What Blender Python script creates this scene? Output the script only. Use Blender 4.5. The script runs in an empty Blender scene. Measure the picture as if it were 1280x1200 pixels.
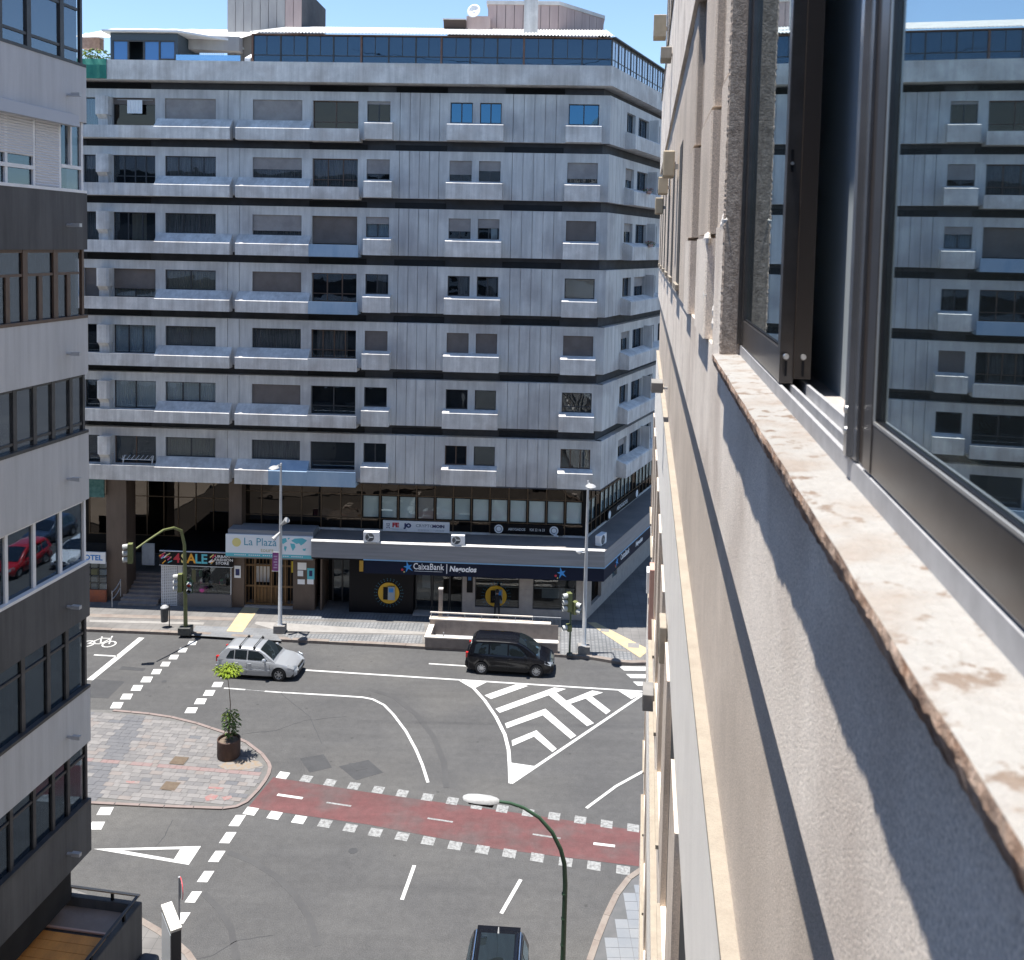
import bpy, bmesh, math, random
import numpy as np
from mathutils import Vector, Matrix
random.seed(7)
sc = bpy.context.scene
col = sc.collection
R_ = math.radians

# ---------------------------------------------------------------- camera
FPX, PPX, PPY, CH = 1180.0, 640.0, 379.0, 21.0
ROLL, PIT = R_(1.2), math.atan((379 - 306) / 1180.0)
cam = bpy.data.cameras.new('camera')
camo = bpy.data.objects.new('camera', cam)
col.objects.link(camo)
camo.matrix_world = Matrix.Translation((0, 0, CH)) @ Matrix.Rotation(math.pi / 2 - PIT, 4, 'X') @ Matrix.Rotation(ROLL, 4, 'Z')
cam.sensor_width = 36.0
cam.lens = FPX / 1280 * 36
cam.shift_y = -(600 - PPY) / 1280
cam.clip_start = 0.05
cam.clip_end = 5000
cam.dof.use_dof = True
cam.dof.focus_distance = 46
cam.dof.aperture_fstop = 7.0
sc.camera = camo

# ---------------------------------------------------------------- sky, sun, exposure
SUN = Vector((-0.17, -0.006, 1.0)).normalized()      # direction towards the sun
world = bpy.data.worlds.new("World")
sc.world = world
world.use_nodes = True
wn = world.node_tree
bg = wn.nodes['Background']
sky = wn.nodes.new('ShaderNodeTexSky')
sky.sky_type = 'NISHITA'
sky.sun_disc = False
sky.sun_elevation = math.asin(SUN.z)
sky.sun_rotation = math.atan2(SUN.x, SUN.y)
sky.altitude = 300
sky.air_density = 1.0
sky.dust_density = 0.1
sky.ozone_density = 3.2
wn.links.new(sky.outputs[0], bg.inputs[0])
bg.inputs[1].default_value = 0.088
sl = bpy.data.lights.new('sun', 'SUN')
sl.energy = 4.2
sl.angle = R_(0.53)
sl.color = (1.0, 0.955, 0.89)
so = bpy.data.objects.new('sun', sl)
col.objects.link(so)
so.location = (0, 0, 90)
so.rotation_euler = SUN.to_track_quat('Z', 'Y').to_euler()
sc.view_settings.view_transform = 'Standard'
sc.view_settings.look = 'None'
sc.view_settings.gamma = 1
sc.view_settings.use_curve_mapping = False
sc.view_settings.exposure = 1.36

# ---------------------------------------------------------------- survey helpers (photo point -> metres on a real plane)
RM = np.array(camo.matrix_world.to_3x3()) if False else np.array((Matrix.Rotation(math.pi / 2 - PIT, 3, 'X') @ Matrix.Rotation(ROLL, 3, 'Z')))
def ray(x, y):
    return RM @ np.array([(x - PPX) / FPX, -(y - PPY) / FPX, -1.0])
def G(x, y, z=0.0):
    d = ray(x, y); t = (z - CH) / d[2]
    return (d[0] * t, d[1] * t)
def hitp(x, y, p, n):
    c = np.array([0, 0, CH]); d = ray(x, y)
    return c + d * (np.dot(np.array(p) - c, n) / np.dot(d, n))
FA = math.atan(0.044)
FP0 = np.array([-6.8635, 52.1364, 0.0])
FU = np.array([math.cos(FA), -math.sin(FA), 0]); FN = np.array([-math.sin(FA), -math.cos(FA), 0])
def fac(x, y, n):
    p = hitp(x, y, FP0 + FN * n, FN)
    return float(np.dot(p - FP0, FU)), float(p[2])
def facG(x, y, z):
    g = G(x, y, z); p = np.array([g[0], g[1], z])
    return float(np.dot(p - FP0, FU)), float(np.dot(p - FP0, FN))
def fS(x, y, n): return fac(x, y, n)[0]
def fZ(x, y, n): return fac(x, y, n)[1]

# ---------------------------------------------------------------- materials
MATS = {}
def mat(name, c, rough=0.8, c2=None, scale=3.0, bump=0.0, bscale=60.0, metal=0.0, stretch=(1, 1, 1), spec=0.5, grit=0.0, coat=0.0, lo=0.35, hi=0.68, c3=None, s3=0.5, streak=0.0, mid=0.0, spots=0.0):
    if name in MATS: return MATS[name]
    m = bpy.data.materials.new(name); m.use_nodes = True
    nt = m.node_tree; N = nt.nodes; L = nt.links
    b = N['Principled BSDF']
    b.inputs['Base Color'].default_value = (*c, 1)
    b.inputs['Roughness'].default_value = rough
    b.inputs['Metallic'].default_value = metal
    b.inputs['Specular IOR Level'].default_value = spec
    if coat: b.inputs['Coat Weight'].default_value = coat; b.inputs['Coat Roughness'].default_value = 0.05
    geo = N.new('ShaderNodeNewGeometry')
    mp = N.new('ShaderNodeMapping'); mp.inputs['Scale'].default_value = stretch
    L.new(geo.outputs['Position'], mp.inputs[0])
    last = None
    if c2 is not None:
        n1 = N.new('ShaderNodeTexNoise'); n1.inputs['Scale'].default_value = scale; n1.inputs['Detail'].default_value = 7; n1.inputs['Roughness'].default_value = 0.62
        L.new(mp.outputs[0], n1.inputs[0])
        r = N.new('ShaderNodeValToRGB'); r.color_ramp.elements[0].position = lo; r.color_ramp.elements[1].position = hi
        r.color_ramp.elements[0].color = (*c, 1); r.color_ramp.elements[1].color = (*c2, 1)
        L.new(n1.outputs[0], r.inputs[0]); last = r.outputs[0]
        if c3 is not None:
            n3 = N.new('ShaderNodeTexNoise'); n3.inputs['Scale'].default_value = s3; n3.inputs['Detail'].default_value = 5
            L.new(geo.outputs['Position'], n3.inputs[0])
            r3 = N.new('ShaderNodeValToRGB'); r3.color_ramp.elements[0].position = 0.48; r3.color_ramp.elements[1].position = 0.66
            L.new(n3.outputs[0], r3.inputs[0])
            mx = N.new('ShaderNodeMix'); mx.data_type = 'RGBA'
            L.new(r3.outputs[0], mx.inputs[0]); L.new(last, mx.inputs[6]); mx.inputs[7].default_value = (*c3, 1)
            last = mx.outputs[2]
    if grit:
        n2 = N.new('ShaderNodeTexNoise'); n2.inputs['Scale'].default_value = bscale; n2.inputs['Detail'].default_value = 4; n2.inputs['Roughness'].default_value = 0.8
        L.new(geo.outputs['Position'], n2.inputs[0])
        mr = N.new('ShaderNodeMapRange'); mr.inputs['From Min'].default_value = 0.3; mr.inputs['From Max'].default_value = 0.7
        mr.inputs['To Min'].default_value = 1 - grit; mr.inputs['To Max'].default_value = 1 + grit
        L.new(n2.outputs[0], mr.inputs[0])
        mm = N.new('ShaderNodeMix'); mm.data_type = 'RGBA'; mm.blend_type = 'MULTIPLY'; mm.inputs[0].default_value = 1
        if last is None:
            mm.inputs[6].default_value = (*c, 1)
        else: L.new(last, mm.inputs[6])
        L.new(mr.outputs[0], mm.inputs[7]); last = mm.outputs[2]
    def mulnoise(last, sc_, det, amt, vec, lo_=0.3, hi_=0.7):
        n4 = N.new('ShaderNodeTexNoise'); n4.inputs['Scale'].default_value = sc_; n4.inputs['Detail'].default_value = det; n4.inputs['Roughness'].default_value = 0.65
        L.new(vec, n4.inputs[0])
        m4 = N.new('ShaderNodeMapRange'); m4.inputs['From Min'].default_value = lo_; m4.inputs['From Max'].default_value = hi_; m4.inputs['To Min'].default_value = 1 - amt; m4.inputs['To Max'].default_value = 1 + amt * .6
        L.new(n4.outputs[0], m4.inputs[0])
        x4 = N.new('ShaderNodeMix'); x4.data_type = 'RGBA'; x4.blend_type = 'MULTIPLY'; x4.inputs[0].default_value = 1
        L.new(last, x4.inputs[6]); L.new(m4.outputs[0], x4.inputs[7]); return x4.outputs[2]
    if streak and last is not None:
        m5 = N.new('ShaderNodeMapping'); m5.inputs['Scale'].default_value = (1, 1, .07); L.new(geo.outputs['Position'], m5.inputs[0])
        last = mulnoise(last, 4.5, 6, streak, m5.outputs[0], .35, .62)
    if mid and last is not None:
        last = mulnoise(last, 3.2, 9, mid, geo.outputs['Position'])
        m6 = N.new('ShaderNodeMapping'); m6.inputs['Scale'].default_value = (.12, 1.3, 1); m6.inputs['Rotation'].default_value = (0, 0, .06); L.new(geo.outputs['Position'], m6.inputs[0])
        last = mulnoise(last, 1.0, 6, mid * .8, m6.outputs[0])
    if spots and last is not None:
        vo = N.new('ShaderNodeTexVoronoi'); vo.inputs['Scale'].default_value = 0.9; L.new(geo.outputs['Position'], vo.inputs['Vector'])
        m7 = N.new('ShaderNodeMapRange'); m7.inputs['From Min'].default_value = 0.045; m7.inputs['From Max'].default_value = 0.075; m7.inputs['To Min'].default_value = 1 - spots; m7.inputs['To Max'].default_value = 1
        L.new(vo.outputs['Distance'], m7.inputs[0])
        x7 = N.new('ShaderNodeMix'); x7.data_type = 'RGBA'; x7.blend_type = 'MULTIPLY'; x7.inputs[0].default_value = 1
        L.new(last, x7.inputs[6]); L.new(m7.outputs[0], x7.inputs[7]); last = x7.outputs[2]
    if last is not None: L.new(last, b.inputs['Base Color'])
    if bump:
        n2 = N.new('ShaderNodeTexNoise'); n2.inputs['Scale'].default_value = bscale; n2.inputs['Detail'].default_value = 5; n2.inputs['Roughness'].default_value = 0.7
        L.new(geo.outputs['Position'], n2.inputs[0])
        bp = N.new('ShaderNodeBump'); bp.inputs['Strength'].default_value = bump; bp.inputs['Distance'].default_value = 0.02
        L.new(n2.outputs[0], bp.inputs['Height']); L.new(bp.outputs[0], b.inputs['Normal'])
    MATS[name] = m
    return m
def glass(name, tint, refl=0.35, dark=(0.01, 0.012, 0.015), through=0.5, rough=0.01, wav=0.25, hi=0.95):
    """window pane: mirror over a tinted see-through / dark mix, more mirror at grazing angles"""
    if name in MATS: return MATS[name]
    m = bpy.data.materials.new(name); m.use_nodes = True
    nt = m.node_tree; N = nt.nodes; L = nt.links
    N.remove(N['Principled BSDF']); out = N['Material Output']
    g = N.new('ShaderNodeBsdfGlossy'); g.inputs['Color'].default_value = (*tint, 1); g.inputs['Roughness'].default_value = rough
    tr = N.new('ShaderNodeBsdfTransparent'); tr.inputs[0].default_value = (0.92, 0.95, 0.95, 1)
    d = N.new('ShaderNodeBsdfDiffuse'); d.inputs[0].default_value = (*dark, 1)
    m1 = N.new('ShaderNodeMixShader'); m1.inputs[0].default_value = through
    L.new(d.outputs[0], m1.inputs[1]); L.new(tr.outputs[0], m1.inputs[2])
    lw = N.new('ShaderNodeLayerWeight'); lw.inputs[0].default_value = 0.25
    mr = N.new('ShaderNodeMapRange'); mr.inputs['To Min'].default_value = refl; mr.inputs['To Max'].default_value = hi
    L.new(lw.outputs['Fresnel'], mr.inputs[0])
    m2 = N.new('ShaderNodeMixShader'); L.new(mr.outputs[0], m2.inputs[0]); L.new(m1.outputs[0], m2.inputs[1]); L.new(g.outputs[0], m2.inputs[2])
    # slight waviness of real glass
    geo = N.new('ShaderNodeNewGeometry'); n2 = N.new('ShaderNodeTexNoise'); n2.inputs['Scale'].default_value = 1.3; n2.inputs['Detail'].default_value = 1
    L.new(geo.outputs['Position'], n2.inputs[0]); bp = N.new('ShaderNodeBump'); bp.inputs['Strength'].default_value = wav; bp.inputs['Distance'].default_value = 0.02
    L.new(n2.outputs[0], bp.inputs['Height']); L.new(bp.outputs[0], g.inputs['Normal'])
    L.new(m2.outputs[0], out.inputs[0])
    MATS[name] = m
    return m
def tiles(name, c, c2, sz, ratio=1.0, mortar=0.015, rough=0.85, rot=0.0, dots=0.0, mcol=(0.08, 0.08, 0.085), off=0.5, c3=None):
    if name in MATS: return MATS[name]
    m = bpy.data.materials.new(name); m.use_nodes = True
    nt = m.node_tree; N = nt.nodes; L = nt.links; b = N['Principled BSDF']; b.inputs['Roughness'].default_value = rough
    geo = N.new('ShaderNodeNewGeometry'); mp = N.new('ShaderNodeMapping'); mp.inputs['Rotation'].default_value = (0, 0, rot)
    L.new(geo.outputs['Position'], mp.inputs[0])
    br = N.new('ShaderNodeTexBrick'); br.inputs['Color1'].default_value = (*c, 1); br.inputs['Color2'].default_value = (*c2, 1); br.inputs['Mortar'].default_value = (*mcol, 1)
    br.inputs['Scale'].default_value = 1.0; br.inputs['Brick Width'].default_value = sz; br.inputs['Row Height'].default_value = sz * ratio; br.inputs['Mortar Size'].default_value = mortar; br.offset = off
    L.new(mp.outputs[0], br.inputs[0])
    n1 = N.new('ShaderNodeTexNoise'); n1.inputs['Scale'].default_value = 0.7; n1.inputs['Detail'].default_value = 8
    L.new(geo.outputs['Position'], n1.inputs[0])
    mr = N.new('ShaderNodeMapRange'); mr.inputs['From Min'].default_value = 0.3; mr.inputs['From Max'].default_value = 0.7; mr.inputs['To Min'].default_value = 0.75; mr.inputs['To Max'].default_value = 1.15
    L.new(n1.outputs[0], mr.inputs[0])
    mm = N.new('ShaderNodeMix'); mm.data_type = 'RGBA'; mm.blend_type = 'MULTIPLY'; mm.inputs[0].default_value = 1
    L.new(br.outputs[0], mm.inputs[6]); L.new(mr.outputs[0], mm.inputs[7])
    last = mm.outputs[2]
    if dots:
        vo = N.new('ShaderNodeTexBrick'); vo.inputs['Scale'].default_value = 1; vo.inputs['Brick Width'].default_value = dots; vo.inputs['Row Height'].default_value = dots; vo.inputs['Mortar Size'].default_value = dots * 0.2; vo.offset = 0
        vo.inputs['Color1'].default_value = (1.15, 1.15, 1.15, 1); vo.inputs['Color2'].default_value = (1, 1, 1, 1); vo.inputs['Mortar'].default_value = (0.68, 0.70, 0.72, 1)
        L.new(mp.outputs[0], vo.inputs[0])
        m3 = N.new('ShaderNodeMix'); m3.data_type = 'RGBA'; m3.blend_type = 'MULTIPLY'; m3.inputs[0].default_value = 1
        L.new(last, m3.inputs[6]); L.new(vo.outputs[0], m3.inputs[7]); last = m3.outputs[2]
    L.new(last, b.inputs['Base Color'])
    MATS[name] = m
    return m

M = dict(
 conc=mat('concrete', (0.49, 0.49, 0.48), 0.9, (0.63, 0.625, 0.605), 0.9, bump=0.25, bscale=25, stretch=(1, 1, 0.3), grit=0.07, c3=(0.43, 0.42, 0.415), s3=0.45, streak=0.13),
 conc_front=mat('concrete_front', (0.49, 0.485, 0.475), 0.9, (0.66, 0.65, 0.63), 1.1, bump=0.3, bscale=25, grit=0.10, c3=(0.46, 0.44, 0.42), s3=0.7, streak=0.15),
 groove=mat('shade_darkened_concrete', (0.05, 0.053, 0.062), 0.9, (0.075, 0.078, 0.088), 1.5),  # concrete of the recesses, their shade put into the dark colour
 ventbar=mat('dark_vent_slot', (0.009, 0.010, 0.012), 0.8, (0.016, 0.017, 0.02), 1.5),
 bluep=mat('blue_painted_concrete', (0.23, 0.34, 0.47), 0.85, (0.36, 0.46, 0.56), 1.2, stretch=(1, 1, 0.3)),
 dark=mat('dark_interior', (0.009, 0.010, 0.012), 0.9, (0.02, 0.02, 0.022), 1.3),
 frame=mat('dark_window_frame', (0.035, 0.035, 0.038), 0.45, (0.06, 0.06, 0.062), 4),
 alu=mat('aluminium_frame', (0.45, 0.46, 0.47), 0.4, (0.52, 0.52, 0.53), 4),
 brownf=mat('brown_window_frame', (0.09, 0.055, 0.04), 0.5, (0.12, 0.075, 0.05), 4),
 shut=mat('roller_shutter', (0.27, 0.25, 0.24), 0.7, (0.37, 0.345, 0.33), 1.4),
 shut2=mat('brown_roller_shutter', (0.155, 0.13, 0.115), 0.7, (0.20, 0.172, 0.155), 1.4),
 curt=mat('white_curtain', (0.90, 0.91, 0.91), 0.9, (0.68, 0.70, 0.71), 6, stretch=(3, 3, 0.1)),
 curtd=mat('grey_curtain', (0.34, 0.31, 0.30), 0.9, (0.08, 0.075, 0.075), 9, stretch=(3, 3, 0.1)),
 curtt=mat('tan_curtain', (0.42, 0.37, 0.30), 0.9, (0.28, 0.25, 0.21), 6, stretch=(3, 3, 0.1)),
 blind=mat('blue_grey_blind', (0.60, 0.66, 0.71), 0.7, (0.46, 0.52, 0.58), 3),
 pane=glass('window_pane', (0.62, 0.74, 0.88), 0.09, dark=(.006,.008,.01), through=0.92, hi=.6),
 paneb=glass('sky_tinted_pane', (0.09, 0.22, 0.37), 0.60, through=0.2, wav=.05),  # blue of the reflected sky put into the pane tint
 roofglass=glass('roof_glazing', (0.25, 0.37, 0.50), 0.22, dark=(0.02, 0.03, 0.045), through=0.15, hi=.6),
 white=mat('white_metal', (0.75, 0.76, 0.77), 0.5, (0.66, 0.67, 0.68), 2),
 whiteroof=mat('white_roof_sheet', (0.62, 0.61, 0.59), 0.7, (0.45, 0.44, 0.42), 1.5),
 pink=mat('weathered_pink_concrete', (0.36, 0.28, 0.27), 0.9, (0.45, 0.36, 0.34), 1.2, stretch=(1, 1, 0.25), grit=0.08),
 greyp=mat('weathered_grey_concrete', (0.30, 0.29, 0.29), 0.9, (0.40, 0.39, 0.38), 1.2, stretch=(1, 1, 0.25), grit=0.08),
 red_rust=mat('rusty_red_metal', (0.35, 0.11, 0.08), 0.8, (0.45, 0.2, 0.15), 3, stretch=(1, 1, 0.2)),
 rust=mat('rusted_post', (0.16, 0.08, 0.055), 0.8, (0.22, 0.14, 0.11), 3),
 asphalt=mat('asphalt', (0.056, 0.056, 0.0575), 0.88, (0.070, 0.0695, 0.0695), 0.35, bump=0.5, bscale=26, grit=0.45, c3=(0.082, 0.080, 0.077), s3=0.11, mid=0.16, spots=0.35),
 asph2=mat('asphalt_patch', (0.036, 0.037, 0.040), 0.9, (0.048, 0.049, 0.052), 2.0, bump=0.35, bscale=55, grit=0.22),
 tread=mat('tyre_polished_asphalt', (0.044, 0.044, 0.046), 0.8, (0.058, 0.058, 0.059), 0.9, bump=0.35, bscale=55, grit=0.2),
 paint=mat('white_road_paint', (0.50, 0.50, 0.49), 0.75, (0.38, 0.38, 0.375), 5, grit=0.1, bscale=30),
 paintw=mat('worn_road_paint', (0.24, 0.245, 0.245), 0.8, (0.11, 0.11, 0.11), 9, grit=0.15, bscale=40, lo=0.42, hi=0.66),
 redp=mat('red_cycle_paint', (0.105, 0.038, 0.039), 0.85, (0.090, 0.045, 0.045), 0.7, grit=0.3, bscale=30, mid=0.2, c3=(0.085, 0.056, 0.056), s3=0.7),
 kerb=mat('kerb_stone', (0.20, 0.175, 0.155), 0.9, (0.15, 0.12, 0.105), 2.5, grit=0.12),
 pinkk=mat('pink_kerb', (0.195, 0.155, 0.145), 0.9, (0.16, 0.128, 0.118), 2.5, grit=0.1),
 yellow=mat('yellow_tactile_paving', (0.42, 0.34, 0.20), 0.85, (0.35, 0.28, 0.17), 4, grit=0.1),
 brownc=mat('brown_marble_cladding', (0.088, 0.062, 0.048), 0.5, (0.125, 0.09, 0.07), 1.5, stretch=(1, 1, 0.3), grit=0.1),
 stone=mat('beige_granite_cladding', (0.33, 0.295, 0.275), 0.6, (0.41, 0.37, 0.34), 3, grit=0.12, bscale=45),
 stonew=mat('travertine_wall', (0.30, 0.25, 0.21), 0.8, (0.22, 0.18, 0.155), 2.5, grit=0.12),
 fascia=mat('grey_metal_fascia', (0.20, 0.205, 0.22), 0.5, (0.26, 0.265, 0.28), 1.5, stretch=(0.3, 0.3, 6)),
 canopy=mat('canopy_top_felt', (0.20, 0.18, 0.17), 0.9, (0.15, 0.14, 0.135), 1.0, grit=0.1),
 navy=mat('navy_sign_board', (0.006, 0.011, 0.030), 0.55, spec=0.2),
 black=mat('black_panel', (0.006, 0.006, 0.008), 0.5, spec=0.2),
 blueline=mat('blue_sign_edge', (0.03, 0.16, 0.42), 0.4),
 signw=mat('white_sign_print', (0.86, 0.86, 0.86), 0.6),
 signwg=mat('white_sign_board', (0.80, 0.82, 0.84), 0.6),
 cyan=mat('cyan_print', (0.12, 0.50, 0.58), 0.6), yel=mat('yellow_print', (0.75, 0.65, 0.25), 0.6), orange=mat('orange_print', (0.78, 0.36, 0.03), 0.5),
 redq=mat('red_print', (0.55, 0.03, 0.05), 0.5), blueq=mat('blue_print', (0.02, 0.22, 0.60), 0.5), navyq=mat('navy_print', (0.02, 0.03, 0.12), 0.5), greyq=mat('grey_print', (0.30, 0.33, 0.36), 0.5),
 pinkq=mat('pink_print', (0.65, 0.08, 0.32), 0.5), green=mat('green_print', (0.10, 0.45, 0.25), 0.5), purple=mat('purple_banner', (0.30, 0.08, 0.26), 0.7, (0.22, 0.06, 0.2), 5),
 steel=mat('galvanised_steel', (0.42, 0.43, 0.45), 0.45, (0.5, 0.51, 0.52), 2, metal=0.3),
 olive=mat('olive_painted_metal', (0.11, 0.125, 0.045), 0.5, (0.14, 0.155, 0.06), 3),
 dgreen=mat('dark_green_painted_metal', (0.020, 0.055, 0.028), 0.35, (0.035, 0.075, 0.045), 6),
 lampw=mat('pale_lamp_housing', (0.34, 0.345, 0.35), 0.5, (0.24, 0.245, 0.25), 6),
 box=mat('dark_stone_block', (0.05, 0.055, 0.05), 0.7, (0.09, 0.09, 0.085), 5),
 greyblock=mat('grey_stone_block', (0.16, 0.155, 0.15), 0.8, (0.21, 0.2, 0.19), 5),
 silver=mat('silver_car_paint', (0.42, 0.44, 0.47), 0.32, metal=0.5, coat=0.8),
 blackp=mat('black_car_paint', (0.004, 0.0045, 0.007), 0.25, coat=0.35, spec=0.25), redcar=mat('red_car_paint', (0.45, 0.01, 0.015), 0.25, coat=1.0), whitecar=mat('white_car_paint', (0.75, 0.75, 0.75), 0.3, coat=1.0),
 bluecar=mat('dark_blue_car_paint', (0.03, 0.05, 0.09), 0.25, coat=1.0),
 carglass=glass('car_glass', (0.55, 0.70, 0.80), 0.16, dark=(0.012, 0.016, 0.018), through=0.0),
 tyre=mat('rubber_tyre', (0.014, 0.014, 0.015), 0.85), rim=mat('alloy_rim', (0.55, 0.56, 0.58), 0.35, metal=0.7),
 trim=mat('black_plastic_trim', (0.02, 0.02, 0.021), 0.6), tail=mat('red_tail_lamp', (0.45, 0.02, 0.02), 0.2, coat=1.0), headl=mat('headlamp_glass', (0.62, 0.66, 0.70), 0.12, metal=0.4, coat=1.0),
 chrome=mat('chrome_trim', (0.75, 0.76, 0.78), 0.15, metal=1.0), plate=mat('white_number_plate', (0.7, 0.7, 0.68), 0.5),
 corten=mat('corten_steel', (0.045, 0.024, 0.018), 0.75, (0.08, 0.044, 0.032), 5, stretch=(1, 1, 0.4), grit=0.15),
 soil=mat('planter_soil', (0.10, 0.075, 0.055), 0.95, (0.16, 0.125, 0.095), 8, bump=0.6, bscale=40),
 bark=mat('thin_bark', (0.12, 0.085, 0.06), 0.9, (0.17, 0.13, 0.1), 20),
 leafy=mat('yellow_green_leaf', (0.24, 0.30, 0.025), 0.5, (0.15, 0.23, 0.02), 14), leafg=mat('green_leaf', (0.06, 0.12, 0.025), 0.5, (0.11, 0.19, 0.04), 12),
 cleft=mat('pale_render', (0.45, 0.462, 0.475), 0.9, (0.52, 0.53, 0.54), 0.5, grit=0.05, stretch=(1,1,.25), streak=0.09), cdark=mat('charcoal_render', (0.082, 0.083, 0.086), 0.9, (0.105, 0.105, 0.107), 0.5, grit=0.05, streak=0.18),
 wood=mat('terrace_boards', (0.80, 0.34, 0.085), 0.7, (0.52, 0.22, 0.06), 2.0, stretch=(1, 0.3, 1), grit=0.15), terr=mat('brown_terrace_felt', (0.20, 0.155, 0.13), 0.85, (0.28, 0.23, 0.20), 0.8, grit=0.15),
 lime=mat('tan_rough_render', (0.54, 0.455, 0.375), 0.95, (0.66, 0.565, 0.475), 1.6, bump=0.45, bscale=130, grit=0.50, c3=(0.47, 0.395, 0.325), s3=0.8, streak=0.04),
 limeg=mat('grey_rough_render', (0.74, 0.655, 0.565), 0.95, (0.86, 0.77, 0.675), 1.4, bump=0.45, bscale=130, grit=0.46, c3=(0.60, 0.515, 0.44), s3=1.1, streak=0.03),
 newp=mat('pale_new_plaster', (0.76, 0.72, 0.665), 0.95, (0.84, 0.80, 0.74), 1.5, bump=0.6, bscale=120, grit=0.10),
 cream=mat('cream_ledge_stone', (0.29, 0.255, 0.205), 0.9, (0.24, 0.205, 0.165), 5, bump=0.5, bscale=60, grit=0.08),
 jamb=mat('rough_dark_jamb_render', (0.26, 0.21, 0.175), 0.95, (0.46, 0.385, 0.325), 26, bump=0.6, bscale=75, grit=0.5),
 sill=mat('weathered_marble_sill', (0.285, 0.272, 0.255), 0.7, (0.15, 0.105, 0.075), 16, bump=0.7, bscale=45, grit=0.10, lo=0.55, hi=0.62, c3=(0.250, 0.215, 0.185), s3=4),
 silledge=mat('broken_sill_edge', (0.30, 0.155, 0.085), 0.95, (0.70, 0.55, 0.44), 14, bump=1.0, bscale=60, grit=0.4, c3=(0.12, 0.07, 0.05), s3=9),
 mfr=mat('bronze_anodised_frame', (0.085, 0.075, 0.070), 0.28, (0.11, 0.10, 0.095), 8, metal=0.7), mfr2=mat('brown_inner_frame', (0.030, 0.020, 0.014), 0.5),
 mtrack=mat('grey_aluminium_track', (0.40, 0.40, 0.41), 0.5, (0.30, 0.30, 0.31), 12, metal=0.1), screw=mat('steel_screw', (0.6, 0.6, 0.6), 0.3, metal=0.9),
 inroom=mat('grey_room_wall', (0.80, 0.84, 0.86), 0.9), pane_own=glass('near_window_glass', (0.82, 0.92, 0.95), 0.58, dark=(0.10, 0.12, 0.12), through=0.8, wav=.02, rough=.015),
 skin=mat('skin', (0.35, 0.20, 0.14), 0.6), cloth=mat('black_cloth', (0.012, 0.012, 0.014), 0.9), hair=mat('dark_hair', (0.02, 0.014, 0.01), 0.8),
 ground=mat('ground_earth', (0.14, 0.13, 0.12), 0.95, (0.18, 0.17, 0.16), 0.1),
 awning=mat('green_awning', (0.02, 0.16, 0.12), 0.8, (0.03, 0.21, 0.16), 2), terracotta=mat('terracotta_box', (0.40, 0.24, 0.20), 0.85, (0.46, 0.3, 0.26), 3),
 amber=mat('amber_plastic', (0.45, 0.25, 0.03), 0.4), sand=mat('cream_awning_box', (0.50, 0.42, 0.30), 0.8, (0.42, 0.35, 0.25), 6),
)
M['pave'] = tiles('grey_pavement_tiles', (0.125, 0.12, 0.117), (0.15, 0.143, 0.137), 0.42, 1.0, 0.010, rot=FA, off=0.0, mcol=(.085,.083,.082))
M['pavedots'] = tiles('studded_blue_grey_tiles', (0.155, 0.158, 0.163), (0.175, 0.177, 0.18), 0.40, 1.0, 0.008, rot=FA, dots=0.20, off=0.0, mcol=(.11,.112,.117))
M['paveblue'] = tiles('blue_grey_ramp_tiles', (0.135, 0.143, 0.156), (0.158, 0.163, 0.17), 0.42, 0.5, 0.008, rot=FA, mcol=(.1,.1,.105))
M['shopgl'] = glass('shop_glass', (0.6, 0.65, 0.7), 0.05, dark=(0.01, 0.01, 0.012), through=0.75, hi=.6)
M['darkgl'] = glass('bronze_curtain_glass', (0.50, 0.43, 0.37), 0.10, dark=(0.006, 0.005, 0.0045), through=0.15, hi=.6)

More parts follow.
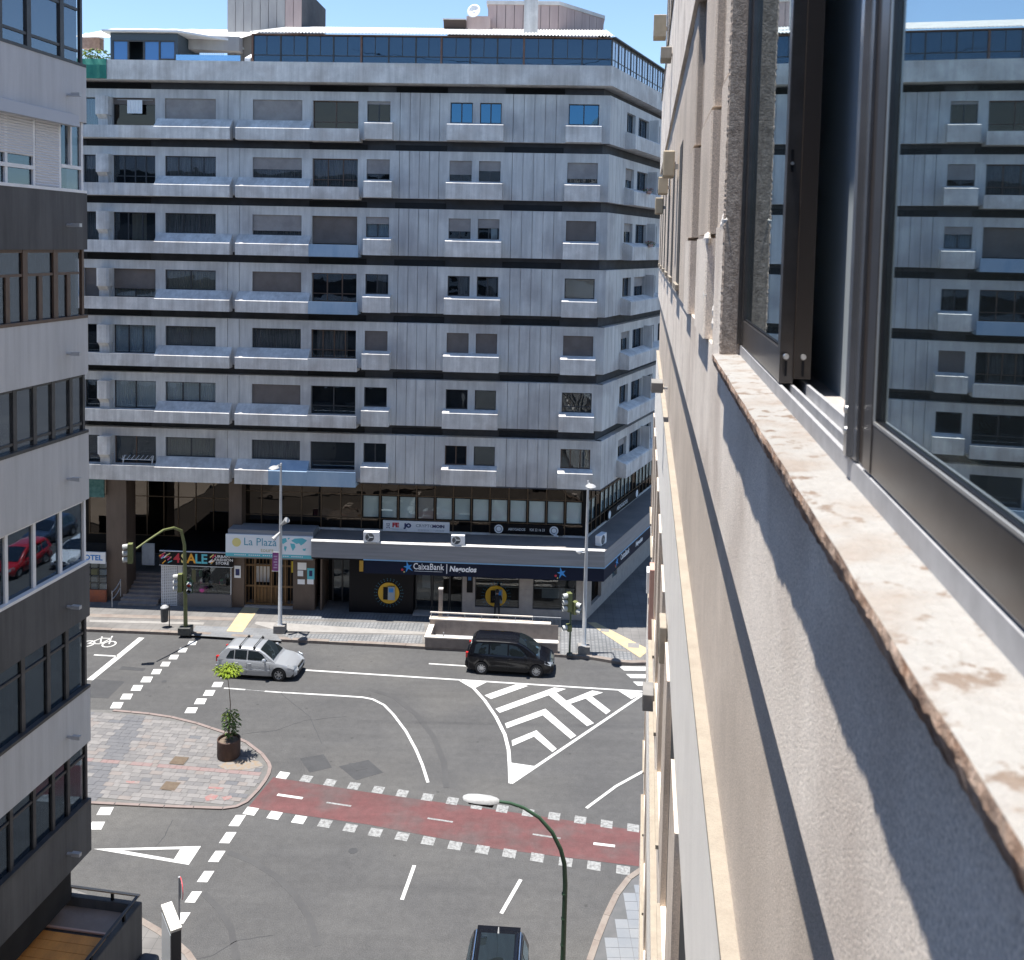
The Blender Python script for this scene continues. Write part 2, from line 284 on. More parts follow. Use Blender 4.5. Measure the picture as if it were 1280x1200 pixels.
# ---------------------------------------------------------------- mesh building
class MB:
    def __init__(s): s.v = []; s.f = []; s.m = []
    def add(s, vs, fs, mi=0, T=None):
        o = len(s.v)
        for p in vs: s.v.append(tuple(T @ Vector(p)) if T else tuple(p))
        for f in fs: s.f.append([o + i for i in f]); s.m.append(mi)
        return s
    def box(s, x0, x1, y0, y1, z0, z1, mi=0, T=None):
        if x0 > x1: x0, x1 = x1, x0
        if y0 > y1: y0, y1 = y1, y0
        if z0 > z1: z0, z1 = z1, z0
        return s.add([(x0, y0, z0), (x1, y0, z0), (x1, y1, z0), (x0, y1, z0), (x0, y0, z1), (x1, y0, z1), (x1, y1, z1), (x0, y1, z1)],
              [(0, 3, 2, 1), (4, 5, 6, 7), (0, 1, 5, 4), (1, 2, 6, 5), (2, 3, 7, 6), (3, 0, 4, 7)], mi, T)
    def prism(s, poly, z0, z1, mi=0, T=None, top=None):
        """poly in xy, extruded in z"""
        a = sum(poly[i][0] * poly[(i + 1) % len(poly)][1] - poly[(i + 1) % len(poly)][0] * poly[i][1] for i in range(len(poly)))
        if a < 0: poly = poly[::-1]
        n = len(poly)
        vs = [(p[0], p[1], z0) for p in poly] + [(p[0], p[1], z1) for p in poly]
        s.add(vs, [tuple(range(n - 1, -1, -1))], mi, T)
        o = len(s.v) - 2 * n
        s.f.append([o + n + i for i in range(n)]); s.m.append(mi if top is None else top)
        for i in range(n):
            j = (i + 1) % n
            s.f.append([o + i, o + j, o + n + j, o + n + i]); s.m.append(mi)
        return s
    def profx(s, poly, x0, x1, mi=0, T=None):
        """poly in (y,z), extruded along x"""
        K = Matrix(((0, 0, 1, 0), (1, 0, 0, 0), (0, 1, 0, 0), (0, 0, 0, 1)))
        return s.prism(poly, x0, x1, mi, (T @ K) if T else K)
    def tube(s, pts, rad, seg=10, mi=0, T=None, caps=True):
        pts = [Vector(p) for p in pts]
        if not isinstance(rad, (list, tuple)): rad = [rad] * len(pts)
        n = len(pts); vs = []; up = None
        for i, p in enumerate(pts):
            d = (pts[min(i + 1, n - 1)] - pts[max(i - 1, 0)]).normalized()
            if up is None:
                up = Vector((0, 0, 1)) if abs(d.z) < 0.9 else Vector((1, 0, 0))
            a = d.cross(up).normalized(); b = a.cross(d).normalized(); up = b
            for k in range(seg):
                t = 2 * math.pi * k / seg
                vs.append(p + (a * math.cos(t) + b * math.sin(t)) * rad[i])
        fs = []
        for i in range(n - 1):
            for k in range(seg):
                k2 = (k + 1) % seg
                fs.append((i * seg + k, i * seg + k2, (i + 1) * seg + k2, (i + 1) * seg + k))
        if caps:
            fs.append(tuple(range(seg - 1, -1, -1))); fs.append(tuple((n - 1) * seg + k for k in range(seg)))
        return s.add(vs, fs, mi, T)
    def lathe(s, prof, cx=0, cy=0, seg=24, mi=0, T=None):
        n = len(prof); vs = []
        for (r, z) in prof:
            for k in range(seg):
                t = 2 * math.pi * k / seg; vs.append((cx + r * math.cos(t), cy + r * math.sin(t), z))
        fs = []
        for i in range(n - 1):
            for k in range(seg):
                k2 = (k + 1) % seg; fs.append((i * seg + k, i * seg + k2, (i + 1) * seg + k2, (i + 1) * seg + k))
        return s.add(vs, fs, mi, T)
    def mesh(s, name, mats, smooth=False):
        me = bpy.data.meshes.new(name)
        me.from_pydata([tuple(v) for v in s.v], [], s.f)
        for m in (mats if isinstance(mats, (list, tuple)) else [mats]): me.materials.append(m)
        me.polygons.foreach_set('material_index', s.m)
        if smooth:
            me.polygons.foreach_set('use_smooth', [True] * len(s.f))
            me.set_sharp_from_angle(angle=R_(35))
        me.update()
        return me
    def build(s, name, mats, parent=None, smooth=False, **kw):
        return ob(name, s.mesh(name, mats, smooth), parent, **kw)
def ob(name, me, parent=None, loc=(0, 0, 0), rz=0, label=None, cat=None, group=None, kind=None):
    o = bpy.data.objects.new(name, me); col.objects.link(o)
    o.location = loc; o.rotation_euler = (0, 0, rz)
    if parent: o.parent = parent
    return tag(o, label, cat, group, kind)
def tag(o, label=None, cat=None, group=None, kind=None):
    if label: o['label'] = label
    if cat: o['category'] = cat
    if group: o['group'] = group
    if kind: o['kind'] = kind
    return o
def thing(name, label, cat, loc=(0, 0, 0), rz=0, group=None, kind=None):
    return ob(name, None, None, loc, rz, label, cat, group, kind)
def bx(name, m, parent, *a, **kw):
    return MB().box(*a).build(name, m, parent, **kw)
def bevel(o, w=0.01, seg=2):
    md = o.modifiers.new('bevel', 'BEVEL'); md.width = w; md.segments = seg; md.limit_method = 'ANGLE'
    return o
def text(s, size, m, parent, loc, name='lettering', T=None, bold=0.0, depth=0.006, align='CENTER', wscale=1.0, shear=0.0):
    """flat lettering standing in the local xz plane facing -y"""
    c = bpy.data.curves.new('t', 'FONT'); c.body = s; c.size = size; c.align_x = align; c.align_y = 'CENTER'; c.extrude = depth / 2; c.offset = bold; c.resolution_u = 2; c.shear = shear
    t = bpy.data.objects.new('t', c); col.objects.link(t)
    dg = bpy.context.evaluated_depsgraph_get()
    me = bpy.data.meshes.new_from_object(t.evaluated_get(dg))
    bpy.data.objects.remove(t)
    K = Matrix.Translation(loc) @ Matrix.Rotation(math.pi / 2, 4, 'X') @ Matrix.Diagonal((wscale, 1, 1, 1))
    if T: K = T @ K
    me.transform(K); me.materials.clear(); me.materials.append(m)
    return ob(name, me, parent)
# ================================================================ ground, road, pavements
ground = bx('ground', M['ground'], None, -1500, 1500, -1500, 1500, -1.2, -0.02, kind='structure')
road = bx('road', M['asphalt'], None, -160, 160, -80, 160, -0.3, 0.0, kind='structure')
def sheet(name, pts, z, m, parent=road, px=True, zt=None):
    """thin flat sheet lying on the ground; pts are photo points measured on the ground plane, or metres"""
    P = [G(x, y, z) for x, y in pts] if px else pts
    return MB().prism(P, z - 0.0035, z).build(name, m, parent)
def slab(pts, z0, z1, m, m2=None, mb=None):
    mb = mb or MB(); mb.prism(pts, z0, z1); return mb
FARK = [G(x, y) for x, y in [(60, 787), (112, 790), (236, 795), (341, 802), (480, 809), (587, 815), (690, 821), (740, 825)]]
k0, k1 = FARK[0], FARK[1]
FARK = [(-70, k0[1] + 1.6)] + FARK + [G(775, 831), G(790, 832)]
FARK += [(9.5, 46.6), (12.5, 48.6), (17, 55), (22, 66), (30, 84)]
def offset(line, d):
    out = []
    for i, p in enumerate(line):
        a = line[max(i - 1, 0)]; b = line[min(i + 1, len(line) - 1)]
        t = Vector((b[0] - a[0], b[1] - a[1])).normalized()
        out.append((p[0] - t.y * d, p[1] + t.x * d))
    return out
def arc_strip(name, line, w, z0, z1, m, parent=None, kind=None, pieces=None, gap=0.012):
    """kerb: a row of separate stones along the line, or one strip"""
    inner = offset(line, w)
    if not pieces:
        mb = MB()
        for i in range(len(line) - 1):
            mb.prism([line[i], line[i + 1], inner[i + 1], inner[i]], z0, z1)
        return mb.build(name, m, parent, kind=kind)
    for i in range(len(line) - 1):
        a, b, c, d = Vector(line[i]), Vector(line[i + 1]), Vector(inner[i + 1]), Vector(inner[i])
        n = max(1, int((b - a).length / pieces))
        for k in range(n):
            f0, f1 = k / n + gap / (b - a).length, (k + 1) / n
            MB().prism([a.lerp(b, f0), a.lerp(b, f1), d.lerp(c, f1), d.lerp(c, f0)], z0, z1 + random.uniform(-.006, .006)).build('kerb_stone', m, parent)
pave = slab(offset(FARK, 0.28) + [(30, 140), (-70, 140)], -0.1, 0.14, None).build('pavement', M['pave'], kind='structure')
arc_strip('kerb', FARK[1:9], 0.28, -0.1, 0.15, M['kerb'], pave, pieces=0.95)
arc_strip('kerb', FARK[:2], 0.28, -0.1, 0.15, M['kerb'], pave)
arc_strip('kerb', FARK[8:], 0.28, -0.1, 0.15, M['kerb'], pave)
ZP = 0.14
def psheet(name, pts, m, z=ZP + 0.006): return sheet(name, pts, z, m, pave)
psheet('studded_tile_area', [(345, 776), (530, 779), (531, 790), (352, 787)], M['pavedots'])
psheet('studded_tile_area', [(352, 792), (528, 794), (528, 804), (366, 800)], M['pavedots'])
psheet('studded_tile_area', [(392, 766), (545, 771), (531, 776), (346, 773)], M['pavedots'], ZP + .004)
psheet('studded_tile_area', [(700, 790), (724, 791), (724, 800), (760, 801), (765, 812), (790, 816), (792, 826), (738, 821), (700, 818)], M['pavedots'])
psheet('studded_tile_area', [(702, 780), (742, 783), (790, 812), (765, 810), (742, 800), (702, 799)], M['pavedots'], ZP + .004)
psheet('blue_ramp_paving', [(245, 782), (340, 786), (352, 801), (238, 794)], M['paveblue'])
psheet('pale_paving_band', [(112, 767), (300, 772), (298, 776), (112, 771)], M['stonew'] if 0 else M['kerb'], ZP + .008)
psheet('pale_paving_band', [(112, 774.5), (255, 778), (254, 781), (112, 777.5)], mat('pale_paving', (0.21, 0.20, 0.19), 0.85, (0.25, 0.24, 0.23), 3), ZP + .010)
psheet('pale_paving_band', [(320, 777), (345, 778), (532, 790), (532, 793), (350, 789), (318, 780)], MATS['pale_paving'], ZP + .010)
yel = psheet('tactile_path', [(307, 755), (327, 756), (303, 790), (283, 789)], M['yellow'], ZP + .014)
psheet('tactile_path', [(734, 778), (745, 778), (812, 812), (800, 822)], M['yellow'], ZP + .014)
for q in [[(751, 785), (762, 786), (761, 790), (750, 789)], [(785, 803.5), (799, 804), (799, 810), (785, 809)]]:
    psheet('paving_grate', q, M['greyblock'], ZP + .019)

# ---- road markings (each one a sheet of paint on the asphalt)
Z1, Z2, Z3 = 0.004, 0.008, 0.012
def z1(pts): return [(100 + x / 2.857, 780 + y / 2.857) for x, y in pts]
def z2(pts): return [(460 + x / 3.158, 820 + y / 3.158) for x, y in pts]
def mark(name, pts, m=M['paint'], z=Z2): return sheet(name, pts, z, m)
def gline(pts, w, name='lane_line', m=M['paint'], z=Z2, metric=False):
    P = pts if metric else [G(x, y, z) for x, y in pts]
    a = offset(P, w / 2); b = offset(P, -w / 2)
    mb = MB()
    mb.prism(a + b[::-1], z - 0.0035, z)
    return mb.build(name, m, road)
gline([(381, 837.5), (805, 864.3)], 0.13)
gline([(536, 829.5), (600, 833.5)], 0.12)
gline([(112, 850), (177, 797)], 0.32)
gline(z1([(50, 110), (135, 115)]), 0.12)
for s_ in [[(280, 860), (306.5, 862)], [(331, 864), (352, 865.5)], [(353, 865.5), (380, 867)]]: gline(s_, 0.10)
gline([(307, 862), (331, 864)], 0.05, m=M['paintw'])
gline([(380, 867), (415, 869), (453.5, 871.5), (466, 874), (480, 881), (491.7, 893), (507.5, 914), (520, 937), (528, 956), (535, 978)], 0.12)
gline([(575, 850), (592, 860), (605.7, 875), (620, 896), (631, 918), (635.7, 937), (637, 956), (638, 979)], 0.15)
gline([(639, 979), (805, 867)], 0.14)
mark('hatch_bar', [(575.6, 850.5), (609, 852.3), (592, 861)], z=Z3)
mark('hatch_bar', [(638, 980), (637, 953), (669, 957.7)], z=Z3)
mark('hatch_bar', z2([(985, 135), (1088, 146), (1040, 170)]), z=Z3)
mark('hatch_bar', z2([(460, 155), (485, 170), (632, 118), (590, 110)]), z=Z3)
mark('hatch_bar', z2([(503, 208), (520, 224), (782, 130), (735, 124)]), z=Z3)
mark('hatch_bar', z2([(708, 150), (745, 145), (892, 265), (865, 277)]), z=Z3 + .003)
mark('hatch_bar', z2([(540, 266), (548, 285), (690, 234), (800, 327), (822, 314), (700, 208)]), z=Z3)
mark('hatch_bar', z2([(567, 333), (570, 355), (655, 318), (728, 379), (745, 366), (665, 293)]), z=Z3)
mark('hatch_bar', z2([(780, 178), (800, 188), (928, 144), (885, 136)]), z=Z3)
mark('hatch_bar', z2([(858, 167), (885, 160), (958, 216), (940, 230)]), z=Z3 + .003)
gline(z2([(183, 826), (134, 962)]), 0.12); gline(z2([(603, 882), (526, 1016)]), 0.12)
gline(z2([(1100, 447), (980, 513), (862, 600)]), 0.12)
for y in (833.0, 842.5, 852): mark('zebra_stripe', [(774 + (y - 833) * .9, y), (850, y + .8), (850, y + 5.8), (780 + (y - 833) * .9, y + 5.0)], z=Z2)
band = sheet('cycle_crossing', z1([(690, 547), (600, 655)]) + z2([(0, 665), (500, 760), (1070, 830), (1300, 862)]) + z2([(1300, 722), (1075, 690), (560, 615), (0, 538)]), Z1, M['redp'])
def square(cx, cy, u, v, w=0.5, d=0.5, name='crossing_square', m=None, z=Z2):
    g = Vector(G(cx, cy, z)); u = Vector(u).normalized() * w / 2; v = Vector(v).normalized() * d / 2
    pts = [g - u - v, g + u - v, g + u + v, g - u + v]
    return sheet(name, [tuple(p) for p in pts], z, m or M['paint'], px=False)
gu = Vector(G(*z2([(1007, 845)])[0])) - Vector(G(*z1([(610, 668)])[0]))
gv = Vector(G(*z1([(635, 655)])[0])) - Vector(G(*z1([(610, 690)])[0]))
for i, p in enumerate(z1([(725, 540), (808, 552), (893, 566), (978, 578), (1065, 592)]) + z2([(135, 542), (235, 557), (333, 572), (430, 590), (530, 603), (632, 618), (735, 632), (838, 647), (942, 663), (1047, 678)])):
    square(*p, gu, gv, .43, .45, m=M['paint'] if i == 0 else M['paintw'])
for i, p in enumerate(z1([(610, 668), (695, 683), (783, 698), (875, 712), (965, 728), (1055, 744)]) + z2([(135, 712), (238, 729), (343, 748), (452, 764), (558, 779), (668, 795), (780, 813), (892, 828), (1007, 845)])):
    square(*p, gu, gv, .46, .45, m=M['paint'] if i < 3 else M['paintw'])
for a, b in [(z1([(705, 609)])[0], z1([(795, 622)])[0]), (z2([(890, 740)])[0], z2([(975, 750)])[0])]: gline([a, b], 0.14, z=Z2)
for a, b in [(z1([(880, 637)])[0], z1([(968, 650)])[0]), (z2([(235, 640)])[0], z2([(335, 655)])[0]), (z2([(650, 703)])[0], z2([(760, 720)])[0])]: gline([a, b], 0.09, m=M['paintw'])
for x, y in [(560, 702), (526, 763), (487, 830), (447, 902), (403, 975), (362, 1050)]:
    mark('give_way_dash', z1([(x - 30, y + 19), (x - 3, y - 20), (x + 33, y - 20), (x + 7, y + 20)]))
mark('give_way_triangle', z1([(48, 803), (432, 793), (388, 860), (335, 840), (358, 804), (150, 808), (335, 840), (388, 860)]), z=Z2) if 0 else None
def zpoly(name, polys, z):
    mb = MB()
    for P in polys: mb.prism([G(x, y, z) for x, y in z1(P)], z - .0035, z)
    mb.build(name, M['paint'], road)
zpoly('give_way_triangle', [[(48, 803), (432, 793), (358, 804), (150, 808)], [(432, 793), (388, 860), (335, 840), (358, 804)], [(388, 860), (48, 803), (150, 808), (335, 840)]], Z2)
for x, y, w, h in [(88, 668, 34, 14), (57, 720, 34, 14), (400, 68, 20, 7), (366, 93, 20, 8), (334, 118, 21, 8), (304, 143, 21, 8), (272, 170, 22, 9), (237, 198, 25, 10), (202, 228, 25, 10), (165, 259, 26, 10), (130, 290, 27, 11), (520, 185, 22, 8), (490, 216, 24, 9), (460, 246, 25, 10), (429, 276, 26, 10), (396, 308, 27, 10)]:
    w *= .78; k = h * .55
    mark('crossing_dash', z1([(x - w - k * .4, y + h), (x - w + k * 1.6, y - h), (x + w + k * .8, y - h), (x + w - k, y + h)]))
# cycle symbol on the far lane: two rings and a frame of thin strips
cx0, cy0 = G(123, 805); cyc = MB()
for dx in (-.55, .55):
    for k in range(14):
        t0, t1 = 2 * math.pi * k / 14, 2 * math.pi * (k + 1) / 14
        f = lambda r, t: (cx0 + dx + r * math.cos(t), cy0 + r * 1.1 * math.sin(t))
        cyc.prism([f(.28, t0), f(.36, t0), f(.36, t1), f(.28, t1)], Z2 - .003, Z2)
for a, b in [((-.55, 0), (-.15, .7)), ((-.15, .7), (.35, .7)), ((.35, .7), (.55, 0)), ((-.15, .7), (.1, 0)), ((.1, 0), (.35, .7)), ((-.55, 0), (.1, 0)), ((.35, .7), (.3, 1.0)), ((-.15, .7), (-.2, .9))]:
    a = Vector((cx0 + a[0], cy0 + a[1])); b = Vector((cx0 + b[0], cy0 + b[1])); n = (b - a).normalized(); n = Vector((-n.y, n.x)) * .035
    cyc.prism([a + n, b + n, b - n, a - n], Z2 - .003 + .002, Z2 + .002)
cyc.build('cycle_symbol', M['paint'], road)
for P in [[(785, 480), (870, 465), (900, 512), (820, 530)], [(925, 508), (1030, 485), (1082, 530), (985, 558)], [(45, 196), (160, 205), (100, 265), (20, 262)], [(150, 150), (235, 158), (225, 168), (140, 162)], [(960, 497), (1010, 495), (1030, 515), (985, 525)]]:
    mark('asphalt_patch', z1(P), M['asph2'], Z1 if P[0][0] != 960 else Z2)
gline(z1([(530, 815), (620, 850), (700, 900), (770, 970), (820, 1050), (850, 1150)]), 0.22, 'tyre_track', M['tread'], Z1)
gline(z2([(0, 130), (100, 160), (190, 230), (260, 320), (300, 420), (310, 520)]), 0.25, 'tyre_track', M['tread'], Z1)
gline(z1([(440, 960), (500, 1020), (540, 1090), (560, 1200)]), 0.2, 'tyre_track', M['tread'], Z1)
gline(z2([(90, 500), (220, 420), (330, 330)]), 0.2, 'tyre_track', M['tread'], Z1 + .001) if 0 else None
random.seed(17)
for P in [[(330, 700), (300, 760), (265, 800)], [(690, 1110), (560, 1130), (470, 1185), (400, 1200)], [(950, 330), (800, 345), (700, 380), (560, 395)], [(700, 235), (820, 330), (870, 440)]]:
    q = z1(P); pts_ = []
    for (a_, b_), (c_, d_) in zip(q[:-1], q[1:]):
        for k in range(8): f = k / 8; pts_.append((a_ + (c_ - a_) * f + random.uniform(-.5, .5), b_ + (d_ - b_) * f + random.uniform(-.5, .5)))
    gline(pts_, 0.028, 'asphalt_crack', M['asph2'], Z1)
# manhole covers in the road
for (x, y, r) in [(z1([(975, 810)])[0] + (.16,)), (z1([(300, 205)])[0] + (.12,))]:
    gx, gy = G(x, y)
    MB().lathe([(0, Z1), (r, Z1), (r, 0)], gx, gy, 16).build('manhole_cover', M['asph2'], road)

# ---- paved island (flush), with separate paving stones
ISL = z1([(-60, 304), (120, 306), (250, 318), (330, 330), (420, 352), (520, 385), (600, 420), (655, 462), (680, 495), (685, 512), (680, 535), (665, 562), (640, 595), (600, 636), (560, 655), (510, 662), (300, 655), (35, 642), (-60, 636)])
ISLm = [G(x, y, 0.03) for x, y in ISL]
island = MB().prism(ISLm, -0.1, 0.018).build('traffic_island', mat('island_joint_mortar', (0.10, 0.098, 0.095), 0.95, (0.13, 0.127, 0.123), 3), kind='structure')
arc_strip('island_kerb', ISLm[1:-1], 0.13, -.1, 0.045, M['pinkk'], island, pieces=0.6) if 0 else None
# kerb ring
cen = Vector((sum(p[0] for p in ISLm) / len(ISLm), sum(p[1] for p in ISLm) / len(ISLm)))
ring = ISLm[1:-1]
sgn = 1 if (Vector(offset(ring, 0.1)[5]) - cen).length < (Vector(ring[5]) - cen).length else -1
inner = offset(ring, 0.14 * sgn)
for i in range(len(ring) - 1):
    a, b, c, d = [Vector(v) for v in (ring[i], ring[i + 1], inner[i + 1], inner[i])]
    n = max(1, int((b - a).length / .8))
    for k in range(n):
        f0, f1 = k / n + .012, (k + 1) / n
        MB().prism([a.lerp(b, f0), a.lerp(b, f1), d.lerp(c, f1), d.lerp(c, f0)], -.1, .050).build('kerb_stone', M['pinkk'], island)
def inside(p, poly):
    c = False; n = len(poly)
    for i in range(n):
        x1_, y1_ = poly[i]; x2_, y2_ = poly[(i + 1) % n]
        if (y1_ > p[1]) != (y2_ > p[1]) and p[0] < (x2_ - x1_) * (p[1] - y1_) / (y2_ - y1_) + x1_: c = not c
    return c
inpoly = [tuple(ISLm[0])] + [tuple(p) for p in offset(ring, 0.16 * sgn)] + [tuple(ISLm[-1])]
ll = Vector(G(*z1([(640, 548)])[0])) - Vector(G(*z1([(35, 497)])[0])); ua = ll.normalized(); va = Vector((-ua.y, ua.x))
pm = [mat('island_paver_%s' % n, c, 0.85, c2, 2.5, grit=0.1) for n, c, c2 in [('pale', (0.152, 0.146, 0.144), (0.178, 0.170, 0.167)), ('light', (0.134, 0.129, 0.128), (0.155, 0.149, 0.147)), ('grey', (0.114, 0.111, 0.113), (0.132, 0.128, 0.129)), ('blue', (0.090, 0.092, 0.101), (0.108, 0.109, 0.116)), ('warm', (0.150, 0.134, 0.127), (0.175, 0.157, 0.149)), ('pink', (0.180, 0.118, 0.114), (0.175, 0.140, 0.136))]]
pmesh = {}
def paver_mesh(w, k):
    if (w, k) not in pmesh:
        me = MB().box(0, w - .009, 0, .241, -.01, 0).mesh('paver', pm[k]); pmesh[(w, k)] = me
    return pmesh[(w, k)]
org = Vector(G(*z1([(35, 497)])[0]))
rows = [];
stripA, stripB = Vector(G(*z1([(205, 330)])[0])), Vector(G(*z1([(110, 485)])[0]))
cand = []
for r in range(-28, 24):
    x = -9.0 + random.random() * .5
    while x < 14:
        w = random.choice([.25, .37, .37, .5])
        a = org + ua * x + va * (r * .25 + .07)
        cs = [a, a + ua * w, a + ua * w + va * .24, a + va * .24]
        if all(inside(c, inpoly) for c in cs): cand.append((a, w, r))
        x += w
random.shuffle(cand)
fill = MB(); npv = 0; fillm = []
cand.sort(key=lambda t: t[0].y)
covers = [Vector(G(*z1([(354, 490)])[0])), Vector(G(*z1([(322, 581)])[0]))]
for (a, w, r) in cand:
    mid = a + ua * w / 2 + va * .15
    # distance to the dark strip line
    ab = stripB - stripA; t = (mid - stripA).dot(ab) / ab.length_squared; dst = (mid - (stripA + ab * t)).length
    k = random.choices([0, 1, 2, 3, 4], [4, 5, 3.2, .8, 1.3])[0]
    if dst < .42: k = 3
    if r == 0 or r == -1 and random.random() < .05: k = 5 if random.random() < .75 else 4
    zt = .030 + random.uniform(-.003, .003)
    if min((mid - c).length for c in covers) < .33: continue
    if npv < 300:
        o = ob('paver', paver_mesh(w, k), island, (a.x, a.y, zt), math.atan2(ua.y, ua.x)); npv += 1
    else:
        T = Matrix.Translation((a.x, a.y, zt)) @ Matrix.Rotation(math.atan2(ua.y, ua.x), 4, 'Z')
        fill.box(0, w - .009, 0, .241, -.01, 0, k, T)
if fill.v: fill.build('pavers', pm, island, kind='stuff')
for c in covers: MB().box(-.30, .30, -.27, .27, -.02, .036, T=Matrix.Translation((c.x, c.y, 0)) @ Matrix.Rotation(math.atan2(ua.y, ua.x), 4, 'Z')).build('inspection_cover', mat('rusty_cover', (0.085, 0.06, 0.042), 0.9, (0.11, 0.085, 0.06), 6, grit=.2), island)
for P in [[(445, 618), (470, 606), (495, 612), (480, 628), (450, 632)], [(505, 618), (540, 612), (545, 622), (515, 630)], [(165, 560), (215, 562), (210, 570), (165, 568)], [(460, 580), (515, 584), (505, 590), (458, 587)]]:
    sheet('pink_stain', z1(P), .0385, mat('faded_pink_paint', (0.22, 0.11, 0.105), .9, (0.19, 0.165, 0.155), 6, lo=.45, hi=.6), island)
sheet('sand_spill', z1([(490, 505), (560, 480), (640, 490), (655, 505), (600, 520), (520, 520)]), .0385, mat('spilled_sand', (0.20, 0.155, 0.11), .95, (0.18, 0.17, 0.16), 6, lo=.42, hi=.6), island)

# ---- pavement corner at the lower right, bluish slabs as separate pieces
RS = z2([(1160, 800), (1070, 838), (1020, 872), (970, 937), (930, 1020), (890, 1120), (862, 1200), (835, 1330), (815, 1500)])
RSm = [G(x, y, .12) for x, y in RS]
rp = MB().prism([tuple(p) for p in offset(RSm, .0)] + [(9.0, RSm[-1][1]), (9.0, RSm[0][1])], -.1, .115).build('pavement_corner', mat('slab_joint', (0.08, 0.084, 0.088), .95, (0.1, 0.1, 0.105), 3), kind='structure')
s2 = 1 if Vector(offset(RSm, .2)[3]).x > RSm[3][0] else -1
RI = offset(RSm, .2 * s2)
for i in range(len(RSm) - 1):
    a, b, c, d = [Vector(v) for v in (RSm[i], RSm[i + 1], RI[i + 1], RI[i])]
    n = max(1, int((b - a).length / .8))
    for k in range(n):
        f0, f1 = k / n + .01, (k + 1) / n
        MB().prism([a.lerp(b, f0), a.lerp(b, f1), d.lerp(c, f1), d.lerp(c, f0)], -.1, .14).build('kerb_stone', M['kerb'], rp)
RIp = [tuple(p) for p in offset(RSm, .22 * s2)] + [(9.0, RSm[-1][1]), (9.0, RSm[0][1])]
sm = [MB().box(0, .39, 0, .39, -.02, 0).mesh('slab', mat('blue_slab_%d' % i, c, .8, c2, 2, grit=.08)) for i, (c, c2) in enumerate([((0.155, 0.17, 0.19), (0.175, 0.185, 0.20)), ((0.165, 0.177, 0.195), (0.185, 0.195, 0.21)), ((0.145, 0.16, 0.182), (0.165, 0.177, 0.195))])]
cnt = 0
for j in range(60):
    for i in range(22):
        x = 1.2 + i * .4; y = RSm[-1][1] + j * .4
        cs = [(x, y), (x + .4, y), (x + .4, y + .4), (x, y + .4)]
        if sum(inside(c, RIp) for c in cs) >= 4 and cnt < 300 and y > 24:
            ob('slab', random.choice(sm), rp, (x, y, .122 + random.uniform(-.002, .002))); cnt += 1
# pavement corner by the terrace, lower left
LSm = [G(x, y, .12) for x, y in z1([(120, 1000), (225, 1052), (290, 1090), (350, 1130), (395, 1170), (425, 1215), (450, 1270), (470, 1400)])]
lp = MB().prism(LSm + [(-22, LSm[-1][1]), (-22, LSm[0][1] + 4)], -.1, .13).build('pavement_corner', M['pave'], kind='structure')
s3 = 1 if Vector(offset(LSm, .2)[3]).x < LSm[3][0] else -1
LI = offset(LSm, .2 * s3)
for i in range(len(LSm) - 1):
    a, b, c, d = [Vector(v) for v in (LSm[i], LSm[i + 1], LI[i + 1], LI[i])]
    n = max(1, int((b - a).length / .8))
    for k in range(n):
        f0, f1 = k / n + .01, (k + 1) / n
        MB().prism([a.lerp(b, f0), a.lerp(b, f1), d.lerp(c, f1), d.lerp(c, f0)], -.1, .142).build('kerb_stone', M['kerb'], lp)

# ================================================================ main apartment building
B = thing('apartment_building', 'long grey concrete apartment block with ribbed ledges, glazed roof storey and bank at street level', 'building', tuple(FP0), -FA)
SD = R_(68.0); SX, SY = math.cos(SD), math.sin(SD)
def foot(cx, n, L, left=-30, back=20):
    return [(left, -n), (cx, -n), (cx + L * SX, -n + L * SY), (cx + L * SX, back), (left, back)]
LS = 15.0
bmb = MB()
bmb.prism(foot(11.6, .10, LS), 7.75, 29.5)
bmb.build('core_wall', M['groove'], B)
# side transform: local x runs along the side face, y inward
def sideT(cx, n): return Matrix.Translation((cx, -n, 0)) @ Matrix.Rotation(SD, 4, 'Z')
NW, NPAR = .5, 1.05
CX = 11.95
def holes_wall(mb, x0, x1, z0, z1, y0, y1, holes, T=None):
    xs = x0
    for (a, b, c, d) in sorted(holes):
        if a > xs: mb.box(xs, a, y0, y1, z0, z1, T=T)
        if c > z0: mb.box(a, b, y0, y1, z0, c, T=T)
        if d < z1: mb.box(a, b, y0, y1, d, z1, T=T)
        xs = b
    if xs < x1: mb.box(xs, x1, y0, y1, z0, z1, T=T)
JA = [0.62, 1.17, 1.70, 2.25, 2.77]
JB = [6.75, 7.33, 7.90, 8.48, 9.06]
JL = [-8.83, -8.17]
WCOL = dict(L0=(-16.95, -16.0), L1=(-15.29, -12.88), W1=(-12.34, -9.5), W2=(-7.46, -4.73), L2=(-4.16, -1.66), W3=(-1.18, .09), W4=(3.35, 4.56), W5=(4.95, 6.12), W6=(9.73, 11.36))
panel_mesh = {}
def panels(js, zb, zt, T=None, name='wall_panel'):
    for a, b in zip(js[:-1], js[1:]):
        k = (round(b - a, 3), round(zt - zb, 3))
        if k not in panel_mesh: panel_mesh[k] = MB().box(.014, b - a - .014, 0, .06, 0, zt - zb).mesh('wall_panel', M['conc'])
        o = ob(name, panel_mesh[k], B)
        o.matrix_local = (T or Matrix()) @ Matrix.Translation((a, -NW, zb)) if T is None else T @ Matrix.Translation((a, 0, zb))
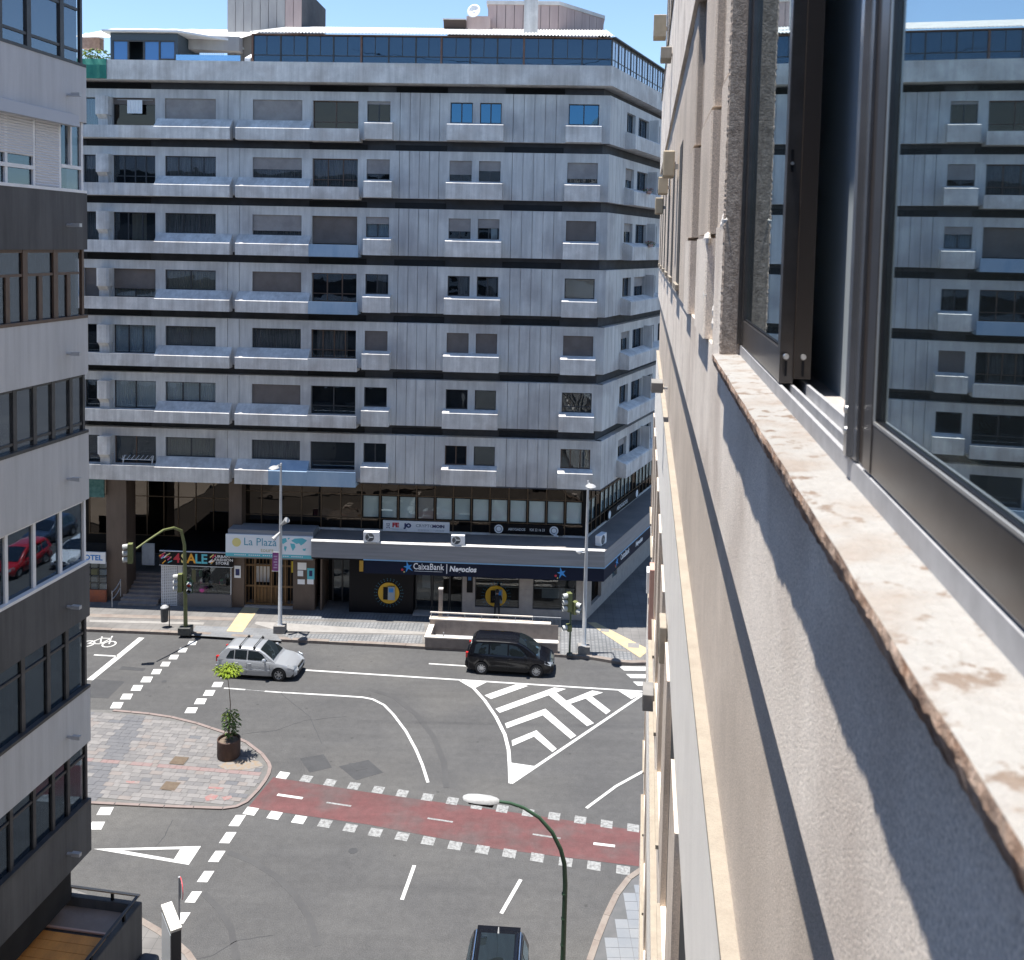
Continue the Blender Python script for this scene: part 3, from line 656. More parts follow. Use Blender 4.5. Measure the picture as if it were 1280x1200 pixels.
# window builder -----------------------------------------------------------
wcache = {}
def cm(key, f):
    if key not in wcache: wcache[key] = f()
    return wcache[key]
def window(T, w, h, panes=2, shutter=0.0, curtain=None, fr='frame', pn='pane', sh='shut', rail=False, depth=.22):
    """window set in a hole; T maps local (x right, y in, z up) with origin at the lower left of the hole on the wall face"""
    w = round(w, 2); h = round(h, 2); fm = M[fr]; t = .05
    def mk():
        mb = MB(); y0, y1 = depth - .04, depth + .02
        mb.box(0, t, y0, y1, 0, h); mb.box(w - t, w, y0, y1, 0, h); mb.box(t, w - t, y0, y1, h - t, h); mb.box(t, w - t, y0, y1, 0, t)
        for i in range(1, panes): x = w * i / panes; mb.box(x - .03, x + .03, y0 - .005, y1 - .005, t, h - t)
        if rail: mb.box(t, w - t, y0 - .008, y1 - .01, h * .27, h * .27 + .045)
        return mb.mesh('window', fm)
    o = ob('window', cm(('f', w, h, panes, fr, rail, depth), mk), B); o.matrix_local = T
    ob('backing', cm(('b', w, h, depth), lambda: MB().box(.005, w - .005, depth + .13, depth + .14, .005, h - .005).mesh('backing', M['dark'])), o)
    ob('pane', cm(('p', w, h, pn, depth), lambda: MB().box(.045, w - .045, depth - .012, depth - .006, .045, h - .045).mesh('pane', M[pn])), o)
    if curtain:
        def mc():
            mb = MB(); n = int(w / .06); vs = []
            for i in range(n + 1):
                x = .03 + (w - .06) * i / n; y = depth + .07 + (.018 if i % 2 else -.018) + random.uniform(-.005, .005)
                vs += [(x, y, .03), (x, y, h - .03)]
            for i in range(n):
                if random.random() < (.0 if curtain[1] >= 1 else .0): continue
                mb.add([vs[2 * i], vs[2 * i + 2], vs[2 * i + 3], vs[2 * i + 1]], [(0, 1, 2, 3)])
            return mb.mesh('curtain', M[curtain[0]])
        c = ob('curtain', cm(('c', w, h, curtain[0], depth), mc), o)
        if curtain[1] < 1: c.scale = (curtain[1], 1, 1); c.location.x = w * curtain[2]
    if shutter > 0:
        def ms():
            mb = MB(); n = max(2, int(shutter * h / .055)); hh = shutter * h / n
            for i in range(n):
                z = h - hh * (i + 1)
                mb.add([(.012, depth - .07, z), (w - .012, depth - .07, z), (w - .012, depth - .088, z + hh * .5), (.012, depth - .088, z + hh * .5), (w - .012, depth - .07, z + hh), (.012, depth - .07, z + hh)], [(0, 1, 2, 3), (3, 2, 4, 5)])
            mb.box(.012, w - .012, depth - .085, depth - .06, h - shutter * h - .03, h - shutter * h)
            return mb.mesh('shutter', M[sh])
        ob('shutter', cm(('s', w, h, round(shutter, 2), sh, depth), ms), o)
    return o
C_ = lambda m, f=1.0, x=0.0: (m, f, x)
SPEC = {
 'W1': [dict(panes=1, shutter=.995, sh='shut'), dict(panes=4, curtain=C_('curtd')), dict(panes=3, curtain=C_('curtd')), dict(panes=2, curtain=C_('curtt')), dict(panes=2, curtain=C_('shut')), dict(panes=3, curtain=C_('curt')), dict(panes=2, curtain=C_('curtt'))],
 'W2': [dict(panes=1, shutter=.995), dict(panes=1, shutter=.55, curtain=C_('curtd')), dict(panes=2, shutter=.76, curtain=C_('curtd')), dict(panes=1, shutter=.97, sh='shut2'), dict(panes=1, curtain=C_('curtd')), dict(panes=1, shutter=.995, sh='shut2'), dict(panes=1, curtain=C_('curtd'))],
 'L1': [dict(panes=1, pn='darkgl', shutter=.2, curtain=C_('curt', .38, .33), sh='shut2'), dict(panes=4, rail=True), dict(panes=3, curtain=C_('curtt', .35, .4)), dict(panes=2, shutter=.68, sh='shut2', curtain=C_('curtt')), dict(panes=3, curtain=C_('blind')), dict(panes=2, curtain=C_('curt')), dict(panes=2, fr='brownf')],
 'L2': [dict(panes=2, rail=True, fr='brownf', pn='darkgl'), dict(panes=3, rail=True, fr='brownf', curtain=C_('curtd')), dict(panes=1, shutter=.93, sh='shut2'), dict(panes=3, rail=True, fr='brownf'), dict(panes=4, rail=True, fr='brownf', curtain=C_('curtd', .7, .1)), dict(panes=2, rail=True), dict(panes=1, rail=True)],
 'W3': [dict(panes=2, pn='darkgl', shutter=.12, curtain=C_('curtd', .4, .1)), dict(panes=2, shutter=.68), dict(panes=2, shutter=.32, curtain=C_('blind')), dict(panes=2, curtain=C_('curtd', .4, .5)), dict(panes=1, shutter=.995, sh='shut2'), dict(panes=1), dict(panes=2)],
 'W4': [dict(panes=2, pn='paneb'), dict(panes=2, shutter=.65), dict(panes=2, shutter=.6), dict(panes=2, pn='pane', curtain=C_('curtd', .4, .5)), dict(panes=1, shutter=.995, sh='shut2'), dict(panes=1), dict(panes=2, fr='brownf')],
 'W5': [dict(panes=2, pn='paneb'), dict(panes=2, shutter=.45), dict(panes=2, shutter=.42, curtain=C_('curt', .3, .6)), dict(panes=2, curtain=C_('curtd', .5, .4)), dict(panes=1, shutter=.995, sh='shut2'), dict(panes=1), dict(panes=1)],
 'W6': [dict(panes=2, pn='paneb'), dict(panes=2, shutter=.75), dict(panes=1, shutter=.93, sh='shut2'), dict(panes=1), dict(panes=1, shutter=.995, sh='shut2'), dict(panes=1, rail=True), dict(panes=3, fr='brownf')],
 'L0': [dict(panes=1, curtain=C_('curtd'))] * 3 + [dict(panes=1, shutter=.98, sh='shut2')] + [dict(panes=1, rail=True)] * 3,
}
SCOL = {}
sT = sideT(CX, NW)
def spx(x, y):      # distance along the side wall plane for a photo point
    p0 = FP0 + FU * CX + FN * NW
    ang = SD - FA; e = np.array([math.cos(ang), math.sin(ang), 0]); n = np.array([math.sin(ang), -math.cos(ang), 0])
    p = hitp(x, y, p0, n)
    return float(np.dot(p - p0, e)), float(p[2])
SJ = [0.0, .62, 1.24, 1.86, 2.48]
SW = [(2.95, 4.55), (5.15, 7.35), (8.1, 9.7), (10.6, 12.6)]
for i in range(7):
    dz = -3.12 * i
    zt, zb = 29.08 + dz, 26.52 + dz
    if i == 6: zb = 26.40 + dz
    hz0, hz1 = 27.5 + dz, 28.6 + dz
    mb = MB(); hol = []
    for k, (a, b) in WCOL.items():
        hol.append((a, b, (27.02 if k in ('L0', 'L1', 'L2') else 27.5) + dz, 28.6 + dz))
    # the panel zones are a thin recessed backing with the panels standing proud
    segs = [(-30, JL[0]), (JL[0], JL[1]), (JL[1], JA[0]), (JA[0], JA[-1]), (JA[-1], JB[0]), (JB[0], JB[-1]), (JB[-1], CX)]
    for q, (a, b) in enumerate(segs):
        hh = [h for h in hol if h[0] >= a and h[1] <= b]
        if q in (1, 3, 5):
            mb.box(a, b, -NW + .062, -.1, zb, zt)
        else: holes_wall(mb, a + (.012 if q in (2, 4, 6) else 0), b - (.012 if q in (0, 2, 4) else 0), zb, zt, -NW, -.1, hh)
    mb.build('wall', M['conc'], B)
    panels(JL, zb, zt); panels(JA, zb, zt); panels(JB, zb, zt)
    # side face
    ms_ = MB(); hs = [(a, b, hz0 - (.25 if q % 2 else 0), hz1) for q, (a, b) in enumerate(SW)]
    ms_.box(.012, SJ[-1], .062, .4, zb, zt, T=sT)
    holes_wall(ms_, SJ[-1] + .012, LS, zb, zt, 0, .4, hs, T=sT)
    ms_.build('wall', M['conc'], B)
    panels(SJ, zb, zt, T=sT)
    # windows
    for k, (a, b) in WCOL.items():
        z0 = (27.02 if k in ('L0', 'L1', 'L2') else 27.5) + dz
        window(Matrix.Translation((a, -NW, z0)), b - a, 28.6 + dz - z0, depth=.24 if k[0] == 'L' else .16, **SPEC[k][i])
    for q, (a, b) in enumerate(SW):
        z0 = hz0 - (.25 if q % 2 else 0)
        sp = [dict(panes=2, curtain=C_('curt', .3, .0)), dict(panes=2), dict(panes=2, shutter=.4), dict(panes=2)][(i + q * 3) % 4]
        if q == 0 and i in (1, 4): sp = dict(panes=2, shutter=[0, .55, 0, 0, .35][i])
        window(sT @ Matrix.Translation((a, 0, z0)), b - a, hz1 - z0, **sp)
    # parapets with sloping shelf under the windows
    def shelf(x0, x1, lip=27.38, fb=26.52, inner=27.5, T=None, name='balcony_front', m='conc_front', y0=-NW, y1=-NPAR, xin=None, lab=None):
        p = [(y0, inner + dz), (y0 - .02, inner + dz), (y1 + .07, lip + dz + .03), (y1, lip + dz), (y1, fb + dz), (y0, fb + dz - .0)]
        p = [(y0 + .0, fb + dz), (y1, fb + dz), (y1, lip + dz - .02), (y1 + .03, lip + dz + .01), (y1 + .05, lip + dz + .015), (y0, inner + dz)]
        o = MB().profx(p, x0, x1, T=T).build(name, M[m], B)
        if lab: o['label'] = lab
        return o
    LB = 26.22 if i == 6 else 26.38
    blue2 = i in (2, 3); blue6 = i == 6
    PL_ = dict(lip=27.02, fb=LB)
    # left run: thin balcony front before the loggias, shelf before the windows
    def front(x0, x1, m='conc_front', lab=None):
        o = MB().box(x0, x1, -NPAR, -NPAR + .14, LB + dz, 27.05 + dz).box(x0, x1, -NPAR + .14, -.1, LB + dz, LB + dz + .2).build('balcony_front', M[m], B)
        if lab: o['label'] = lab
    front(-30, -12.75)
    shelf(-12.75, -8.55, **PL_)
    if blue6:
        shelf(-8.24, -6.35, **PL_); shelf(-6.345, -4.2, m='bluep', lab='blue painted balcony front', **PL_)
    else: shelf(-8.24, -4.2, **PL_)
    if blue2 or blue6: front(-4.195, -1.49, 'bluep', 'blue painted balcony front')
    else: front(-4.195, -1.49)
    shelf(-1.23, .29); shelf(3.22, 6.26); shelf(9.58, 11.49)
    # bracket pier beside the loggias
    MB().prism([(-16.0, -NW), (-16.0, -.95), (-15.88, -NPAR), (-15.42, -NPAR), (-15.3, -.95), (-15.3, -NW)], 27.62 + dz, 28.62 + dz).profx([(-NW, 27.02 + dz), (-.8, 27.02 + dz), (-.8, 27.4 + dz), (-NPAR + .05, 27.619 + dz), (-NW, 27.619 + dz)], -15.92, -15.38).build('bracket_pier', M['conc_front'], B)
    # side balconies: long front, angled fin screens
    y0_, y1_ = 0, -.6
    q = [(y0_, 26.5 + dz), (y1_, 26.5 + dz), (y1_, 27.25 + dz), (y1_ + .05, 27.31 + dz), (y0_, 27.5 + dz)]
    MB().profx(q, 2.75, LS, T=sT).build('balcony_front', M['conc_front'], B)
    for fx in (7.45, 12.8):
        MB().prism([(fx, 0), (fx - .9, 0), (fx - .75, -.25), (fx - .0, -.6)], 27.3 + dz, 28.75 + dz, T=sT).build('fin_screen', M['conc'], B) if 0 else MB().prism([(fx, 0), (fx + .12, 0), (fx + .12, -.55), (fx, -.55)], 27.2 + dz, 28.7 + dz, T=sT).build('fin_screen', M['bluep' if 0 else 'conc'], B)
    # recess below: dark ventilation slots between piers
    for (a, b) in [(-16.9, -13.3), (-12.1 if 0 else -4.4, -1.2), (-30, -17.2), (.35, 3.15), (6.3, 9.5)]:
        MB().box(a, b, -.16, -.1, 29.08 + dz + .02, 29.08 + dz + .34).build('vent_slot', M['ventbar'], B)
# groove above row 1 up to the roof parapet is part of the core; roof parapet
rpz0, rpz1 = 29.5, 30.55
mb = MB()
mb.prism(foot(12.0, NPAR, LS), rpz0, rpz0 + .25)
mb.box(-30, 12.0, -NPAR, -NPAR + .2, rpz0 + .25, rpz1)
mb.box(0, LS, 0, .2, rpz0 + .25, rpz1 - .002, T=sideT(12.0, NPAR))
mb.build('roof_parapet', M['conc_front'], B)
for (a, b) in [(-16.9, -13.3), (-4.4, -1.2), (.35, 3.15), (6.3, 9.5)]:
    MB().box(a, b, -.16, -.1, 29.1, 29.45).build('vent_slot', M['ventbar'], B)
# glazed roof storey
RG = .72
gz0, gz1 = 30.56, 32.05
gl = MB()
gl.build
x0g = -7.44; x1g = 11.95
MB().box(x0g, x1g, -RG + .3, 12, rpz0 + .25, gz1 - .02).prism([(x1g, -RG + .3), (x1g + LS * SX * .9, -RG + .3 + LS * SY * .9), (x1g + LS * SX * .9 - 4, 12), (x1g, 12)], rpz0 + .25, gz1 - .021).build('roof_storey_wall', M['dark'], B)
nb = 12
posts = [fS(px, 62, RG) for px in (316, 351, 384, 417, 452, 486, 520, 552, 588, 622, 655, 691, 728, 765)]
for a, b in zip(posts[:-1], posts[1:]):
    o = MB().box(a - .04, a + .04, -RG - .02, -RG + .06, rpz1, gz1).box(a + .04, b - .04, -RG, -RG + .05, rpz1 + .38, rpz1 + .43).box((a + b) / 2 - .02, (a + b) / 2 + .02, -RG, -RG + .05, rpz1 + .43, gz1).box(a + .04, b - .04, -RG, -RG + .05, gz1 - .06, gz1 - .003).build('window', M['frame'], B)
    for u0, u1 in ((a + .04, (a + b) / 2 - .02), ((a + b) / 2 + .02, b - .04)):
        MB().box(u0, u1, -RG + .02, -RG + .028, rpz1 + .43, gz1 - .06).build('pane', M['roofglass'], o)
    MB().box(a + .04, b - .04, -RG + .02, -RG + .028, rpz1, rpz1 + .38).build('pane', M['roofglass'], o)
for px in (316, 452, 552, 655):
    a = fS(px, 62, RG); bx('gutter_post', M['rust'], B, a - .05, a + .05, -RG - .08, -RG - .021, rpz1 - .1, gz1)
sRT = sideT(x1g, RG)
n = 11
for k in range(n):
    a = k * 1.1; b = a + 1.1
    o = MB().box(a, a + .07, -.02, .06, rpz1, gz1, T=sRT).box(a + .07, b, 0, .05, rpz1 + .38, rpz1 + .43, T=sRT).box(a + .55, a + .59, 0, .05, rpz1, gz1 - .07, T=sRT).box(a + .07, b, 0, .05, gz1 - .07, gz1 - .003, T=sRT).build('window', M['frame'], B)
    MB().box(a + .07, a + .55, .02, .028, rpz1, gz1 - .07, T=sRT).box(a + .59, b, .02, .028, rpz1, gz1 - .07, T=sRT).build('pane', glass('pale_roof_pane', (.9, .93, 1), .35, dark=(.3, .33, .38), through=.1), o)
# corrugated white roof sheet
def corrug(x0, x1, y0, y1, z0, z1, pitch=.18, amp=.035, mb=None):
    mb = mb or MB(); n = int((x1 - x0) / pitch * 6); vs = []
    for i in range(n + 1):
        x = x0 + (x1 - x0) * i / n; d = amp * math.sin(2 * math.pi * (x - x0) / pitch)
        vs += [(x, y0, z0 + d), (x, y1, z1 + d), (x, y0, z0 + d - .02)]
    fs = []
    for i in range(n): o = 3 * i; fs += [(o, o + 3, o + 4, o + 1), (o + 2, o + 5, o + 3, o)]
    return mb.add(vs, fs)
corrug(x0g - .1, x1g + .1, -RG - .3, 7, gz1 + .06, gz1 + 2.15).build('corrugated_roof', M['whiteroof'], B)
bx('roof_edge_beam', M['rust'], B, x0g, x1g, -RG - .12, -RG - .024, gz1 - .05, gz1 + .01)
MB().box(0, 12.5, -.2, .5, gz1, gz1 + .06, T=sRT).build('roof_edge_beam', M['frame'], B)
# left penthouse
p0, p1 = fS(138, 50, .2), fS(222, 50, .2)
mb = MB().box(p0, p1, -.2, 3.0, 30.3, 30.6).box(p0, p0 + .12, -.2, 3, 30.6, 32.15).box(p1 - .14, p1, -.2, 3, 30.6, 32.15).box(p0 + .12, p1 - .14, -.2, 0, 31.78, 32.15).box(p0 + .12, p1 - .14, 1.4, 1.5, 30.6, 32.15).build('penthouse_wall', mat('dark_blue_grey_cladding', (.05, .075, .10), .5), B)
MB().prism([(p0 - .35, -.5), (p1 + .1, -.5), (p1 + 2.3, 1.6), (p1 + 2.3, 4), (p0 - .35, 4)], 32.17, 32.27).build('penthouse_roof', M['white'], B)
ww = (p1 - p0 - .26) / 4
for k in range(4):
    a = p0 + .12 + ww * k
    o = MB().box(a, a + .05, -.19, -.1, 30.6, 31.778).box(a + ww - .05, a + ww, -.19, -.1, 30.6, 31.778).box(a + .05, a + ww - .05, -.19, -.1, 31.70, 31.778).box(a + .05, a + ww - .05, -.19, -.1, 30.6, 30.68 + (.12 if k == 3 else 0)).build('window', M['frame'], B)
    if k != 1: MB().box(a + .05, a + ww - .05, -.15, -.14, 30.68, 31.70).build('pane', mat('bright_blue_reflective_pane', (.03, .16, .42), .08, metal=.0, coat=1.0) if k != 9 else M['paneb'], o)
MB().prism([(p1 + .05, 1.2), (fS(309, 50, -3), 1.6), (fS(309, 50, -3), 2.2), (p1 + .05, 2.2)], 31.6, 32.4).build('terrace_back_wall', M['greyp'], B)
corrug(p0 - 3.5, fS(305, 40, -3), 2.2, 7.5, 32.42, 34.1, 1.2, .01).build('white_roof_sheet', M['whiteroof'], B)
bx('terrace_glass_screen', glass('terrace_screen', (.5, .75, 1), .5, dark=(.05, .15, .3), through=.3), B, p1 + .05, fS(300, 60, .6), -.55, -.54, 30.56, 30.95)
# white leaning divider between terrace and glazed storey
MB().profx([(-.6, 30.56), (-.6, 30.8), (2.2, 31.9), (2.2, 30.56)], x0g - .45, x0g - .12).build('divider_wall', M['white'], B)
# roof structures
tx0, tx1 = fS(284, 20, -6), fS(377, 20, -6)
mb = MB().box(tx0, tx1, 6.06, 12, 30, 36.5)
n = 9
for k in range(n):
    a = tx0 + (tx1 - tx0) * k / n
    ob('wall_panel', MB().box(a + .015, a + (tx1 - tx0) / n - .015, 6, 6.06, 31.5, 36.5).mesh('wall_panel', M['pink'] if k > 6 else M['greyp']), B)
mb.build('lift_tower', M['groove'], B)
rz = fZ(640, 6, -7); ra, rb, rc = fS(610, 20, -7), fS(698, 20, -7), fS(719, 20, -7)
MB().prism([(ra, 7.05), (rb, 7.05), (rb + 2.9, 10.5), (rb + 2.9, 14), (ra, 14)], 31, rz).build('plant_room_wall', M['groove'], B)
MB().prism([(ra - .1, 6.9), (rb + .05, 6.9), (rb + 3.0, 10.4), (rb + 3.0, 14.1), (ra - .1, 14.1)], rz, rz + .22).build('plant_room_roof', M['whiteroof'], B)
n = 8
for k in range(n):
    a = ra + (rb - ra) * k / n
    MB().box(a + .015, a + (rb - ra) / n - .015, 6.98, 7.04, 31, rz - .005).build('wall_panel', M['pink'], B)
for k in range(6):
    T = Matrix.Translation((rb, 6.98, 0)) @ Matrix.Rotation(math.atan2(3.45, 2.9), 4, 'Z')
    MB().box(k * .75 + .015, k * .75 + .735, -.05, .0, 31, rz - .005, T=T).build('wall_panel', M['pink'], B)
ch = fS(655, 20, -2), fS(672, 20, -2)
bx('chimney_shaft', M['conc_front'], B, ch[0], ch[1], 2.0, 2.9, 31.5, 36)
la, lb, lc = fS(555, 30, -6), fS(583, 30, -6), fS(612, 30, -6)
lz = fZ(590, 20, -6)
bx('plant_room_annex', M['pink'], B, lb, lc, 6, 9, 31, lz)
bx('annex_door', M['alu'], B, lb + .15, lb + .75, 5.97, 5.995, 31.4, 32.9)
bx('red_annex_door', M['red_rust'], B, lc - 1.1, lc - .45, 5.97, 5.995, 31.4, 33.3)
bx('annex_canopy', M['sand'], B, lc - 1.2, lc - .35, 5.7, 6.0 - .003, 33.35, 33.5)
bx('annex_low_wall', M['pink'], B, la + .2, lb - .005, 6.2, 8, 31, lz - .75)
MB().profx([(5.9, lz - .75), (8.2, lz - .75), (8.2, lz - .3), (5.7, lz - .3)], la, lb - .01).build('annex_roof', mat('dark_roof_felt', (.05, .035, .03), .8), B)
bx('annex_roof_sheet', M['whiteroof'], B, la - .05, lb - .01, 5.65, 8.2, lz - .299, lz - .24)
# satellite dish on the annex (stands on the roof)
dsh = MB(); T = Matrix.Rotation(R_(70), 4, 'X') 
prof = [(0, 0), (.15, .01), (.3, .045), (.42, .10)]
dsh.lathe(prof, 0, 0, 20, T=Matrix.Translation((0, -.3, 0)) @ Matrix.Rotation(R_(78), 4, 'X'))
dm = dsh.mesh('dish', M['white'], True)
dx, dzz = fac(595, 16, -5.8)
w = FP0 + FU * dx - FN * 5.8
dish = thing('satellite_dish', 'white satellite dish fixed on the pink plant room of the opposite roof', 'satellite dish', (w[0], w[1], lz), -FA + R_(-15))
o = ob('reflector', dm, dish, (0, 0, dzz - lz)); md = o.modifiers.new('solid', 'SOLIDIFY'); md.thickness = .015
MB().tube([(0, .1, 0), (0, .1, dzz - lz), (0, -.3, dzz - lz)], .03, 8).build('mast', M['steel'], dish)
MB().tube([(0, -.3, dzz - lz - .3), (0, -.8, dzz - lz)], .012, 6).build('feed_arm', M['steel'], dish)
# ================================================================ first floor ribbon and canopy
NR = -.92                                # ribbon glazing plane
def FXr(px): return fS(px, 635, NR)
cxr = fS(733, 640, NR)
zc = fZ(600, 683, 1.2)                   # canopy top
zr0, zr1, zr2, zr3 = 4.62, 5.22, 6.60, 7.70
core2 = MB()
x_c0 = fS(303, 640, NR)
core2.prism([(x_c0, 2.2), (cxr, 2.2), (cxr + LS * SX, 2.2 + LS * SY), (cxr + LS * SX, 20), (x_c0, 20)], .1, 7.76)
core2.build('inner_wall', M['dark'], B)
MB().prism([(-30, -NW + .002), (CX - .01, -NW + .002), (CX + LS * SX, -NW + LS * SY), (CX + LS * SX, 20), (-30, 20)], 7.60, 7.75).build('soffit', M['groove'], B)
# wall band under the ribbon windows
MB().box(x_c0, cxr, -NR - .03, -NR + .25, 4.0, zr0).build('parapet_wall', M['conc'], B)
MB().box(0, LS, -.03, .25, 4.0, zr0, T=sideT(cxr, NR)).build('parapet_wall', M['conc'], B)
mull = [303, 327, 352, 377, 401.5, 426, 452, 475.1, 497.8, 520.7, 543.7, 566.6, 589.3, 612.5, 636, 659.5, 683, 706.5, 729]
bz = mat('bronze_mullion', (.12, .085, .055), .45, metal=.4)
wcolr = {7: 'darkgl', 8: 'pane', 9: 'darkgl', 10: 'pane', 11: 'blueish'}
bl = [mat('office_blind_%d' % i, c, .8) for i, c in enumerate([(.78, .84, .85), (.62, .68, .69), (.34, .30, .29), (.84, .88, .88)])]
office = glass('office_glass', (.6, .7, .75), .04, dark=(.01, .01, .012), through=1.0, hi=.4)
def ribbon(T, xs, styles, z0=zr0, z1=zr1, z2_=zr2, z3=zr3):
    for i, (a, b) in enumerate(zip(xs[:-1], xs[1:])):
        o = MB().box(a - .03, a + .03, -.03, .06, z0, z3, T=T).box(a + .03, b - .03, 0, .05, z1 - .025, z1 + .025, T=T).box(a + .03, b - .03, 0, .05, z2_ - .025, z2_ + .025, T=T).build('window', bz, B)
        st = styles[i % len(styles)]
        MB().box(a + .03, b - .03, .02, .028, z0, z1 - .025, T=T).build('spandrel_pane', M['darkgl'], o); MB().box(a + .03, b - .03, .02, .028, z2_ + .025, z3, T=T).build('spandrel_pane', M['darkgl'], o)
        if st is None:
            MB().box(a + .03, b - .03, .02, .028, z1 + .025, z2_ - .025, T=T).build('pane', M['darkgl'], o)
        else:
            fx = .09
            MB().box(a + fx, b - fx, .018, .028, z1 + .07, z2_ - .07, T=T).build('pane', office, o)
            MB().box(a + .03, a + fx, .0, .04, z1 + .025, z2_ - .025, T=T).box(b - fx, b - .03, 0, .04, z1 + .025, z2_ - .025, T=T).box(a + fx, b - fx, 0, .04, z1 + .025, z1 + .07, T=T).box(a + fx, b - fx, 0, .04, z2_ - .07, z2_ - .025, T=T).build('sash', M['black'], o)
            MB().box(a + fx, b - fx, .12, .13, z1 + .07, z2_ - .07, T=T).build('blind', bl[st], o)
TR = Matrix.Translation((0, -NR, 0))
xs = [FXr(p) for p in mull]
ribbon(TR, xs[:7], [None]); ribbon(TR, xs[6:], [1, 1, 1, 2, 0, 1, 0, 0, 0, 3, 1, 0, 0])
MB().box(xs[-1] - .03, cxr, -NR - .05, -NR + .08, zr0, zr3).build('corner_post', M['black'], B)
xside = [.05 + k * .78 for k in range(18)]
ribbon(sideT(cxr, NR), xside, [0, 1, None, 0, 3, 0, 1, 3, 0])
# brown columns at the portico
c1a, c1b = fS(133, 690, -.2), fS(158, 690, -.2)
bx('column', M['brownc'], B, c1a, c1b, .2, 1.4, .1, 7.6)
c2a, c2b = fS(286, 640, -.2), fS(302, 640, -.2)
bx('column', M['brownc'], B, c2a, c2b, .2, 1.6, .1, 7.6)
bx('portico_back_wall', M['black'], B, -30, c2b, 5.3, 5.5, .1, 7.6)
# portico: dark curtain glazing set back with mullions
cw = -3.6
gxs = [fS(p, 650, cw) for p in (112, 136, 162, 184, 205, 223, 245, 267, 290)]
for a, b in zip(gxs[:-1], gxs[1:]):
    o = MB().box(a - .03, a + .03, -cw - .03, -cw + .05, 2.9, 7.6).box(a + .03, b - .03, -cw, -cw + .04, 5.3, 5.36).box(a + .03, b - .03, -cw, -cw + .04, 2.9, 2.96).build('window', bz, B)
    MB().box(a + .03, b - .03, -cw + .01, -cw + .02, 2.96, 7.6).build('pane', M['darkgl'], o)
bx('portico_floor', M['pave'], B, -30, c2a, 2.0, 5.3, .1, 1.25)
# stairs
s0, s1 = fS(152, 745, 0) - .0, fS(199, 745, 0)
nst = 8
for k in range(nst):
    bx('step', mat('dark_stair_stone', (.22, .185, .17), .7, (.3, .26, .235), 3), B, s0, s1, -.45 + k * .31, 2.05, .13 + k * .14, .13 + (k + 1) * .14)
for q in (0,):
    hr = MB()
    hx = s0 - .15
    for h in (.55, .95): hr.tube([(hx, -.9, .15 + h - .1), (hx, -.3, .15 + h), (hx, 2.0, 1.25 + h)], .025, 8)
    for yy, zz in ((-.85, .12), (.2, .4), (1.1, .85), (2.0, 1.25)): hr.tube([(hx, yy, zz), (hx, yy, zz + 1.0)], .022, 8)
    hr.build('stair_handrail', M['steel'], B)
bx('white_side_panel', M['blind'], B, s0 + .25, s0 + 1.0, 2.1, 2.2, 1.6, 2.9)
# far left shop with a blue and white sign
la_, lb_ = fS(100, 700, .1), fS(132, 700, .1)
sh0 = thing('shop_front', 'small shop front with blue lettered white sign at the far left of the arcade', 'shop', tuple(FP0), -FA)
def zf(py, n, px=250): return fZ(px, py, n)
bx('sign_board', M['signw'], sh0, la_ - 2, lb_, -.15, -.05, zf(704, .1, 120), zf(690, .1, 120))
text('HOTEL', .42, M['blueq'], sh0, (lb_ - .85, -.16, zf(697, .1, 120)), bold=.01, wscale=1.05)
bx('shop_glass', M['shopgl'], sh0, la_ - 2, lb_, -.06, -.05, zf(738, .05, 120), zf(705, .1, 120))
bx('base', mat('orange_base', (.42, .12, .05), .7, (.3, .1, .06), 4), sh0, la_ - 2, lb_, -.12, .05, .12, zf(737, .05, 120))
bx('back_panel', M['dark'], sh0, la_ - 2, lb_, .9, 1.0, .12, 3.2)
bx('upper_sign', mat('dim_teal_print', (.03, .12, .12), .7, (.08, .2, .2), 5), sh0, la_ - 2, lb_ - .1, -.05, .05, 6.2, 7.4)
for k in range(12):
    bx('goods', [M['signw'], M['blind'], M['yel'], M['greyq'], M['white']][k % 5], sh0, lb_ - .45 - (k % 3) * .5, lb_ - .1 - (k % 3) * .5, .1, .3, .8 + (k // 3) * .42, 1.1 + (k // 3) * .42)
# clothes shop kiosk
ks = thing('clothes_shop', 'glass fronted fashion shop under a colourful lettered sign beside the stairs', 'shop', tuple(FP0), -FA)
nk = .25
ka, kb = fS(202, 720, nk), fS(289, 720, nk)
zs0, zs1 = zf(706, nk), zf(690, nk)
kz0 = zf(742, nk)
bx('roof', M['black'], ks, ka, kb, -nk + .05, 4.5, zs1 - .1, zs1 + .0)
bx('side_wall', M['stone'], ks, ka, ka + .08, -nk + .02, 2.0, .12, zs1 - .1)
bx('back_wall', M['dark'], ks, ka, kb, 1.5, 1.6, .12, zs1 - .1)
bx('base', mat('grey_shop_base', (.17, .155, .15), .8), ks, fS(222, 742, nk), kb, -nk, -nk + .15, .12, kz0)
bx('window_pane', M['shopgl'], ks, fS(228, 720, nk), kb - .05, -nk + .04, -nk + .05, kz0, zs0)
bx('window_post', M['alu'], ks, kb - .05, kb, -nk, -nk + .1, kz0, zs0)
bx('window_post', M['alu'], ks, fS(222, 720, nk), fS(228, 720, nk), -nk, -nk + .1, .12, zs0)
gr = MB(); gx0, gx1 = ka, fS(221, 720, nk)
nz = 26
for k in range(nz): z = .15 + (zs0 - .2) * k / nz; gr.box(gx0, gx1, -nk - .0, -nk + .02, z, z + .045)
for k in range(9): x = gx0 + (gx1 - gx0) * k / 8; gr.box(x - .02, x + .02, -nk - .006, -nk - .001, .15, zs0)
gr.build('roller_grille', M['white'], ks)
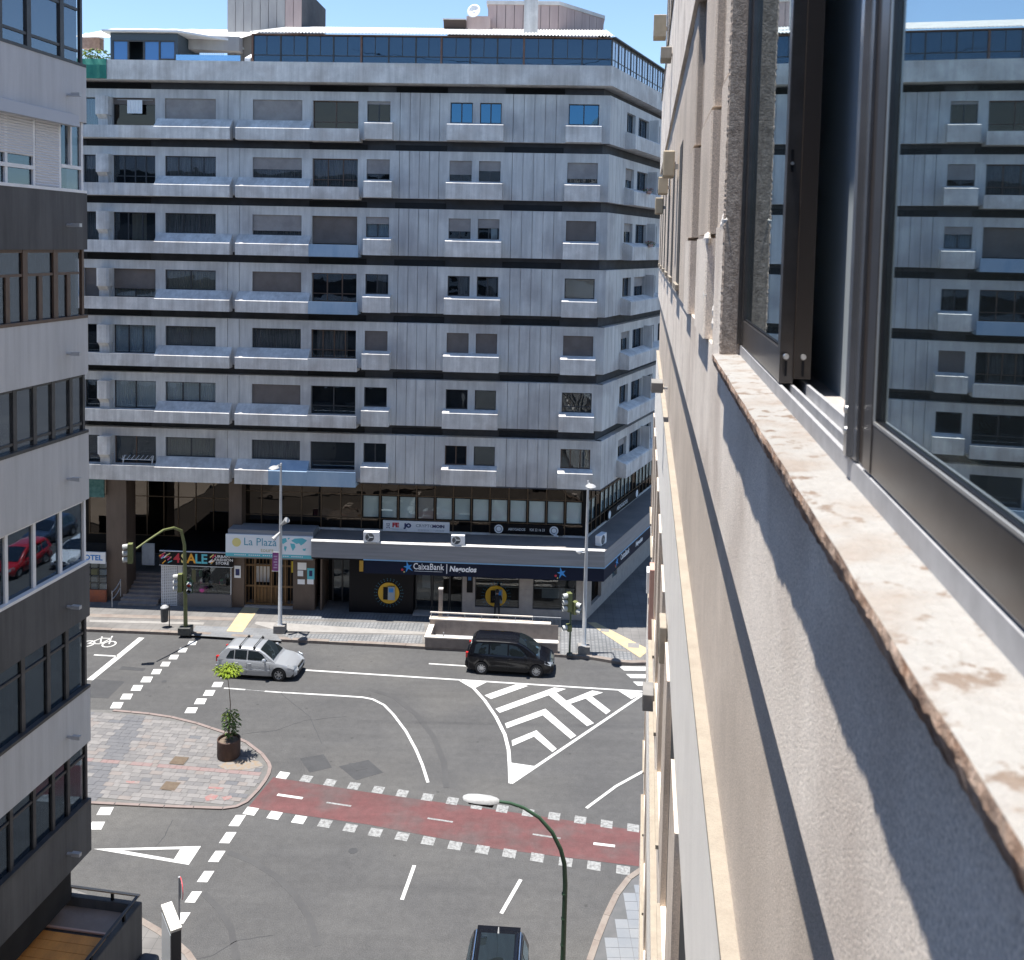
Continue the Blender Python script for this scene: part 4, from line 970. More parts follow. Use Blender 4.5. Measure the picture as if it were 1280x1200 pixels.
sb = bx('sign_board', M['black'], ks, fS(199, 698, nk + .15), fS(291, 698, nk + .15), -nk - .15, -nk - .02, zs0 - .02, zs1 + .02)
ys_ = -nk - .155; zsm = (zs0 + zs1) / 2
xs4 = fS(199, 698, nk + .15)
T4 = Matrix()
for wd, (x, c) in zip('4SALE', [(1.02, 'redq'), (1.42, 'yel'), (1.84, 'orange'), (2.22, 'cyan'), (2.58, 'cyan')]):
    text(wd, .74, M[c], ks, (xs4 + x, ys_, zsm), bold=.02)
for j, (tt) in enumerate(['URBAN', 'FASHION', 'STORE']):
    text(tt, .215, M['signw'], ks, (xs4 + 3.62 + (.08 if j == 1 else 0), ys_, zsm + .19 - j * .19), bold=.003, wscale=1.2)
rb_ = MB(); random.seed(3)
cols = [M['cyan'], M['redq'], M['orange'], M['signw'], M['yel'], M['pinkq']]
swm = MB()
for k in range(22):
    x = xs4 + (.08 + random.random() * .6 if k < 14 else 2.8 + random.random() * .35); z = zsm + random.uniform(-.25, .25); a = random.uniform(.4, .9)
    T = Matrix.Translation((x, ys_ + .002 - k * .0004, z)) @ Matrix.Rotation(-a, 4, 'Y')
    swm.add([(-.14, 0, -.02), (.14, 0, -.035), (.16, 0, .02), (-.1, 0, .035)], [(0, 1, 2, 3)], k % 6, T)
swm.build('printed_swirls', cols, ks)
bx('sign_frame', M['white'], ks, xs4, fS(291, 698, nk + .15), -nk - .152, -nk - .02, zs1 + .02, zs1 + .05); bx('sign_frame', M['white'], ks, xs4, fS(291, 698, nk + .15), -nk - .152, -nk - .02, zs0 - .05, zs0 - .02)
random.seed(5)
for k in range(26):
    x = fS(232, 720, nk) + random.random() * (kb - fS(232, 720, nk) - .3); z = kz0 + (k % 3) * .42; w_ = random.uniform(.12, .3); h_ = random.uniform(.15, .38)
    o = MB().prism([(x, .15), (x + w_, .15), (x + w_ * .9, .4), (x + w_ * .1, .4)], z, z + h_).build('goods', random.choice([M['green'], M['signw'], M['pinkq'], M['black'], M['greyq'], M['blind'], M['curtt'], M['navyq'], M['black']]), ks)
MB().lathe([(0, 0), (.26, .05), (.30, .2), (.22, .34), (0, .38)], fS(252, 735, nk), .05, 16).build('pink_bag', M['pinkq'], ks, smooth=True, loc=(0, 0, kz0))
bx('yellow_poster', M['yel'], ks, fS(238, 720, nk), fS(243, 720, nk), -.05, -.04, kz0 + .6, kz0 + 1.3)
# travel agency
tg = thing('travel_agency', 'travel agency entrance with white and turquoise lettered sign over brown gates', 'shop', tuple(FP0), -FA)
nt_ = .75
ta, tb = fS(282, 682, nt_), fS(391, 682, nt_)
tz0, tz1 = fZ(340, 697, nt_), fZ(340, 669.5, nt_)
bx('sign_box', M['fascia'], tg, ta + .1, tb - .02, -nt_ + .1, .6, tz0 - .12, tz1 + .25)
bx('sign_board', M['signwg'], tg, ta, tb, -nt_, -nt_ + .1, tz0, tz1)
bx('sign_band', M['cyan'], tg, ta, tb, -nt_ - .004, -nt_ - .001, tz0, tz0 + .2)
yy = -nt_ - .006; zm = (tz0 + tz1) / 2
text('La Plaza', .62, M['cyan'] if 0 else mat('teal_print', (.08, .33, .45), .6), tg, (ta + 1.95, yy, zm + .22), bold=-.002, wscale=.95)
text('tours', .34, mat('pale_yellow_print', (.50, .46, .22), .6), tg, (ta + 2.35, yy, zm - .22))
MB().tube([(ta + .62, yy + .004, zm + .18), (ta + .62, yy - .004, zm + .18)], .25, 20).build('sun_logo', M['yel'], tg)
wm = MB()
blobs = [[(0, .3), (.35, .4), (.42, .2), (.2, .05), (.1, .15)], [(.28, -.05), (.42, -.1), (.33, -.38), (.25, -.2)], [(.65, .25), (.85, .38), (1.3, .42), (1.55, .3), (1.35, .1), (1.2, 0), (1.1, .12), (.95, .08)], [(.6, .1), (.85, .08), (.9, -.1), (.75, -.33), (.65, -.1)], [(1.3, -.2), (1.5, -.15), (1.45, -.3), (1.32, -.28)], [(.45, .4), (.6, .42), (.5, .3)]]
for P in blobs: wm.add([(ta + 3.05 + x, yy, zm + .12 + z) for x, z in P], [tuple(range(len(P)))])
wm.build('world_map_print', M['cyan'], tg)
text('902 102 001        www.laplazatours.com   reservas', .13, M['signw'], tg, (ta + 2.5, yy - .002, tz0 + .1)) if 0 else None
lg = MB()
for k in range(34):
    if k % 7 == 6: continue
    lg.box(ta + .5 + k * .115, ta + .57 + k * .115, yy - .003, yy - .001, tz0 + .075, tz0 + .13)
lg.build('small_print', M['signwg'], tg)
g0, g1, g2, g3, g4 = [fS(p, 740, 0) for p in (291, 306, 340, 367, 394)]
bx('column', M['brownc'], tg, g0, g1, -.12, .5, .1, tz0); bx('column', M['brownc'], tg, g3, g4, -.15, .5, .1, tz0)
bx('back_wall', M['dark'], tg, g1, g3, .9, 1.0, .1, tz0)
bx('door_step', M['stone'], tg, g1, g3, -.1, .9, .1, .24)
brz = mat('bronze_gate', (.17, .10, .045), .45, (.12, .07, .035), 5, metal=.3)
gt = MB().box(g1, g3, .1, .16, 1.30, 1.40).box(g1, g3, .1, .16, .26, .36).box(g1, g3, .1, .16, 2.5, 2.6)
for k in range(15): x = g1 + (g3 - g1) * k / 14; gt.tube([(x, .13, .3), (x, .13, tz0)], .022, 6)
for x in (g1 + .55, g1 + 1.5, g3 - .5): gt.box(x - .05, x + .05, .09, .17, .25, tz0)
gt.build('gate', brz, tg)
bx('gate_leaf', brz, tg, g1 + .6, g1 + 1.9, .2, .24, .3, 1.32)
bx('white_blinds', M['signw'], tg, g1 + .45, g1 + 1.25, .6, .62, 1.4, 2.45)
for (x0, x1, z0, z1, c) in [(372, 383, 712, 703, 'signw'), (384, 393, 724, 710, 'cyan'), (372, 379, 720, 713, 'signwg'), (372, 381, 730, 724, 'signw'), (384, 392, 730, 724, 'signw'), (293, 301, 722, 707, 'signwg')]:
    bx('poster', M[c], tg, fS(x0, z0, .15), fS(x1, z0, .15), -.165, -.152, fZ(x0, z0, .15), fZ(x0, z1, .15))
for (x0, x1, z0, z1) in [(294.5, 299.5, 719, 711), (386.5, 390.5, 720, 713)]:
    bx('poster_print', M['navyq'], tg, fS(x0, z0, .15), fS(x1, z0, .15), -.175, -.167, fZ(x0, z0, .15), fZ(x0, z1, .15))
bx('yellow_notice', mat('yellow_notice', (.6, .45, .03), .6), tg, fS(364, 708, .1), fS(368.5, 708, .1), -.06, -.04, fZ(365, 716, .1), fZ(365, 702, .1))
bx('red_column_light', M['brownc'], tg, g4, g4 + .12, -.1, .3, .1, tz0) if 0 else None
# canopy over the bank
can0 = tb + .03; cx1 = 12.26; nc = 1.2
zc1 = fZ(600, 704, 1.2); zn0 = fZ(600, 722, 1.2)
cn = MB()
cn.prism([(can0, -nc), (cx1, -nc), (cx1 + LS * SX, -nc + LS * SY), (cx1 + LS * SX - 2, -nc + LS * SY + 2), (cxr + .1, -NR + .2), (can0, -NR + .2)], zc1, zc - .03, 0)
cn.build('canopy', M['fascia'], B)
MB().prism([(can0, -nc - .02), (cx1 + .02, -nc - .02), (cx1 + LS * SX + .02, -nc + LS * SY - .02), (cx1 + LS * SX - 2, -nc + LS * SY + 2), (cxr + .1, -NR + .0), (can0, -NR)], zc - .029, zc).build('canopy_top', M['canopy'], B)
MB().profx([(-nc - .04, zc - .05), (-nc - .04, zc - .02), (-nc + .04, zc + .05), (-nc + .12, zc + .05), (-nc + .12, zc + .001), (-nc - .021, zc + .001)], can0, cx1).build('canopy_lip', M['conc_front'], B)
sg0 = fS(454, 712, 1.22)
sgn_ = MB().box(sg0, cx1 - .02, -nc + .05, -nc + .5, zn0, zc1 - .02).box(0.02, LS, .05, .4, zn0, zc1 - .02, T=sideT(cx1, nc))
sgo = sgn_.build('bank_sign_board', M['navy'], B)
MB().box(sg0, cx1, -nc - .015, -nc + .12, zc1 - .06, zc1 - .002).box(0, LS, -.015, .12, zc1 - .06, zc1 - .003, T=sideT(cx1, nc)).build('sign_edge', mat('pale_blue_edge', (.22, .42, .62), .4), sgo)
bx('canopy_underside', M['black'], B, can0, sg0, -nc + .05, .4, zc1 - .1, zc1 - .001)
ty = -nc + .045; zt_ = (zn0 + zc1) / 2 - .02
def star(x, z, s, T=None, par=None):
    mb = MB(); m = 0
    pts = []
    for k in range(5):
        a = math.pi / 2 + k * 2 * math.pi / 5 + .25; r1 = s * (1.15 if k in (0, 2, 3) else .85); b = a + math.pi / 5
        pts += [(r1 * math.cos(a), r1 * math.sin(a)), (s * .34 * math.cos(b), s * .34 * math.sin(b))]
    mb.add([(x + p[0], ty, z + p[1]) for p in pts] + [(x, ty, z)], [(i, (i + 1) % 10, 10) for i in range(10)], 0, T)
    mb.add([(x - s * 1.05 + s * .22 * math.cos(t), ty - .003, z - s * .55 + s * .22 * math.sin(t)) for t in [k * .628 for k in range(10)]], [tuple(range(10))], 1, T)
    mb.add([(x - s * .7 + s * .12 * math.cos(t), ty - .003, z - s * .95 + s * .12 * math.sin(t)) for t in [k * .628 for k in range(10)]], [tuple(range(10))], 2, T)
    mb.build('star_emblem', [mat('bright_blue_print', (.04, .28, .68), .4), M['redq'], M['yel']], sgo)
cb = fS(536, 710, 1.16)
star(fS(510, 709, 1.16), zt_ + .05, .30)
text('CaixaBank', .50, M['signw'], sgo, (fS(535.5, 709, 1.16), ty, zt_ + .09), bold=.004, wscale=.80)
MB().box(fS(518, 709, 1.16), fS(553, 709, 1.16), ty - .004, ty, zt_ - .17, zt_ - .15).box(fS(558, 709, 1.16), fS(559, 709, 1.16), ty - .004, ty, zt_ - .25, zt_ + .28).build('sign_line', M['signwg'], sgo)
text('Negocios', .42, M['signw'], sgo, (fS(578.5, 710, 1.16), ty, zt_ + .02), bold=.016, wscale=.92, shear=.15)
star(fS(702, 713, 1.16), zt_ + .02, .30)
Ts = sideT(cx1, nc) @ Matrix.Translation((0, nc, 0))
star(2.35, zt_ + .05, .28, Matrix.Identity(4) @ sideT(cx1, nc) @ Matrix.Translation((0, 1.2, 0)))
text('CaixaBank', .48, M['signw'], sgo, (3.8, .04, zt_ + .06), T=sideT(cx1, nc), bold=.004, wscale=.8)
text('Negocios', .40, M['signw'], sgo, (6.6, .04, zt_), T=sideT(cx1, nc), bold=.016, wscale=.92, shear=.15)
bx('sign_end_plate', M['amber'], sgo, sg0 - .22, sg0 - .01, -nc + .0, -nc + .3, zn0 + .1, zc1 - .1)
# bank ground floor wall
bk = B
def gx(px, n=0, py=742): return fS(px, py, n)
zt0 = zc1 - .1
xk = [gx(p) for p in (403, 437, 517, 522, 578, 594, 649, 666, 720, 732)]
bx('entrance_recess_wall', M['black'], B, xk[0], xk[1], 1.5, 1.6, .1, zt0)
bx('entrance_door', M['shopgl'], B, gx(410), gx(437) - .1, 1.2, 1.21, .2, 2.9)
for p in (410, 422, 436): bx('door_post', M['frame'], B, gx(p) - .04, gx(p) + .04, 1.15, 1.25, .2, 3.0)
bx('reveal_wall', M['stonew'] if 0 else M['brownc'], B, xk[0] - .1, xk[0], -.1, 1.5, .1, zt0)
pan = bx('black_bank_panel', M['black'], B, xk[1], xk[2], -.12, .4, .1, zt0 - .003)
def cashpoint(px, py, yb, par):
    x, z = fac(px, py, -yb)
    ring = MB().tube([(x, yb - .02, z), (x, yb - .045, z)], .60, 28)
    ring.build('yellow_ring', mat('orange_yellow_ring', (.62, .36, .02), .4), par)
    MB().box(x - .30, x + .02, yb - .10, yb - .046, z - .36, z + .34).build('cash_slot', M['black'], par)
    MB().box(x - .03, x + .36, yb - .14, yb - .046, z - .36, z + .40).build('cash_machine', mat('grey_blue_machine', (.25, .30, .36), .35, metal=.3), par)
    MB().box(x + .02, x + .28, yb - .146, yb - .141, z + .08, z + .32).build('screen', M['blueq'], par)
    d = MB()
    for k in range(26):
        a = 2 * math.pi * k / 26
        for r in (.70, .80): d.add([(x + r * math.cos(a) - .022, yb - .004, z + r * math.sin(a) - .022), (x + r * math.cos(a) + .022, yb - .004, z + r * math.sin(a) - .022), (x + r * math.cos(a) + .022, yb - .004, z + r * math.sin(a) + .022), (x + r * math.cos(a) - .022, yb - .004, z + r * math.sin(a) + .022)], [(0, 1, 2, 3)])
    d.build('dot_print', mat('teal_blue_dots', (.02, .14, .22), .5), par)
cashpoint(486, 741, -.12, pan)
# entrance doors
bx('lobby_back_wall', M['dark'], B, xk[2], xk[4], 2.4, 2.5, .1, zt0)
bx('entrance_ramp', M['stone'], B, xk[2], xk[4], -.35, 1.0, .1, .2)
for a, b in ((519, 538), (540, 560), (562, 577)):
    bx('door_pane', M['shopgl'], B, gx(a) + .03, gx(b) - .03, .42, .43, .2, zt0 - .05)
for p in (519, 539, 561, 577): bx('door_post', M['frame'], B, gx(p) - .04, gx(p) + .04, .38, .47, .2, zt0 - .003)
bx('lobby_strip', M['signwg'], B, gx(545), gx(576), 1.9, 1.92, 2.4, 2.45); bx('lobby_strip', M['signwg'], B, gx(545), gx(576), 1.9, 1.92, 1.7, 1.74)
bx('lobby_poster', M['blind'], B, gx(524), gx(534), 1.2, 1.22, 1.2, 2.3)
# stone piers with slabs as separate pieces
def pier(a, b, z0, z1, y0=-.1, y1=.35, T=None):
    MB().box(a + .004, b - .004, y0 + .03, y1, z0, z1, T=T).build('pier_core', M['stone'], B)
    nx = max(1, round((b - a) / .62)); nz_ = max(1, round((z1 - z0) / .85))
    for i in range(nx):
        for j in range(nz_):
            x = a + (b - a) * i / nx; z = z0 + (z1 - z0) * j / nz_
            MB().box(x + .004, x + (b - a) / nx - .004, y0, y0 + .029, z + .004, z + (z1 - z0) / nz_ - .004, T=T).build('stone_slab', M['stone'], B)
def gz(py, px=650): return fZ(px, py, .1)
wz0 = gz(761)
pier(xk[4], xk[5], .12, zt0); pier(xk[6], xk[7], .12, zt0); pier(xk[8], xk[9], .12, zt0)
pier(xk[5], xk[6], .12, wz0); pier(xk[7], xk[8], .12, wz0)
bx('wall_sign', M['black'], B, gx(583.5), gx(591), -.13, -.101, 1.5, 2.7); bx('wall_sign_print', M['blueline'], B, gx(585), gx(589), -.136, -.131, 2.2, 2.45)
for a, b in ((xk[5], xk[6]), (xk[7], xk[8])):
    o = MB().box(a, b, -.02, .06, wz0, wz0 + .06).box(a, a + .05, -.02, .06, wz0 + .06, zt0).box(b - .05, b, -.02, .06, wz0 + .06, zt0).build('shop_window', M['frame'], B)
    bx('pane', M['shopgl'], o, a + .05, b - .05, .0, .01, wz0 + .06, zt0)
    bx('interior_back', M['dark'], o, a, b, 1.9, 2.0, .2, zt0)
    for zz in (2.75, 2.2, 1.6): bx('interior_strip', M['signwg'], o, a + .05, b - .05, .6, .62, zz, zz + .06)
bx('desk', M['stonew'], B, xk[7] + .1, xk[7] + 1.8, .9, 1.2, 1.7, 1.85); bx('monitor', M['blind'], B, xk[7] + .5, xk[7] + 1.5, .8, .83, 1.0, 1.5)
cashpoint(620, 745, .0, B)
# side wall at street level
sx0 = 11.35
sg = sideT(sx0, .1)
xw = [0, 0.9, 2.6, 4.6, 5.5, 9.0, 10.2, LS]
pier(xw[0], xw[1], .12, zt0, 0, .45, sg); pier(xw[2], xw[3], .12, zt0, 0, .45, sg); pier(xw[4], xw[5], .12, zt0, 0, .45, sg); pier(xw[6], xw[7], .12, zt0, 0, .45, sg)
for a, b, z0 in ((xw[1], xw[2], .7), (xw[3], xw[4], 1.1), (xw[5], xw[6], 1.7)):
    pier(a, b, .12, z0, 0, .45, sg)
    MB().box(a, b, .2, .22, z0, zt0, T=sg).build('side_window_pane', [M['darkgl'], glass('teal_pane', (.3, .6, .7), .2, dark=(.05, .14, .17), through=0), M['darkgl']][[.7, 1.1, 1.7].index(z0)], B)
bx('ground_core', M['dark'], B, xk[5], xk[8], 2.0, 10, .1, zt0)
MB().prism([(xk[8], .4), (sx0 - .1, .4), (sx0 + LS * SX - .6, .4 + LS * SY), (xk[8], 14)], .1, zt0).build('ground_core', M['dark'], B)
# signs on the ribbon band
def zrb(py, px): return fZ(px, py, NR + .1)
s_a, s_b = fS(479, 656, NR + .1), fS(562, 656, NR + .1)
bn = thing('banner_sign', 'long white banner lettered in red and black below the office windows', 'sign', tuple(FP0), -FA)
bz0, bz1 = zrb(664.5, 520), zrb(651.5, 520)
bx('board', M['signw'], bn, s_a, s_b, -NR - .16, -NR - .06, bz0, bz1)
yb = -NR - .165; zb_ = (bz0 + bz1) / 2
text('FE', .34, M['redq'], bn, (s_a + .72, yb, zb_ + .05), bold=.02, wscale=1.15)
text('JO', .32, M['navyq'], bn, (s_a + 1.42, yb, zb_ + .04), bold=.025, wscale=1.1)
text('CRYPTO', .24, M['greyq'], bn, (s_a + 2.38, yb, zb_ + .06), bold=.003, wscale=1.1); text('MOIN', .24, M['navyq'], bn, (s_a + 3.17, yb, zb_ + .05), bold=.012, wscale=1.1)
lm = MB()
for k in range(9): lm.box(s_a + .2 + (k % 3) * .07, s_a + .25 + (k % 3) * .07, yb - .002, yb, zb_ - .12 + (k // 3) * .1 + (k % 2) * .03, zb_ - .06 + (k // 3) * .1)
lm.build('logo_mark', M['navyq'], bn)
sp_ = MB()
for x0, n_ in ((.35, 12), (.55, 10), (2.0, 18), (2.0, 8), (3.0, 6)):
    for k in range(n_): sp_.box(s_a + x0 + k * .085, s_a + x0 + .06 + k * .085, yb - .001, yb, zb_ - .17 - (.055 if x0 in (.55,) or n_ in (8, 6) else 0), zb_ - .15 - (.055 if x0 in (.55,) or n_ in (8, 6) else 0))
sp_.build('small_print', M['greyq'], bn)
ab = thing('lawyers_sign', 'black sign board with two round pale emblems and white lettering on the bank building', 'sign', tuple(FP0), -FA)
a0, a1 = fS(613, 661, NR + .1), fS(704, 661, NR + .1)
az0, az1 = zrb(668, 660), zrb(656, 660)
bx('board', M['black'], ab, a0, a1, -NR - .14, -NR - .06, az0, az1)
for px in (623.5, 692.5):
    x = fS(px, 661, NR + .1); z = (az0 + az1) / 2
    MB().tube([(x, -NR - .141, z), (x, -NR - .15, z)], .25, 20).build('emblem', M['signwg'], ab)
    MB().tube([(x, -NR - .1505, z), (x, -NR - .1525, z)], .19, 20).build('emblem_ring', M['greyq'], ab)
    MB().tube([(x, -NR - .153, z), (x, -NR - .1545, z)], .13, 20).build('emblem_core', M['signwg'], ab)
text('ABOGADOS', .21, M['signw'], ab, (fS(646, 661, NR + .1), -NR - .145, (az0 + az1) / 2), wscale=.85)
text('928 22 16 33', .21, M['signw'], ab, (fS(671.5, 662, NR + .1), -NR - .145, (az0 + az1) / 2), wscale=.78)
sl_ = thing('side_office_sign', 'black office sign with round emblem on the angled side wall above the canopy', 'sign', tuple(FP0), -FA)
Tn = sideT(cxr, NR)
MB().box(3.4, 9.6, -.14, -.06, zr0 + .02, zr0 + .58, T=Tn).build('board', M['black'], sl_)
MB().tube([(3.75, -.141, zr0 + .3), (3.75, -.15, zr0 + .3)], .24, 20, T=Tn).build('emblem', M['signwg'], sl_)
MB().tube([(9.3, -.141, zr0 + .3), (9.3, -.15, zr0 + .3)], .24, 20, T=Tn).build('emblem', M['signwg'], sl_)
text('ABOGADOS', .36, M['signw'], sl_, (6.2, -.145, zr0 + .3), T=Tn, wscale=1.1)
# air conditioning units standing on the canopy
def aircon(px, py, rz=0, w=.86, h=.62, x=None, lab=''):
    if x is None: s_, n_ = facG(px, py, zc)
    else: s_, n_ = x
    p = FP0 + FU * s_ + FN * n_
    t = thing('air_conditioner', lab, 'air conditioner', (p[0], p[1], zc), -FA + rz, 'air conditioning units on the canopy')
    bevel(MB().box(-w / 2, w / 2, -.16, .16, .05, h).build('casing', M['white'], t), .015)
    MB().tube([(-.08, -.161, h / 2 + .03), (-.08, -.168, h / 2 + .03)], h * .40, 24).build('fan_grille', mat('dark_grille', (.07, .07, .072), .7), t)
    f = MB()
    for k in range(3): f.tube([(-.08, -.172, h / 2 + .03), (-.08 + .2 * math.cos(k * 2.1), -.172, h / 2 + .03 + .2 * math.sin(k * 2.1))], .02, 6)
    f.tube([(-.08, -.169, h / 2 + .03), (-.08, -.18, h / 2 + .03)], .05, 12)
    for r in (.1, .17, .23): 
        f.tube([(-.08 + r * math.cos(a), -.175, h / 2 + .03 + r * math.sin(a)) for a in [i * math.pi / 8 for i in range(17)]], .004, 4)
    f.build('fan', M['greyq'], t)
    for xx in (-w * .35, w * .35): bx('foot', M['greyq'], t, xx - .04, xx + .04, -.16, .16, 0, .049)
    return t
aircon(464.5, 678, lab='larger white air conditioner left of the white banner on the canopy')
aircon(572.5, 681, w=.74, h=.56, lab='white air conditioner right of the white banner on the canopy')
aircon(751, 681, R_(64), lab='white air conditioner on the canopy round the corner on the side street')
# security cameras and small fittings
def cctv(px, py, n, lab):
    s_, z_ = fac(px, py, n); p = FP0 + FU * s_ + FN * n
    t = thing('security_camera', lab, 'camera', (p[0], p[1], z_), -FA)
    MB().box(-.05, .05, .0, .25, -.03, .03).build('bracket', M['white'], t)
    MB().tube([(-.12, -.02, -.05), (.12, -.12, -.08)], .05, 10).build('housing', M['white'], t)
cctv(695, 668, NR + .35, 'small white camera under the black lawyers sign')
# ================================================================ street furniture on the far pavement
def gp(px, py, z=ZP): g = G(px, py, z); return (g[0], g[1], z)
def hgt(px, py, base):      # height on the vertical through a base point
    p = hitp(px, py, base, np.array([0, 1, 0.0])); return float(p[2])
# left silver lamp post
MB().prism([(-70, 15), (-27, 15), (-27, 46), (-70, 46)], -.1, .12).build('bounce_slab', mat('pale_bounce_slab', (.34, .33, .31), .9, (.42, .41, .39), .6), kind='structure')  # unseen pale slab added to bounce sunlight onto the opposite facade
def silver_post(bpx, bpy, top, lab, head, extra):
    b = gp(bpx, bpy); t = thing('street_lamp', lab, 'street lamp', b, 0, 'silver street lamps on the far pavement')
    h = hgt(bpx, top, b) - ZP
    bevel(MB().box(-.30, .30, -.27, .27, 0, .42).build('base_block', M['greyblock'], t), .02)
    MB().tube([(0, 0, .42), (0, 0, .5), (0, 0, h * .5), (0, 0, h)], [.16, .11, .09, .05], 14).build('pole', M['steel'], t, smooth=True)
    hd = MB(); hd.lathe([(0, .10), (.12, .09), (.22, .03), (.26, -.02), (.22, -.06), (0, -.07)], 0, 0, 18, T=Matrix.Translation((head[0], head[1], h)) @ Matrix.Diagonal((1.0, 1.5, .8, 1)))
    MB().tube([(0, 0, h - .15), (head[0] * .3, head[1] * .4, h - .02), (head[0], head[1], h)], .035, 8).build('arm', M['steel'], t)
    hd.build('lamp_head', M['lampw'], t, smooth=True)
    return t, h
sp1, h1 = silver_post(350, 790, 579, 'silver street lamp with purple banner in front of the travel agency', (-.12, -1.0), None)
zb1 = hgt(350, 708, tuple(sp1.location)) - ZP; zb2 = hgt(350, 692, tuple(sp1.location)) - ZP
bnm = MB().box(-.42, -.08, -.01, .01, zb1 - .25, zb1 + .75).build('banner', M['purple'], sp1)
MB().tube([(0, 0, zb1 + .76), (-.45, 0, zb1 + .76)], .015, 6).tube([(0, 0, zb1 - .26), (-.45, 0, zb1 - .26)], .015, 6).build('banner_arm', M['steel'], sp1)
bp_ = MB()
for k in range(5): bp_.box(-.36 + (k % 2) * .05, -.16, -.0125, -.0102, zb1 - .1 + k * .15, zb1 - .03 + k * .15)
bp_.build('banner_print', mat('pale_purple_print', (.5, .35, .48), .7), bnm)
zs_ = hgt(350, 660, tuple(sp1.location)) - ZP
spk = MB().tube([(.05, -.1, zs_ + .2), (.42, -.35, zs_ + .55)], [.05, .16], 10).tube([(0, -.1, zs_ - .2), (-.3, -.35, zs_ - .5)], [.05, .12], 10).build('flood_light', M['lampw'], sp1)
sp2, h2 = silver_post(729.5, 816, 601, 'silver street lamp with small camera at the corner of the bank', (.05, -1.0), None)
zc2 = hgt(729, 690, tuple(sp2.location)) - ZP
MB().tube([(0, 0, zc2), (-.35, -.2, zc2 + .02)], .02, 6).lathe([(0, .1), (.16, .08), (.17, 0), (.06, -.12), (0, -.14)], -.38, -.22, 14, T=Matrix.Translation((0, 0, zc2 + .1))).build('dome_camera', M['white'], sp2, smooth=True)
# traffic lights
def signal_head(t, x, y, z, rz, name='signal_head', n=3, m=None, lit=None):
    T = Matrix.Translation((x, y, z)) @ Matrix.Rotation(rz, 4, 'Z')
    hh = .32 * n
    o = MB().box(-.15, .15, -.10, .12, -hh / 2, hh / 2, T=T).build(name, m or M['olive'], t)
    v = MB(); l = MB()
    for k in range(n):
        zz = hh / 2 - .16 - .32 * k
        v.tube([(0, -.10, zz + .02), (0, -.34, zz + .0)], [.13, .125], 12, T=T, caps=False)
        l.tube([(0, -.101, zz), (0, -.11, zz)], .11, 12, mi=(1 if lit == k else 0), T=T)
    v.build('visor', mat('pale_grey_visor', (.40, .41, .40), .6), o)
    l.build('lens', [M['black'], mat('lit_red_lens', (.9, .1, .05), .3)], o)
    return o
b = gp(232, 792); tl = thing('traffic_light', 'olive curved arm traffic light reaching over the road by the clothes shop', 'traffic light', b)
h = hgt(229, 665, b) - ZP
bevel(MB().box(-.32, .32, -.30, .30, 0, .40).build('base_block', M['box'], tl), .02)
pts = [(0, 0, .4), (-.02, -.02, h * .6), (-.04, -.05, h * .88), (-.14, -.25, h + .15), (-.35, -.75, h + .45), (-.65, -1.4, h + .52), (-1.05, -2.4, h + .30), (-1.35, -3.1, h + .1)]
MB().tube(pts, [.11, .095, .085, .075, .065, .058, .05, .045], 12).build('curved_mast', M['olive'], tl, smooth=True)
signal_head(tl, -1.55, -3.35, h - .05, R_(-78))
signal_head(tl, -.28, -.03, 2.75, R_(-80)); o = signal_head(tl, .24, -.08, 2.55, R_(10), n=2, m=M['dgreen'], lit=0)
bx('backing_plate', M['dgreen'], tl, -.12, .0, -.05, .2, 2.1, 3.1)
MB().tube([(0, 0, 2.55), (-.28, -.03, 2.65)], .03, 6).tube([(0, 0, 2.4), (.24, 0, 2.45)], .03, 6).build('bracket', M['olive'], tl)
b = gp(712, 819); tl2 = thing('traffic_light', 'dark green straight pole traffic light beside the corner lamp post', 'traffic light', b)
h = hgt(712, 742, b) - ZP
MB().lathe([(0, .12), (.14, .12), (.17, .05), (.17, 0)], 0, 0, 14).build('base', M['box'], tl2)
MB().tube([(0, 0, .1), (0, 0, h - .5)], .05, 10).build('pole', M['dgreen'], tl2)
signal_head(tl2, -.10, -.05, h - .42, R_(-72)); signal_head(tl2, .22, -.02, h - .72, R_(55), n=2)
signal_head(tl2, -.08, -.02, 1.45, R_(-72), n=1, name='push_button_box')
# litter bin on a post
b = gp(208, 784); lb = thing('litter_bin', 'dark grey litter bin hung on a short post at the kerb by the clothes shop', 'litter bin', b)
MB().tube([(.16, 0, 0), (.16, 0, 1.25)], .03, 8).lathe([(.16, .01), (.16, 0)], .16, 0, 10).build('post', M['frame'], lb)
MB().lathe([(0, .32), (.18, .32), (.21, 1.05), (.19, 1.05), (.17, .36), (0, .36)], -.1, 0, 18).build('bin_body', mat('charcoal_plastic', (.055, .058, .062), .6, (.075, .078, .08), 8), lb, smooth=True)
MB().lathe([(0, 1.20), (.12, 1.19), (.21, 1.10), (.215, 1.06), (.19, 1.055)], -.1, 0, 18).build('lid', M['lampw'], lb, smooth=True)
